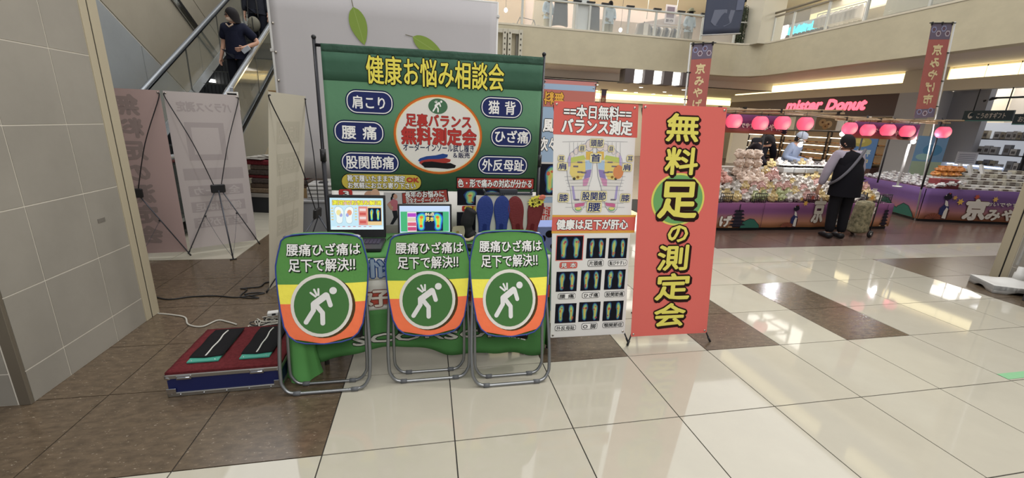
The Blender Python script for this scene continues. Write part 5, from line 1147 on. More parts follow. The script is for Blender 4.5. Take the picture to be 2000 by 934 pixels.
poly_prism(B(), [A1, A2, A3, A4], 0, .06, mat('dark_plinth'), .03).build('plinth', t); poly_prism(B(), [A1, A2, A3, A4], .06, .6, mat('stall_carcass'), .03).build('carcass', t); poly_prism(B(), [A1, A2, A3, A4], .6, .62, mat('stall_top'), .0).build('top_board', t)
c = B()
for p, q_ in ((A1, A2), (A2, A3)):
    d = (q_-p).normalized(); n_ = Vector((d.y, -d.x, 0))
    c.slabgrid(40, 4, lambda a, b_: p.lerp(q_, a)-bs+n_*(.012+.010*(1-b_)*math.sin(a*38)*math.sin(a*11))+Vector((0, 0, .05+.575*b_)), -n_*.004, SUN2)
c.build('printed_cloth', t)
d = (A3-A2).normalized(); n_ = Vector((d.y, -d.x, 0)); P = Print(lambda u, v, n: A2+d*u+n_*(.026+n)+Vector((0, 0, v))-bs)
dancer(P, (.40, .06), .50); star(P, (0.552, 0.472), .05, '#b98f52'); star(P, (0.672, 0.4), .07, '#c9a04e'); star(P, (.95, .50), .06, '#a8503e'); star(P, (1.3, .47), .06, '#c9a25a'); P.text('京', (.78, .07), (1.22, .46), INKW, .06, .09, flat('#5a4030'), 4); P.text('みやげ', (1.2, .07), (2.1, .30), INKW, .05, .09, flat('#5a4030'), 4); P.text('おいでやす', (1.16, .34), (1.75, .42), INKW, .03, .05, flat('#5a4030'), 4); P.build(t)
d2 = (A2-A1).normalized(); n2 = Vector((d2.y, -d2.x, 0)); O1 = Vector((9.85, 5.281, 0)); P = Print(lambda u, v, n: O1+d2*u+n2*(.026+n)+Vector((0, 0, v))-bs)
hills(P, [(-.3, .055), (-.2, .22), (-.02, .33), (.14, .32), (.32, .2), (.44, .16), (.52, .055)]); hills(P, [(.38, .055), (.44, .19), (.58, .28), (.72, .25), (.86, .12), (.9, .055)], 1.2); P.build(t)

# frame of bamboo poles, posts, lamps, curtains
BAM = mat('bamboo', '#a58a6a', .5, noise=(9, .25)); TIE = mat('black_tie', '#241f1f', .7)
t = thing('bamboo_canopy', 'frame of bamboo poles lashed on thin posts above the market stall', 'frame', (6.8, 4.4, 0))
o_ = Vector((6.8, 4.4, 0))
def pole_(p, q_, r=.014):
    p, q_ = Vector(p)-o_, Vector(q_)-o_; b = B().cyl(p, q_, r, BAM, n=8); l = (q_-p).length; k = int(l/.45)
    for i in range(1, k+1): c = p.lerp(q_, i/(k+1)); b.cyl(c-(q_-p).normalized()*.012, c+(q_-p).normalized()*.012, r*1.25, BAM, n=8)
    return b.build('bamboo_pole', t)
for a in ((( 4.42, 3.72, 1.77), (6.62, 3.78, 1.855)), ((4.42, 3.78, 1.80), (6.50, 3.80, 1.80)), ((4.46, 3.76, 1.74), (6.3, 3.74, 1.80)), ((6.3, 4.15, 1.80), (7.6, 4.25, 1.74)), ((7.0, 4.22, 1.74), (9.7, 4.24, 1.83)), ((7.1, 4.26, 1.78), (9.1, 4.22, 1.765)), ((7.5, 4.3, 1.745), (9.5, 4.3, 1.78)), ((4.5, 5.1, 1.82), (9.5, 5.1, 1.84)), ((4.5, 3.7, 1.79), (4.5, 5.1, 1.83)), ((6.55, 3.7, 1.81), (6.55, 5.1, 1.83)), ((9.2, 4.2, 1.80), (9.2, 5.2, 1.83))): pole_(*a)
for x, y in ((4.40, 5.12), (6.52, 5.12), (8.22, 4.72), (9.22, 4.24), (9.3, 5.08)): B().cyl(Vector((x, y, .0 if x < 9 else .62))-o_, Vector((x, y, 1.86))-o_, .014, mat('black_post', '#1e1c20', .5), n=8).build('post', t)
lash = B()
for x, y, z in ((4.5, 3.74, 1.79), (4.9, 3.75, 1.80), (5.5, 3.76, 1.80), (6.2, 3.77, 1.81), (6.55, 3.78, 1.82), (7.2, 4.23, 1.76), (7.9, 4.24, 1.77), (8.6, 4.25, 1.78), (9.2, 4.25, 1.79)): lash.box(Vector((x, y, z))-o_, (.03, .05, .06), TIE)
lash.build('lashings', t)
LANT = bpy.data.materials.new('red_lantern_paper'); LANT.use_nodes = True
def lant_mat():
    nt = LANT.node_tree; b = nt.nodes['Principled BSDF']; b.inputs['Base Color'].default_value = (*lin('#b8405a'), 1); b.inputs['Roughness'].default_value = .6
    b.inputs['Transmission Weight'].default_value = 0; b.inputs['Emission Strength'].default_value = 1.0
    tc = nt.nodes.new('ShaderNodeTexCoord'); sp = nt.nodes.new('ShaderNodeVectorMath'); sp.operation = 'DISTANCE'; sp.inputs[1].default_value = (0, -.09, -.035); nt.links.new(tc.outputs['Object'], sp.inputs[0])
    r = nt.nodes.new('ShaderNodeValToRGB'); nt.links.new(sp.outputs['Value'], r.inputs[0])
    r.color_ramp.elements.new(.5)
    for e, (p, h) in zip(r.color_ramp.elements, ((.0, '#ffb9b0'), (.075, '#f4607a'), (.2, '#b8304a'))): e.position = p; e.color = (*lin(h), 1)  # hot spot of an unmodelled inner bulb, put into the emission colour
    nt.links.new(r.outputs[0], b.inputs['Emission Color'])
lant_mat()
prof = []
for k in range(17): z = -.092+.184*k/16; rr = .106*(1-abs(z/.108)**2.1)**.5; prof.append((rr+(.0025 if k % 2 else -.001), z))
def lantern(x, y, z, label):
    t = thing('paper_lantern', label, 'lantern', (x, y, z), 0, 'red lanterns hung from the bamboo poles')
    B().lathe(prof, LANT, 18).build('paper_body', t)
    for s_ in (-1, 1): B().lathe([(.05, s_*.094-.006), (.056, s_*.094), (.05, s_*.094+.006)], BLACKP, 14).build('end_ring', t)
    B().cyl((0, 0, .085), (0, 0, .165), .003, BLACKP, n=5).build('cord', t); return t
ORD = ('first', 'second', 'third', 'fourth')
for k, (x, z) in enumerate(((4.74, 1.63), (5.17, 1.62), (5.54, 1.635), (5.93, 1.64))): lantern(x, 3.72, z, '%s red lantern from the big red banner, on the near bamboo pole' % ORD[k])
for k, (x, z) in enumerate(((7.29, 1.615), (7.66, 1.60), (8.07, 1.615), (8.48, 1.61))): lantern(x, 4.2, z, '%s red lantern from the shopper, on the far bamboo pole' % ORD[k])
lantern(9.26, 4.2, 1.62, 'lone red lantern nearest the gift shop, on the far bamboo pole')
def curtain(x0, x1, y, z0, z1, label, txt):
    t = thing('stall_curtain', label, 'curtain', (x0, y, 0), 0)
    B().slabgrid(30, 3, lambda a, b_: ((x1-x0)*a, .012*math.sin(a*19), z0+(z1-z0)*b_), (0, .004, 0), SUN3).build('cloth', t); P = Print(lambda u, v, n: Vector((u, -.016-n, v)))
    for s_, a, b_, h0, h1 in txt: P.text(s_, (a, h0), (b_, h1), INKW, .04, .07, flat('#5a3048'), 3)
    return t, P
t, P = curtain(4.42, 5.82, 3.90, 1.47, 1.735, 'purple printed curtain behind the four near lanterns', (('おいでやす', .42, .80, 1.545, 1.62), ('京みやげ', .80, 1.30, 1.52, 1.62))); pagoda(P, (1.34, 1.48), .12, .2); P.build(t)
t, P = curtain(7.55, 8.95, 4.36, 1.465, 1.735, 'purple printed curtain behind the four far lanterns', (('おいでやす', .2, .7, 1.57, 1.64), ('京みやげ', .6, 1.1, 1.52, 1.62))); pagoda(P, (1.13, 1.48), .22, .22); P.build(t)
def bulb(x, y, z, label):
    t = thing('stall_lamp', label, 'lamp', (x, y, z)); B().sph((0, 0, 0), .036, mat('hot_bulb', '#ffffff', .4, emit=9, ecol='#f4f6ff'), 14, 10).build('bulb', t); B().lathe([(.02, .04), (.055, .045), (.03, .09), (.015, .1)], STEEL, 14).build('holder', t); B().cyl((0, 0, .09), (0, 0, 1.80-z), .004, BLACKP, n=5).build('cord', t)
    l = bpy.data.lights.new('stall_bulb_light', 'POINT'); l.energy = 16; l.shadow_soft_size = .025; l.color = (.95, .97, 1); o = bpy.data.objects.new('stall_bulb_light', l); COL.objects.link(o); o.parent = t; o.location = (0, -.07, -.03)
bulb(6.71, 4.5, 1.315, 'bright bare bulb hanging in front of the blue smock'); bulb(7.62, 4.6, 1.52, 'bright bulb hanging behind the shopper\'s head'); bulb(9.02, 4.45, 1.44, 'bright bulb on top of the white stall post')
t = thing('white_post', 'white post under the bulb at the corner of the far stall', 'post', (9.02, 4.5, .62)); B().cyl((0, 0, 0), (0, 0, .78), .02, mat('white_pipe'), n=10).build('tube', t); B().cyl((0, 0, 0), (0, 0, .02), .07, mat('white_pipe'), n=14).build('foot', t)

# upright festival banners on poles
def nobori(p, q_, r_, s_, label, mirror, txt):
    """corner points: top-left, top-right, bottom-left, bottom-right"""
    p, q_, r_, s_ = map(Vector, (p, q_, r_, s_)); c = p.lerp(q_, .5); base = Vector((c.x, c.y, 0)); t = thing('festival_banner', label, 'banner', base)
    U, W_ = (q_-p), (r_-p); N = U.cross(-W_).normalized(); f = lambda u, v, n: p+U*u-W_*v+N*n-base    # u 0..1, v 0..-1
    g = bpy.data.materials.get('nobori_red') or mat('nobori_red', '#a8635c', .75, spec=.2)
    B().add([f(0, 0, 0), f(1, 0, 0), f(1, -1, 0), f(0, -1, 0), f(0, 0, -.002), f(1, 0, -.002), f(1, -1, -.002), f(0, -1, -.002)], [(0, 3, 2, 1), (4, 5, 6, 7), (0, 1, 5, 4), (1, 2, 6, 5), (2, 3, 7, 6), (3, 0, 4, 7)], g).build('flag', t)
    P = Print(f, .0008)
    P.rect((0, 0), (1, -.16), flat('#6c6272'), 1, 'printed_pattern'); P.rect((0, -1), (1, -.9), flat('#6c6272'), 1, 'printed_pattern')
    for k, (u, v) in enumerate(((.16, -.06), (.4, -.1), (.62, -.05), (.84, -.1), (.2, -.93), (.5, -.95), (.75, -.92))):
        pts = [(u+.13*math.cos(PI*i/3), v+.033*math.sin(PI*i/3)) for i in range(6)]; P.poly(pts, flat('#b9b0b8' if k % 2 else '#8f97b8'), 2, 'printed_pattern'); P.poly([(u+(a-u)*.7, v+(b_-v)*.7) for a, b_ in pts], flat('#6a5560'), 2.5, 'printed_pattern')
    n = len(txt); z0, z1 = -.20, -.86
    for k, ch in enumerate(txt): P.text(ch, (.24, z0+(z1-z0)*(k+.93)/n), (.76, z0+(z1-z0)*(k+.07)/n), flat('#d8c69a'), .05, 0, None, 4, mirror=mirror)
    P.build(t)
    side = 0 if not mirror else 1; a = f(side+(-.10 if side == 0 else .10), .02, 0); b_ = f(side+(-.1 if side == 0 else .1), -1.06, 0); dr = (b_-a)
    b_ = a+dr*(a.z+.0)/max(1e-6, a.z-b_.z)
    B().cyl(a, b_, .011, mat('white_pipe'), n=8).build('pole', t); B().cyl(f(-.12, .005, .006), f(1.12, .005, .006), .008, BLACKP, n=6).build('crossbar', t)
    lp = B()
    for v in (-.3, -.6, -.88): lp.box(f(side+(-.06 if side == 0 else .06), v, 0), (.06, .02, .015), BLACKP)
    for u in (.02, .5, .98): lp.box(f(u, 0, .0), (.02, .02, .05), BLACKP)
    lp.build('loops', t)
nobori((4.104, 4, 2.623), (4.416, 4, 2.658), (4.164, 4, 1.423), (4.461, 4, 1.448), 'dark red upright festival banner just above the large red banner stand', False, '京みやげ市')
nobori((8.624, 4.4, 3.321), (9.054, 4.4, 3.355), (8.816, 4.4, 1.837), (9.221, 4.4, 1.88), 'dark red upright festival banner with mirrored characters over the far stall', True, '京みやげ市')
t = thing('festival_banner', 'small distant festival banner under the hall downlights', 'banner', ((6.929, 13.695, 2.35))); B().bb((-.10, 0, -1.0), (.10, .004, .42), mat('nobori_red')).build('flag', t); P = Print(lambda u, v, n: Vector((u, -n, v))); P.rect((-.1, .22), (.1, .42), flat('#6a5f70'), 1); P.text('京', (-.07, .0), (.07, .16), flat('#d8c69a'), .04, 0, None, 2); P.build(t); B().cyl((-.14, 0, .43), (.14, 0, .43), .012, BLACKP, n=6).build('crossbar', t); B().cyl((-.13, 0, -2.3), (-.13, 0, .45), .012, mat('white_pipe'), n=8).build('pole', t)

# goods: bags, boxes, trays
rnd = random.Random(11)
def blob(b, c, r, m, seed, amp=.25, seg=9, ring=6):
    rr = random.Random(seed); s0 = len(b.v); b.sph((0, 0, 0), 1, m, seg, ring)
    for i in range(s0, len(b.v)):
        v = Vector(b.v[i]); k = 1+rr.uniform(-amp, amp); b.v[i] = (c[0]+v.x*r[0]*k, c[1]+v.y*r[1]*k, c[2]+v.z*r[2]*k)
    return b
def hexmat(n, h, r=.35): return mat(n, h, r, spec=.6, noise=(30, .3), bump=(40, .8))
def bag_proto(name, film, content, r, seed):
    b = blob(B(), (0, 0, r[2]), r, film, seed, .33, 11, 7); b.sm = [False]*len(b.sm)
    for k in range(5):
        rr = random.Random(seed*7+k); blob(b, (rr.uniform(-.6, .6)*r[0], -r[1]*.72+rr.uniform(0, .1)*r[1], r[2]*rr.uniform(.6, 1.3)), (r[0]*.32, r[1]*.45, r[2]*.32), content, seed+k, .15, 7, 5)
    b.add([(-r[0]*.5, 0, r[2]*1.8), (r[0]*.5, 0, r[2]*1.8), (r[0]*.65, .01, r[2]*2.5), (-r[0]*.65, -.01, r[2]*2.5)], [(0, 1, 2, 3)], film)
    return b
FILM = hexmat('clear_film_white', '#d2cec8', .2)
KINDS = {'white': ('#cfc8bf', 'clear bag of white sweets in the heap on the near stall'), 'green': ('#a9b478', 'clear bag of pale green sweets in the heap on the near stall'), 'yellow': ('#cbb072', 'clear bag of yellow sweets in the heap on the near stall'),
         'pink': ('#c99a94', 'clear bag of pink sweets in the heap on the near stall'), 'brown': ('#8a5a4e', 'clear bag of reddish brown sweets in the heap on the near stall'), 'dark': ('#3a3436', 'clear bag of dark sweets in the heap on the near stall')}
FILMS = {'white': '#b7b0a8', 'green': '#a7ab80', 'yellow': '#b9a473', 'pink': '#bb948c', 'brown': '#8d675c', 'dark': '#5f5a58'}
bp = {}
def put(kind, x, y, z, s=1.0, row=0):
    h, lab = KINDS[kind]
    if kind not in bp:
        o = bag_proto(kind, hexmat('film_'+kind, FILMS[kind], .22), hexmat('sweets_'+kind, h), (.074, .058, .045), len(bp)+3).build('sweet_bag'); tag(o, lab, 'sweet bag', 'bags of %s sweets on the near stall' % kind); bp[kind] = o
    else: o = bp[kind].copy(); COL.objects.link(o)
    o['label'] = KINDS[kind][1].replace('in the heap on', 'in the %s row on' % NTH[row]); o['group'] = '%s row of %s sweet bags on the near stall' % (NTH[row], kind)
    o.location = (x, y, z); o.scale = (s, s, s*rnd.uniform(1.2, 1.75)); o.rotation_euler = (rnd.uniform(-.08, .08), rnd.uniform(-.1, .1), rnd.uniform(-.25, .25)); return o
zr = lambda y: .437+max(0, (y-4.0))*.52
for row, y in enumerate((3.96, 4.09, 4.22, 4.35, 4.48, 4.61, 4.74, 4.87)):
    for i in range(22):
        x = 4.58+i*.160+rnd.uniform(-.006, .006)+(row % 2)*.06
        if x > 8.05: continue
        if 3 <= row <= 5 and (5.50 < x < 6.16): continue
        if row >= 6 and x < 6.4: continue
        if 3 <= row <= 5 and x < 5.44: continue
        if row in (5, 6) and 6.45 < x < 7.85: continue
        u = (x-4.5)/3.5
        k = rnd.choice(('white', 'white', 'green' if .25 < u < .5 else 'white', 'yellow', 'pink' if row > 1 else 'yellow', 'brown' if row > 3 else 'white', 'dark' if u > .62 else 'pink'))
        put(k, x, y, zr(y)+.002, rnd.uniform(.95, 1.05), row)
# pyramid of round puffed sweets
PUF = hexmat('puffed_sweets', '#d8c2b0', .45); PUFP = hexmat('pink_puffed_sweets', '#c48f80', .45)
def puff_proto(m):
    b = B(); rr = random.Random(3); blob(b, (0, 0, .078), (.082, .072, .078), m, 5, .05, 12, 8)
    for k in range(26):
        a = rr.uniform(0, 2*PI); e = rr.uniform(-.9, 1.2); v = Vector((math.cos(a)*math.cos(e)*.076, math.sin(a)*math.cos(e)*.066, .078+math.sin(e)*.07)); b.sph(v, .024, m, 6, 4)
    return b
pp = None
for r_, (n, z, y) in enumerate(((3, .622, 4.35), (3, .69, 4.48), (3, .757, 4.61), (3, .905, 4.60), (3, 1.052, 4.61))):
    for i in range(n):
        x = 5.84+(i-(n-1)/2)*.17+(rnd.uniform(-.01, .01))
        if pp is None: pp = puff_proto(PUF).build('puffed_sweet_bag'); tag(pp, 'bag of pale round puffed sweets in the tall stack on the near stall', 'sweet bag', 'stacked bags of pale puffed sweets'); o = pp
        else: o = pp.copy(); COL.objects.link(o)
        o.location = (x, y, z); o.rotation_euler = (0, 0, rnd.uniform(0, 6)); o['label'] = 'bag of pale round puffed sweets, %s tier of the tall stack' % ('front and lowest', 'second', 'third', 'fourth', 'topmost')[r_]
pp = None
for n, z, y in ((3, .622, 4.35), (3, .69, 4.48), (3, .757, 4.61), (2, .905, 4.61)):
    for i in range(n):
        x = 5.13+(i-(n-1)/2)*.17
        if pp is None: pp = puff_proto(PUFP).build('pink_sweet_bag'); tag(pp, 'bag of pink puffed sweets stacked beside the red banner edge', 'sweet bag', 'stacked bags of pink puffed sweets'); o = pp
        else: o = pp.copy(); COL.objects.link(o)
        o.location = (x, y, z); o.rotation_euler = (0, 0, rnd.uniform(0, 6))
# clear trays with dark sweets
t0 = None
for i in range(5):
    if t0 is None:
        t0 = thing('sweet_tray', 'clear plastic tray of dark sweets behind the clear bags', 'tray', (0, 0, 0), 0, 'clear trays of dark sweets'); B().bb((-.11, -.09, 0), (.11, .09, .09), mat('tray_plastic', '#a9a8a4', .2, spec=.6)).build('tray', t0, .01)
        b = B(); 
        for k in range(8): blob(b, (-.08+.053*(k % 4), -.04+.07*(k//4), .10), (.022, .022, .016), hexmat('sweets_dark', '#3a3436'), k, .1, 7, 5)
        b.build('sweets', t0); B().slabgrid(6, 4, lambda a, b_: (-.1+.2*a, -.08+.16*b_, .13+.025*math.sin(a*9)*math.sin(b_*7)), (0, 0, -.002), FILM).build('film', t0); o = t0
    else: o = dup(t0)
    o.location = (6.66+.24*i, 4.66, zr(4.66)+.05)
# wire price racks
w0 = None
for x, y, lab in ((4.95, 3.85, 'small black wire rack at the front of the stall by the red banner'), (5.55, 3.85, 'small black wire rack at the stall front under the puffed sweets'), (6.50, 3.85, 'small black wire rack at the stall front above the printed dancer'), (7.98, 3.85, 'small black wire rack at the stall front beside the shopper')):
    if w0 is None:
        w0 = thing('wire_rack', lab, 'rack', (x, y, .436)); b = B(); 
        b.tube(smooth_path([(-.10, 0, 0), (-.10, 0, .13), (-.09, 0, .145), (.09, 0, .145), (.10, 0, .13), (.10, 0, 0)], 3), .006, BLACKP, 6).build('frame', w0); b = B()
        for k in range(5): b.cyl((-.066+.033*k, 0, .0), (-.066+.033*k, 0, .145), .004, BLACKP, n=5)
        for z in (.05, .1): b.cyl((-.1, 0, z), (.1, 0, z), .004, BLACKP, n=5)
        b.cyl((-.1, 0, .003), (-.1, .06, .003), .004, BLACKP, n=5).cyl((.1, 0, .003), (.1, .06, .003), .004, BLACKP, n=5); b.build('wires', w0)
    else: dup(w0, (x, y, .436), None, lab)
t = thing('red_tray', 'small red box among the trays beside the shopper', 'box', (7.98, 4.56, zr(4.56)+.1)); B().bb((-.07, -.05, 0), (.07, .05, .12), mat('bright_red', '#b8322a', .4)).build('carton', t, .006)
# far table: flat boxes in rows, packs, orange bags
FB = [mat('pack_cream', '#b9b3a4', .5), mat('pack_white', '#c4c2bf', .45), mat('pack_grey', '#9a968f', .5), mat('pack_red', '#7a3338', .5)]
GR = {0: 'cream flat sweet boxes on the far stall', 1: 'white flat sweet boxes on the far stall', 2: 'grey flat sweet boxes on the far stall', 3: 'dark red flat boxes on the far stall'}
LB = {0: 'cream flat sweet box in the rows on the far stall', 1: 'white flat sweet box in the rows on the far stall', 2: 'grey flat sweet box in the rows on the far stall', 3: 'dark red flat box in the rows on the far stall'}
fp = {}
ang = math.atan2(d.y, d.x); up_ = Vector((-d.y, d.x, 0))
for r_ in range(7):
    for i in range(11):
        u = (.75 if r_ < 3 else 1.35)+i*.25+rnd.uniform(-.02, .02); v = .10+r_*.17; k = rnd.choice((0, 0, 1, 1, 1, 2)); c = A2+d*u+up_*v
        if u > 3.4: continue
        for lv in range(1+(r_ > 1)+(r_ > 3 and rnd.random() < .6)):
            if k not in fp:
                fp[k] = o = B().bb((-.11, -.07, 0), (.11, .07, .035), FB[k]).bb((-.08, -.0705, .006), (.03, -.07, .03), mat('pack_label', '#5a4e46', .5)).bb((-.05, -.04, .035), (.07, .03, .0355), mat('pack_print', '#7f7468', .5)).build('sweet_box'); tag(o, LB[k], 'sweet box', GR[k])
            else: o = fp[k].copy(); COL.objects.link(o)
            o['label'] = LB[k].replace('in the rows on', 'in the %s row on' % NTH[r_]); o['group'] = GR[k].replace('on the', 'in the %s row of the' % NTH[r_]); o.location = (c.x, c.y, .621+r_*.035+.0355*lv); o.rotation_euler = (0, 0, ang+rnd.uniform(-.06, .06))
B0 = B()
st_ = thing('stepped_riser', 'stepped cream riser carrying the flat boxes on the far stall', 'riser', A2+Vector((0, 0, .6205)), ang)
for r_ in range(1, 7): B().bb((.62 if r_ < 3 else 1.22, .03+r_*.17-.0, 0), (3.5, .03+(r_+1)*.17-.002, r_*.035-.001), mat('riser_cream', '#a39a8a', .7)).build('step', st_)
t = thing('red_carton', 'dark red carton at the corner of the far stall in front of the boxes', 'box', A2+d*.28+up_*.16+Vector((0, 0, .621)), ang); B().bb((-.02, -.1, 0), (.36, .12, .17), FB[3]).build('carton', t, .004)
wp0 = None
for r_ in range(4):
    for i in range(9):
        c = A2.lerp(A1, .04+.1*i)-n2*(.12+.16*r_)
        if wp0 is None: wp0 = bag_proto('w', hexmat('clear_film_bright', '#c3c1c0', .2), hexmat('sweets_pale', '#b5ada6'), (.075, .06, .035), 9).build('white_pack'); tag(wp0, 'white film pack of sweets on the left side of the far stall', 'sweet pack', 'white film packs on the far stall'); o = wp0
        else: o = wp0.copy(); COL.objects.link(o)
        o['label'] = 'white film pack of sweets, %s row along the left side of the far stall' % NTH[r_]; o.location = (c.x, c.y, .622+.03*r_); o.rotation_euler = (0, 0, rnd.uniform(0, 6))
ob = None
for i in range(8):
    if ob is None: ob = bag_proto('o', hexmat('orange_film', '#c07a3a', .3), hexmat('sweets_orange', '#cc8a3c'), (.085, .07, .05), 4).build('orange_bag'); tag(ob, 'orange bag in the row on the shelf of the far stall', 'sweet bag', 'orange bags on the far stall'); o = ob
    else: o = ob.copy(); COL.objects.link(o)
    o['label'] = 'orange bag in the %s layer on the shelf of the far stall' % ('lower', 'upper')[i//4]; c = A2.lerp(A1, .34)-n2*.72+Vector((.02+.14*(i % 4), .17*(i % 4)*-.1+.1, 0)); o.location = (c.x+(.07 if i > 3 else 0), c.y, .79+.085*(i//4)); o.rotation_euler = (0, 0, .4*i)
t = thing('display_shelf', 'low white display shelf under the orange bags on the far stall', 'shelf', A2.lerp(A1, .34)-n2*.72+Vector((.2, .1, .621)), 0); B().bb((-.26, -.14, .145), (.30, .14, .165), mat('white_plastic')).build('board', t); [B().bb((x, -.12, 0), (x+.02, .12, .145), mat('white_plastic')).build('leg', t) for x in (-.24, .26)]
for k, (x, y, z) in enumerate(((11.0, 5.0, .83), (11.1, 4.9, .85), (11.3, 4.86, .84), (11.5, 4.8, .85))):
    t = thing('paper_pack', 'white paper pack leaning in the row behind the flat boxes', 'paper pack', (x, y, z), rad(20), 'white paper packs leaning behind the flat boxes'); B().bb((-.09, -.02, 0), (.09, .02, .2), mat('pack_white')).build('pack', t).rotation_euler = (-.35, .1*(k % 2), 0)

# notices and posters by the stall
def board(name, label, loc, w_, h_, hexc, rotz=0, cat='poster', post=True):
    t = thing(name, label, cat, loc, rotz); B().bb((-w_/2, 0, 0), (w_/2, .012, h_), flat(hexc)).build('panel', t)
    if post: B().bb((-.012, .012, -loc[2]+.0), (.012, .03, h_*.8), BLACKP).build('post', t)
    return t, Print(lambda u, v, n: Vector((u, -n-.0003, v)))
t, P = board('notice_board', 'white and orange notice behind the stall keeper with the cap', (6.1, 6.1, 1.0), .34, .62, '#b9b2a8'); P.rect((-.13, .4), (.13, .57), flat('#b5583a'), 1); P.ell((0, .49), .05, .05, INKW, 2, 14); P.rect((-.13, .22), (.13, .30), flat('#b5583a'), 1); P.rect((-.1, .1), (.1, .13), flat('#6a625c'), 1); P.build(t)
t, P = board('notice_board', 'small notice with dark heading at the left end of the stall', (5.55, 5.9, .95), .26, .50, '#aaa59d'); P.rect((-.1, .36), (.1, .45), flat('#3a3a40'), 1); P.rect((-.1, .22), (.1, .30), flat('#a8583a'), 1); P.rect((-.1, .08), (.1, .14), flat('#a8783a'), 1); P.build(t)
t, P = board('blue_poster', 'blue poster with yellow lettering beyond the far stall', (11.35, 7.3, .70), .70, .95, '#5f7fa8', rad(-25)); P.ell((0, .66), .22, .12, flat('#a99a52'), 1, 18); P.ell((-.05, .68), .12, .06, flat('#c9b46a'), 2, 14); P.text('大好評', (-.25, .30), (.25, .48), flat('#b9c0b8'), .04, 0, None, 2); P.text('販売中', (-.25, .10), (.25, .26), flat('#c9b88a'), .04, 0, None, 2); P.build(t)
t, P = board('blue_poster', 'blue and green seascape poster near the lone lantern', (12.6, 6.6, .62), .62, .95, '#6f90ad', rad(-25)); P.rect((-.31, 0), (.31, .34), flat('#9aa98f'), 1); P.ell((.05, .62), .2, .14, flat('#4f7f9f'), 1, 16); P.ell((-.1, .45), .16, .08, flat('#8fb0a8'), 1.5, 14); P.build(t)
t, P = board('paper_notice', 'white printed notice standing on the counter near the right pillar', (13.6, 6.45, .93), .42, .30, '#b4b3b6', rad(-25), 'notice', False); [P.rect((-.17, .05+.045*k), (.17, .065+.045*k), flat('#7f7f88'), 1) for k in range(5)]; P.build(t)

# ---------------------------------------------------------------- donut shop, gift shop
SGN = mat('pink_neon', '#e04a5e', .4, emit=2.0, ecol='#ff5a6c')
t = thing('shop_sign', 'glowing pink shop sign lettering on the dark brown band', 'sign', (14.56, 11.6, 2.57))
P = Print(lambda u, v, n: Vector((-n, -(u-.0)+0, v)), .012)
zb = 2.33
P.text('mister', (-1.66, -.27), (-.10, .28), SGN, .06, 0, None, 4, 'sign_letter', shear=.18); P.text('Donut', (.10, -.27), (1.52, .22), SGN, .07, 0, None, 4, 'sign_letter', shear=.22); P.build(t)
# menu pictures
t = thing('cove_light', 'warm cove light on the upper ceiling behind the cyan sign', 'cove light', (0, 0, 0)); B().bb((15.4, 8.6, 5.75), (15.5, 14.0, 6.05), mat('warm_cove', '#e8d9a8', .5, emit=.75, ecol='#ffeeb8')).build('light_strip', t); B().bb((15.38, 8.6, 5.70), (16.8, 14.0, 5.75), CREAM).bb((15.38, 8.6, 6.05), (16.8, 14, 6.3), CREAM).build('ledge', t)
for k, (y, lab) in enumerate(((11.35, 'donut picture panel, first from the stall side of the donut shop'), (10.22, 'donut picture panel in the middle of the donut shop front'), (9.45, 'donut picture panel next to the pale pilaster'))):
    w_ = .82 if k == 0 else .62; t = thing('menu_panel', lab, 'picture', (14.46, y, 1.66)); B().bb((0, -w_/2, 0), (.03, w_/2, .46), flat('#8a7a62')).build('panel', t)
    P = Print(lambda u, v, n: Vector((-n-.0005, -u, v)))
    for i, (u, v, r_) in enumerate(((-.12, .26, .15), (.12, .2, .15), (.02, .12, .12))): P.ell((u*w_/.8, v), r_, r_*.85, flat(('#b99a72', '#c9ae88', '#b08a60')[i]), 1+i, 18, 'donut_print'); P.ell((u*w_/.8, v+.01), r_*.3, r_*.24, flat('#6a4a36'), 1.5+i, 12, 'donut_print')
    P.build(t)
t = thing('menu_panel', 'blank pale green panel between two donut pictures', 'picture', (14.46, 9.88, 1.70)); B().bb((0, -.2, 0), (.03, .2, .36), flat('#9ab0a6')).build('panel', t)
# display cases with donuts
DON = mat('donut_glaze', '#b98a58', .4); SHB = mat('case_shelf', '#c0ad90', .5); DK = mat('case_frame', '#2a2422', .4)
def case(y0, y1, label):
    t = thing('display_case', label, 'display case', (14.3, y0, .55)); L = y1-y0
    B().bb((0, 0, -.55), (.6, L, 0), mat('case_base', '#5a3a34', .5)).build('base', t); B().bb((.58, 0, 0), (.6, L, 1.05), mat('case_back', '#c9b496', .6)).build('back', t)
    for a in (0, L/2-.02, L-.04): B().bb((0, a, 0), (.04, a+.04, 1.08), DK).build('upright', t)
    B().bb((0, 0, 1.05), (.6, L, 1.09), DK).build('roof', t)
    for z in (.08, .36, .64):
        B().bb((.02, 0, z), (.56, L, z+.02), SHB).build('shelf', t); b = B()
        for i in range(int(L/.13)):
            for j in range(3): b.tube([(.10+.16*j+.045*math.cos(a), .08+.13*i+.045*math.sin(a), z+.045) for a in (2*PI*q/8 for q in range(8))], .022, DON if (i+j) % 3 else mat('donut_choc', '#6a4028', .4), 6, True)
        o = b.build('donuts', t); o['kind'] = 'stuff'
        B().bb((.0, .02, z+.20), (.03, L-.02, z+.225), mat('case_lamp', '#fff0d8', .5, emit=5.0, ecol='#ffe9c8')).build('shelf_lamp', t)
case(9.25, 10.9, 'lit donut display case next to the pale pilaster'); case(11.0, 12.9, 'lit donut display case in the middle of the donut shop'); case(13.0, 14.8, 'lit donut display case at the far end of the donut shop')
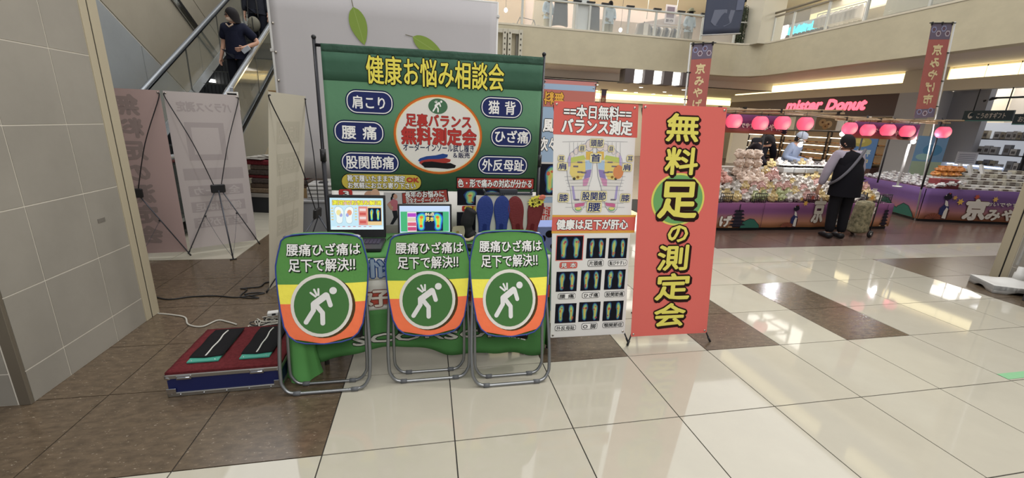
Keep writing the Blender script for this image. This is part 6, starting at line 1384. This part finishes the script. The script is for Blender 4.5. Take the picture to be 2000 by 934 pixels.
# gift shop
TEAL = mat('dark_teal_sign', '#2a3a42', .5)
t = thing('shop_sign', 'dark gift shop sign with white lettering by the right pillar', 'sign', (14.5, 7.36, 2.0)); B().bb((0, -.98, 0), (.05, .02, .26), TEAL).build('board', t); B().bb((-.004, -.98, .0), (.05, .02, .022), mat('teal_strip', '#4f8a80', .5)).build('underline', t); [B().cyl((.03, y, .26), (.03, y, 1.40), .012, BLACKP, n=6).build('hanger', t) for y in (-.8, -.15)]
P = Print(lambda u, v, n: Vector((-n-.0005, -u, v))); P.text('こうのすギフト', (.26, .06), (.86, .21), INKW, .03, 0, None, 2); P.ell((.14, .14), .06, .08, INKW, 1, 18, 'emblem'); P.ell((.155, .15), .045, .06, flat('#2a3a42'), 1.5, 18, 'emblem'); P.ell((.15, .10), .025, .03, INKW, 2, 12, 'emblem'); P.build(t)
t = thing('shop_sign', 'dark tea and coffee sign partly behind the right pillar', 'sign', (14.5, 6.25, 1.92)); B().bb((0, -.9, 0), (.05, .10, .25), TEAL).build('board', t); B().bb((-.004, -.9, .0), (.05, .1, .022), mat('teal_strip')).build('underline', t); [B().cyl((.03, y, .25), (.03, y, 1.48), .012, BLACKP, n=6).build('hanger', t) for y in (-.7, -.05)]; P = Print(lambda u, v, n: Vector((-n-.0005, -u, v))); P.text('お茶・コーヒー', (-.02, .06), (.75, .20), INKW, .03, 0, None, 2); P.build(t)
SHM = mat('dark_shelf', '#3c3b40', .5); PKC = [mat('gift_white', '#bcb9b6', .5), mat('gift_cream', '#aca28e', .5), mat('gift_brown', '#7e6450', .5), mat('gift_grey', '#8b8b90', .5)]
gp = {}
GN = ('white', 'cream', 'brown', 'grey')
def shelving(y0, y1, xs, label, fill):
    t = thing('shelving', label, 'shelf', (xs, y0, 0)); L = y1-y0; B().bb((.42, 0, 0), (.45, L, 2.0), mat('lit_back_panel', '#d5d8de', .6, emit=.35, ecol='#e6ebf5')).build('back_panel', t)
    for a in (0, L-.03): B().bb((0, a, 0), (.42, a+.03, 1.95), SHM).build('upright', t)
    for z in (.35, .75, 1.15, 1.55):
        B().bb((0, 0, z), (.42, L, z+.025), SHM).build('shelf', t); y = .08
        while y < L-.12:
            w_ = rnd.uniform(.09, .16); k = rnd.choice(fill)
            if rnd.random() < .85:
                if k not in gp: gp[k] = o = B().bb((-.06, -.05, 0), (.06, .05, .2), PKC[k]).bb((-.0605, -.03, .05), (-.06, .03, .13), mat('gift_label', '#5f5a58', .6)).build('gift_pack'); tag(o, '%s gift pack standing on the gift shop shelves' % GN[k], 'gift pack', '%s gift packs on the gift shop shelves' % GN[k])
                else: o = gp[k].copy(); COL.objects.link(o)
                o['label'] = '%s gift pack on the %s board of the %s' % (GN[k], {.35: 'lowest', .75: 'second', 1.15: 'third', 1.55: 'top'}[z], label.replace('dark ', '').replace('gift shop ', '')); o['group'] = o['label']
                o.location = (xs+.12, y0+y+w_/2, z+.0255); o.scale = (1, w_/.1*.92, rnd.uniform(.75, 1.35))
            y += w_
shelving(6.35, 7.9, 15.3, 'dark gift shop shelving below the gift sign', (0, 0, 1, 3)); shelving(4.4, 6.25, 15.2, 'dark gift shop shelving below the tea and coffee sign', (1, 2, 2, 0)); shelving(7.95-.0, 8.55, 15.6, 'narrow gift shop shelving beside the pilaster', (0, 3))
t = thing('glass_showcase', 'glass showcase lit blue-white in front of the gift shop', 'showcase', (13.95, 6.70, .0), rad(75)); B().bb((-.7, -.3, 0), (.7, .3, .62), mat('navy_case', '#2e3450', .4)).build('base', t); B().bb((-.7, -.3, .62), (.7, .3, .92), mat('case_glass', '#c9d6ea', .05, alpha=.35)).build('glass_box', t); B().bb((-.68, -.28, .87), (.68, -.22, .90), mat('case_tube', '#eaf2ff', .5, emit=4, ecol='#dfeaff')).build('light_tube', t); B().bb((-.65, -.25, .74), (.65, .25, .75), mat('case_shelf_white', '#b5bccb', .4)).build('shelf', t)
t = thing('air_pipe', 'dark ceiling pipe with spotlight inside the gift shop', 'pipe', (15.0, 6.2, 2.6)); B().cyl((0, -1.5, 0), (0, 1.0, .0), .025, BLACKP, n=8).cyl((0, .9, 0), (-.1, 1.1, -.08), .03, BLACKP, n=8).build('rail', t); [B().cyl((0, y, 0), (0, y, .78), .012, BLACKP, n=6).build('hanger', t) for y in (-.9, .3)]; B().sph((0, -.55, -.14), .11, LAMPW, 12, 8).build('lamp', t)
# row of four light boxes hung under the balcony
for k in range(4):
    x = 7.12+.725*k; z = 2.97
    t = thing('hanging_light_box', '%s light box with dark side from the green backdrop, under the balcony' % ORD[k], 'light box', (x, 12.9, z), 0, 'row of light boxes under the balcony')
    B().bb((0, -.42, 0), (.34, 0, .43), mat('box_brown', '#5b5251', .5)).build('dark_panel', t); B().bb((.345, -.30, .02), (.70, -.02, .43), mat('lightbox_face', '#ffffff', .5, emit=1.7, ecol='#fffdf6')).build('lit_panel', t); B().bb((-.08, -.42, -.02), (.34, 0, .0), mat('box_brown')).build('bottom_ledge', t)

# ---------------------------------------------------------------- upper floor: railings, display dummies, clothes, banner
PST = mat('rail_post_white', '#c4c6c0', .4)
t = thing('glass_railing', 'glass balustrade with white posts along the far balcony', 'railing', (4, 12.7, 4.48))
xs = [-1.0, 1.2, 3.50, 4.44, 5.30, 5.76, 6.26, 7.14, 8.12, 9.01, 9.90, 11.2]
for x in xs: B().bb((x-4-.035, -.03, 0), (x-4+.035, .03, .80), PST).build('post', t, .004)
for a, b_ in zip(xs, xs[1:]): B().bb((a-4+.04, -.006, .03), (b_-4-.04, .006, .74), GLASS).build('glass_pane', t)
B().bb((-5, -.05, .77), (7.2, .05, .82), PST).build('top_rail', t, .004); B().bb((-5, -.03, .0), (7.2, .03, .03), PST).build('bottom_rail', t)
clp = B()
for a, b_ in zip(xs, xs[1:]): clp.bb((b_-4-.14, -.07, .83), (b_-4+.14, .0, .87), BLACKP)
clp.build('clamps', t)
t = thing('glass_railing', 'glass balustrade with a double handrail along the right balcony', 'railing', (12.16, 8, 4.48))
ys = [-1, 1.5, 3.6, 5.4, 7.2, 8.75, 9.95, 11.2, 12.0]
for y in ys: B().bb((-.03, y-8-.03, 0), (.03, y-8+.03, .82), PST).build('post', t, .004)
for a, b_ in zip(ys, ys[1:]): B().bb((-.006, a-8+.04, .03), (.006, b_-8-.04, .76), GLASS).build('glass_pane', t)
B().cyl((-.03, -9, .92), (-.03, 4.0, .92), .035, mat('rail_taupe', '#8b8272', .4), n=10).build('handrail', t); B().bb((-.04, -9, .79), (.04, 4.0, .83), mat('rail_taupe')).build('top_rail', t)
# wall panels and skirting on the right
rp = struct(B().bb((12.9, 2, 4.2), (12.95, 8.9, 6.3), mat('panel_back', '#a59f90', .6)).build('wall_upper_panels'))
for k in range(6): B().bb((12.87, 2.0+1.15*k+.02, 4.72), (12.9, 2.0+1.15*(k+1)-.02, 6.3), mat('ribbed_cream', '#c3bea9', .6, noise=(1, .05), stretch=(1, 12, .2))).build('wall_panel', rp)
B().bb((12.86, 2, 4.2), (12.9, 8.9, 4.68), mat('brown_skirting', '#8a7d6a', .6, noise=(6, .2))).build('skirting', rp)
CLS = [mat('garment_%s' % n, h, .85) for n, h in (('navy', '#343843'), ('blue', '#9fb0bb'), ('white', '#bfbbb4'), ('olive', '#7c7c66'), ('rust', '#a87c52'), ('grey', '#77736f'))]
def dummy(label, x, y, top, legs, hat=False, turn=0):
    t, J, M = person(label, (x, y, 4.22), turn, .97, dict(lw=(.16, -.14, .98), le=(.21, .0, 1.06), rw=(-.16, -.14, .98)), top, legs, 'long', 'short', nm='display_dummy', cat='display dummy', face=False, hands=True, skin_m=mat('dummy_brown', '#5d4f46', .6))
    B().sph((0, 0, 0), (.085, .095, .12), mat('dummy_brown'), 12, 8, M).build('head', t)
    if hat: B().lathe([(.16, .05), (.12, .06), (.10, .10), (.09, .16), (.04, .19)], CLS[3], 14, M).build('hat', t)
dummy('seated-looking display dummy in a pale blue shirt behind the far railing', 6.95, 13.9, '#9fb0bb', '#6f705e'); dummy('display dummy in a hat and pale blue top near the end of the far railing', 10.2, 14.0, '#93a3ad', '#6f6a60', True)
dummy('display dummy in beige trousers behind the far railing by the white column', 4.7, 14.0, '#a9bccb', '#a59f86', turn=.4)
def hung(label, x, y, z, w_, h_, m, d_=.12):
    t = thing('hanging_garment', label, 'clothing', (x, y, z)); B().slabgrid(10, 8, lambda a, b_: ((a-.5)*w_*(.75+.25*(1-b_)), d_*.5*math.sin(a*PI)*-1, -h_*(1-b_)+.03*math.cos((a-.5)*PI)), (0, d_, 0), m).build('cloth', t); B().tube([(0, .04, .02), (0, .04, .07), (.02, .04, .09)], .006, STEEL, 5).cyl((0, .04, .07), (0, .04, 6.3-z), .005, STEEL, n=5).build('hanger', t)
hung('dark grey garment with white print beside the far white column', 5.05, 13.6, 5.6, .55, .85, CLS[0]); hung('dark banner-like garment just right of the far white column', 6.25, 13.6, 5.45, .5, .75, CLS[0]); hung('beige curtain left of the white column upstairs', 5.35-.55, 15.2, 6.2, .8, 1.8, mat('beige_curtain', '#a89f8c', .8)); 
t = thing('garment_jacket', 'grey brown jacket on a stand between two dummies upstairs', 'clothing', (8.35, 13.9, 4.22)); B().slabgrid(12, 8, lambda a, b_: (.28*(a-.5)*2*(1.15-.35*b_), -.1*math.sin(a*PI), .42+.5*b_), (0, .16, 0), CLS[5]).build('jacket', t); B().bb((-.08, -.14, .40), (.08, -.08, .92), CLS[2]).build('shirt', t); B().cyl((0, .05, 0), (0, .05, 1.0), .02, BLACKP, n=8).cyl((0, .05, 0), (0, .05, .02), .16, BLACKP, n=14).build('stand', t)
gcount = 0
rk = thing('clothes_rail', 'rail of hanging clothes under a sloping sign behind the far railing', 'clothes rail', (9.2, 14.2, 4.22)); B().cyl((-.8, 0, .98), (.8, 0, .98), .014, STEEL, n=8).cyl((-.8, 0, 0), (-.8, 0, .98), .014, STEEL, n=8).cyl((.8, 0, 0), (.8, 0, .98), .014, STEEL, n=8).build('rail', rk); B().bb((-.8, -.2, .10), (.8, .2, .13), mat('riser_cream')).build('low_shelf', rk)
g0 = None
for i in range(13):
    k = i % 3
    if g0 is None or k not in g0:
        g0 = g0 or {}; o = B().slabgrid(5, 6, lambda a, b_: (.02*math.sin(a*6), -.18+.36*a*(.9+.1*b_), -.62+.62*b_-.12*abs(2*a-1)*b_), (.035, 0, 0), (CLS[2], CLS[5], CLS[0])[k]).build('rail_garment'); tag(o, '%s garment hanging on the clothes rail upstairs' % ('white', 'grey', 'navy')[k], 'clothing', '%s garments on the upstairs rail' % ('white', 'grey', 'navy')[k]); g0[k] = o
    else: o = g0[k].copy(); COL.objects.link(o)
    o.location = (8.5+.11*i, 14.2, 5.17); o.rotation_euler = (0, .18, 0)
t = thing('sloping_sign', 'pale sloping sign board above the upstairs clothes rail', 'sign', (9.3, 14.5, 5.25)); [B().cyl((x, .0, .2), (x, .0, 1.05), .012, PST, n=6).build('hanger', t) for x in (-.6, .6)]; B().prism([(-1.0, -.25), (.9, .15), (.9, .45), (-1.0, .0)], 0, .05, mat('sign_pale', '#b5a9a4', .6), Matrix.Rotation(PI/2, 4, 'X')).build('board', t); B().bb((.1, -.06, .10), (.55, -.05, .75), flat('#c9c3c6')).build('poster', t); P = Print(lambda u, v, n: Vector((u, -.0605-n, v))); P.rect((.16, .3), (.48, .68), flat('#7f7480'), 1); P.text('新作', (.16, .14), (.48, .26), flat('#4a4250'), .03, 0, None, 2); P.build(t)
t = thing('small_lamp_table', 'display table with a small orange shaded lamp upstairs', 'table', (6.1, 14.2, 4.22)); B().bb((-.6, -.3, .5), (.7, .3, .54), CREAM).build('top', t); [B().bb((x, -.25, 0), (x+.04, .25, .5), CREAM).build('leg', t) for x in (-.55, .6)]
t = thing('table_lamp', 'small orange shaded lamp on the upstairs display table', 'lamp', (6.2, 14.1, 4.765)); B().lathe([(.13, .1), (.06, .26)], CLS[4], 14).build('shade', t); B().cyl((0, 0, 0), (0, 0, .2), .012, STEEL, n=8).cyl((0, 0, 0), (0, 0, .015), .06, STEEL, n=12).build('stand', t)
bk = thing('bicycle_frame', 'dark bicycle-like frame displayed behind the far railing', 'display frame', (3.9, 14.0, 4.35)); B().tube([(-.4, 0, .2), (-.2, 0, .65), (.3, 0, .6), (.1, 0, .15), (-.2, 0, .65)], .018, CLS[5], 6).tube([(.3, 0, .6), (.45, 0, .2)], .018, CLS[5], 6).build('frame', bk)
for x in (-.42, .48): B().tube([(x+.24*math.cos(a), 0, .2+.24*math.sin(a)) for a in (2*PI*k/16 for k in range(16))], .015, CLS[5], 6, True).build('wheel', bk)
for k, (x, z, h) in enumerate(((2.9, 5.35, 'far'), (3.25, 5.25, 'mid'), (2.95, 5.65, 'near'), (7.6, 4.95, 'low'))):
    t = thing('pendant_lamp', ('small pendant bulb upstairs just right of the leaf hoarding', 'lowest pendant bulb upstairs above the dark frame', 'highest pendant bulb upstairs by the leaf hoarding', 'small pendant bulb upstairs beside the pale blue dummy')[k], 'lamp', (x, 14.3, z)); B().sph((0, 0, 0), (.06, .06, .075), LAMPW, 12, 8).build('bulb', t); B().cyl((0, 0, .06), (0, 0, 6.3-z), .006, BLACKP, n=5).build('cord', t)
for n, (x, y) in enumerate(((7.3, 13.4), (9.4, 13.5), (11.2, 13.6), (5.9, 13.4))):
    downlight(x, y, 6.295, .11, 'round downlight in the upper ceiling behind the far railing', 'downlights in the upper ceiling')
t = thing('air_vent', 'square white air conditioning panel on the upper ceiling', 'vent', (8.0, 14.9, 6.28)); B().bb((-.4, -.4, -.0), (.4, .4, .02), PST).build('panel', t); [B().bb((-.3, -.3+.15*k, -.012), (.3, -.26+.15*k, 0), mat('vent_grey', '#8f8f8c', .6)).build('slat', t) for k in range(5)]
# navy fabric banner hung over the balcony edge
t = thing('hanging_banner', 'large dark blue fabric banner hung over the far balcony', 'banner', (9.45, 11.2, 4.3))
p0, p1, p2, p3 = (8.968, 11.2, 4.353), (10.252, 11.2, 4.509), (10.287, 11.2, 5.868), (8.922, 11.2, 5.74); bsv = Vector((9.45, 11.2, 4.3)); q4 = [Vector(p)-bsv for p in (p0, p1, p2, p3)]
lf = lambda a, b_: q4[0].lerp(q4[1], a).lerp(q4[3].lerp(q4[2], a), b_)+Vector((0, .02*math.sin(a*9), 0))
B().slabgrid(16, 8, lf, (0, .004, 0), mat('slate_blue_fabric', '#4d5262', .8, spec=.15)).build('fabric', t); B().cyl(q4[0]-Vector((.05, 0, .02)), q4[1]+Vector((.05, 0, -.02)), .02, mat('white_pipe'), n=8).build('bottom_bar', t)
P = Print(lambda u, v, n: lf(u, v)+Vector((0, -.002-n, 0)), .002); P.poly([(.18, .26), (.28, .18), (.55, .15), (.72, .22), (.78, .48), (.5, .5), (.24, .50)], flat('#6f7484'), 2, 'printed_patch'); P.poly([(.80, .98), (.98, .98), (.98, .48), (.80, .48)], flat('#666c80'), 2, 'printed_patch'); P.build(t)
# planter by the column, cyan shop sign, shirts
t = thing('hedge_column', 'tall narrow green artificial hedge beside the cream column upstairs', 'hedge', (11.45, 12.75, 4.45)); b = B(); rr = random.Random(2)
for k in range(420):
    z = rr.uniform(.05, 1.25); a = rr.uniform(0, 2*PI); r_ = .16*(1-.35*max(0, z-.8)); c = Vector((r_*math.cos(a), r_*math.sin(a), z)); e = Euler((rr.uniform(0, 6), rr.uniform(0, 6), 0)).to_matrix(); b.add([c+e @ Vector(v) for v in ((-.03, 0, 0), (0, .018, 0), (.05, 0, .01), (0, -.018, 0))], [(0, 1, 2, 3)], mat('hedge_leaf', '#454d3a', .7))
o = b.build('foliage', t); o['kind'] = 'stuff'; B().cyl((0, 0, 0), (0, 0, 1.2), .10, mat('hedge_core', '#2f3628', .9), n=10).build('core', t); B().bb((-.17, -.17, -.05), (.17, .17, .06), PST).build('planter', t); B().tube([(.17*math.cos(a), .17*math.sin(a), .72) for a in (2*PI*k/14 for k in range(14))], .02, PST, 6, True).build('band', t)
CY = mat('cyan_sign', '#40c0d0', .5, emit=1.2, ecol='#48d6e6')
t = thing('cyan_sign', 'glowing cyan shop sign behind the right balcony', 'sign', (14.2, 13.0, 5.15)); P = Print(lambda u, v, n: Vector((-n, -u, v)), .01); P.text('眼鏡市', (-.75, -.28), (.75, .28), CY, .06, 0, None, 3, 'sign_letter'); P.build(t); B().bb((.02, -.9, -.36), (.06, .9, .36), mat('sign_back', '#b5bfc2', .6)).build('back_board', t); [B().bb((.06, y, -.93), (.10, y+.05, .36), PST).build('post', t) for y in (-.7, .65)]
t = thing('standing_light_panel', 'bright white standing light panel beside the cyan sign', 'light panel', (13.6, 13.25, 4.2)); B().bb((-.03, -.25, 0), (.03, .25, 1.15), mat('lit_panel_white', '#ffffff', .5, emit=1.3, ecol='#fff4f6')).build('panel', t); B().bb((-.06, -.3, 0), (.06, .3, .04), PST).build('foot', t)
g1 = None
for i in range(9):
    if g1 is None: g1 = B().slabgrid(6, 6, lambda a, b_: (-.2+.4*a, -.05*math.sin(a*PI), -.4+.42*b_-.14*abs(2*a-1)*b_), (0, .09, 0), CLS[2]).build('white_shirt'); tag(g1, 'white shirt hanging on the rack behind the right balcony', 'clothing', 'white shirts behind the right balcony'); o = g1
    else: o = g1.copy(); COL.objects.link(o)
    o.location = (13.75, 10.4+.17*i, 5.42); o.rotation_euler = (0, 0, 0)
t = thing('shirt_rack', 'steel rack of white shirts behind the right balcony', 'clothes rail', (13.75, 11.1, 4.22)); B().cyl((0, -.85, 1.26), (0, .85, 1.26), .014, STEEL, n=8).cyl((0, -.85, 0), (0, -.85, 1.26), .014, STEEL, n=8).cyl((0, .85, 0), (0, .85, 1.26), .014, STEEL, n=8).build('rail', t)
bks = None
for i in range(10):
    if bks is None: bks = B().bb((-.04, -.05, 0), (.04, .05, .20), mat('case_dark', '#3a3434', .5)).build('boxed_item'); tag(bks, 'dark boxed item on the low display behind the right balcony', 'box', 'dark boxed items behind the right balcony'); o = bks
    else: o = bks.copy(); COL.objects.link(o)
    o.location = (13.1, 10.9+.17*i, 4.66); o.rotation_euler = (0, .3, 0)
t = thing('low_display', 'low cream display bench behind the right balcony', 'bench', (13.1, 11.7, 4.21)); B().bb((-.2, -1.0, .40), (.2, 1.0, .44), CREAM).build('top', t); [B().bb((-.18, y, 0), (.18, y+.04, .4), CREAM).build('leg', t) for y in (-.9, .86)]

# ---------------------------------------------------------------- right edge: stand base and folding barrier, balcony bracket
WPL = mat('white_plastic')
t = thing('pole_base', 'white plastic pole base standing beside the right pillar', 'base', (6.44, 1.32, 0), rad(-30)); t.scale = (.82, .82, .95)
B().slabgrid(16, 12, lambda a, b_: (-.26+.56*a, -.24+.44*b_, .085+.05*max(0, 1-((a-.55)/.38)**2-((b_-.55)/.42)**2)), (0, 0, -.05), WPL).build('body', t)
sk_ = B()
for p, q_ in (((-.26, -.24), (.30, -.24)), ((-.26, .2), (.30, .2)), ((-.26, -.24), (-.26, .2)), ((.30, -.24), (.30, .2))):
    sk_.slabgrid(12, 2, lambda a, b_: (p[0]+(q_[0]-p[0])*a, p[1]+(q_[1]-p[1])*a, (.0+.035*max(0, math.sin((a*2-.5)*PI))*(1-b_))*1+.085*b_+.002), (.0, .004, 0) if p[1] == q_[1] else (.004, 0, 0), WPL)
sk_.build('skirt', t); B().lathe([(.055, .12), (.05, .2), (.038, .21), (.036, .27)], WPL, 16, Matrix.Translation((.10, .02, 0))).build('socket', t); B().sph((.19, -.02, .13), (.03, .02, .02), WPL, 10, 6).build('knob', t)
t = thing('sign_pole', 'thin white pole rising from the plastic base with a paper notice', 'pole', (6.50, 1.33, .27)); B().cyl((0, 0, 0), (.12, .0, 1.9), .013, mat('white_pipe'), n=10).build('tube', t); B().bb((.05, -.02, .62), (.62, -.012, 1.12), mat('navy_notice', '#2b3043', .5)).build('dark_panel', t); B().prism([(.0, .50), (.10, .58), (.16, .52), (.22, .62), (.26, .40), (.32, .56), (.4, .5), (.36, .66), (.0, .72)], 0, .006, mat('torn_paper', '#b5b4b2', .7), Matrix.Translation((.06, -.03, .06)) @ Matrix.Rotation(PI/2, 4, 'X')).build('paper', t)
t = thing('wooden_crate', 'dark low crate with a wooden rim beside the white pole base', 'crate', (6.48, .85, 0), rad(-12)); B().bb((-.3, -.16, 0), (.3, .16, .10), mat('crate_dark', '#3b3a3d', .6)).build('body', t, .006); B().bb((-.29, .08, .10), (.3, .16, .2), mat('crate_wood', '#a08a66', .6)).build('rim', t, .004); B().bb((-.28, -.12, .10), (.29, .08, .14), mat('crate_lining', '#2a2527', .7)).build('lining', t)
# lattice speaker brackets above the backdrop
t = thing('mounting_bracket', 'white slotted square frame fixed to the balcony front above the backdrop', 'frame', (3.45, 12.45, 3.42))
for x in (-.95, -.54, -.38, -.03): B().bb((x-.06, -.1, -.05), (x+.06, .09, .86), mat('bracket_white', '#c4bfae', .5)).build('upright', t, .004)
for z in (-.02, .80): B().bb((-1.0, -.08, z-.06), (.03, .06, z+.06), mat('bracket_white')).build('crossbar', t, .004)
sl_ = B()
for x in (-.54, -.38, -.03):
    for k in range(5): sl_.bb((x-.02, -.105, .08+.16*k), (x+.02, -.10, .13+.16*k), mat('slot_dark', '#4f4b42', .7))
sl_.build('slots', t); B().bb((-.16, .0, .1), (-.10, .1, .74), mat('bracket_grey', '#7f7b72', .5)).build('inner_bar', t)
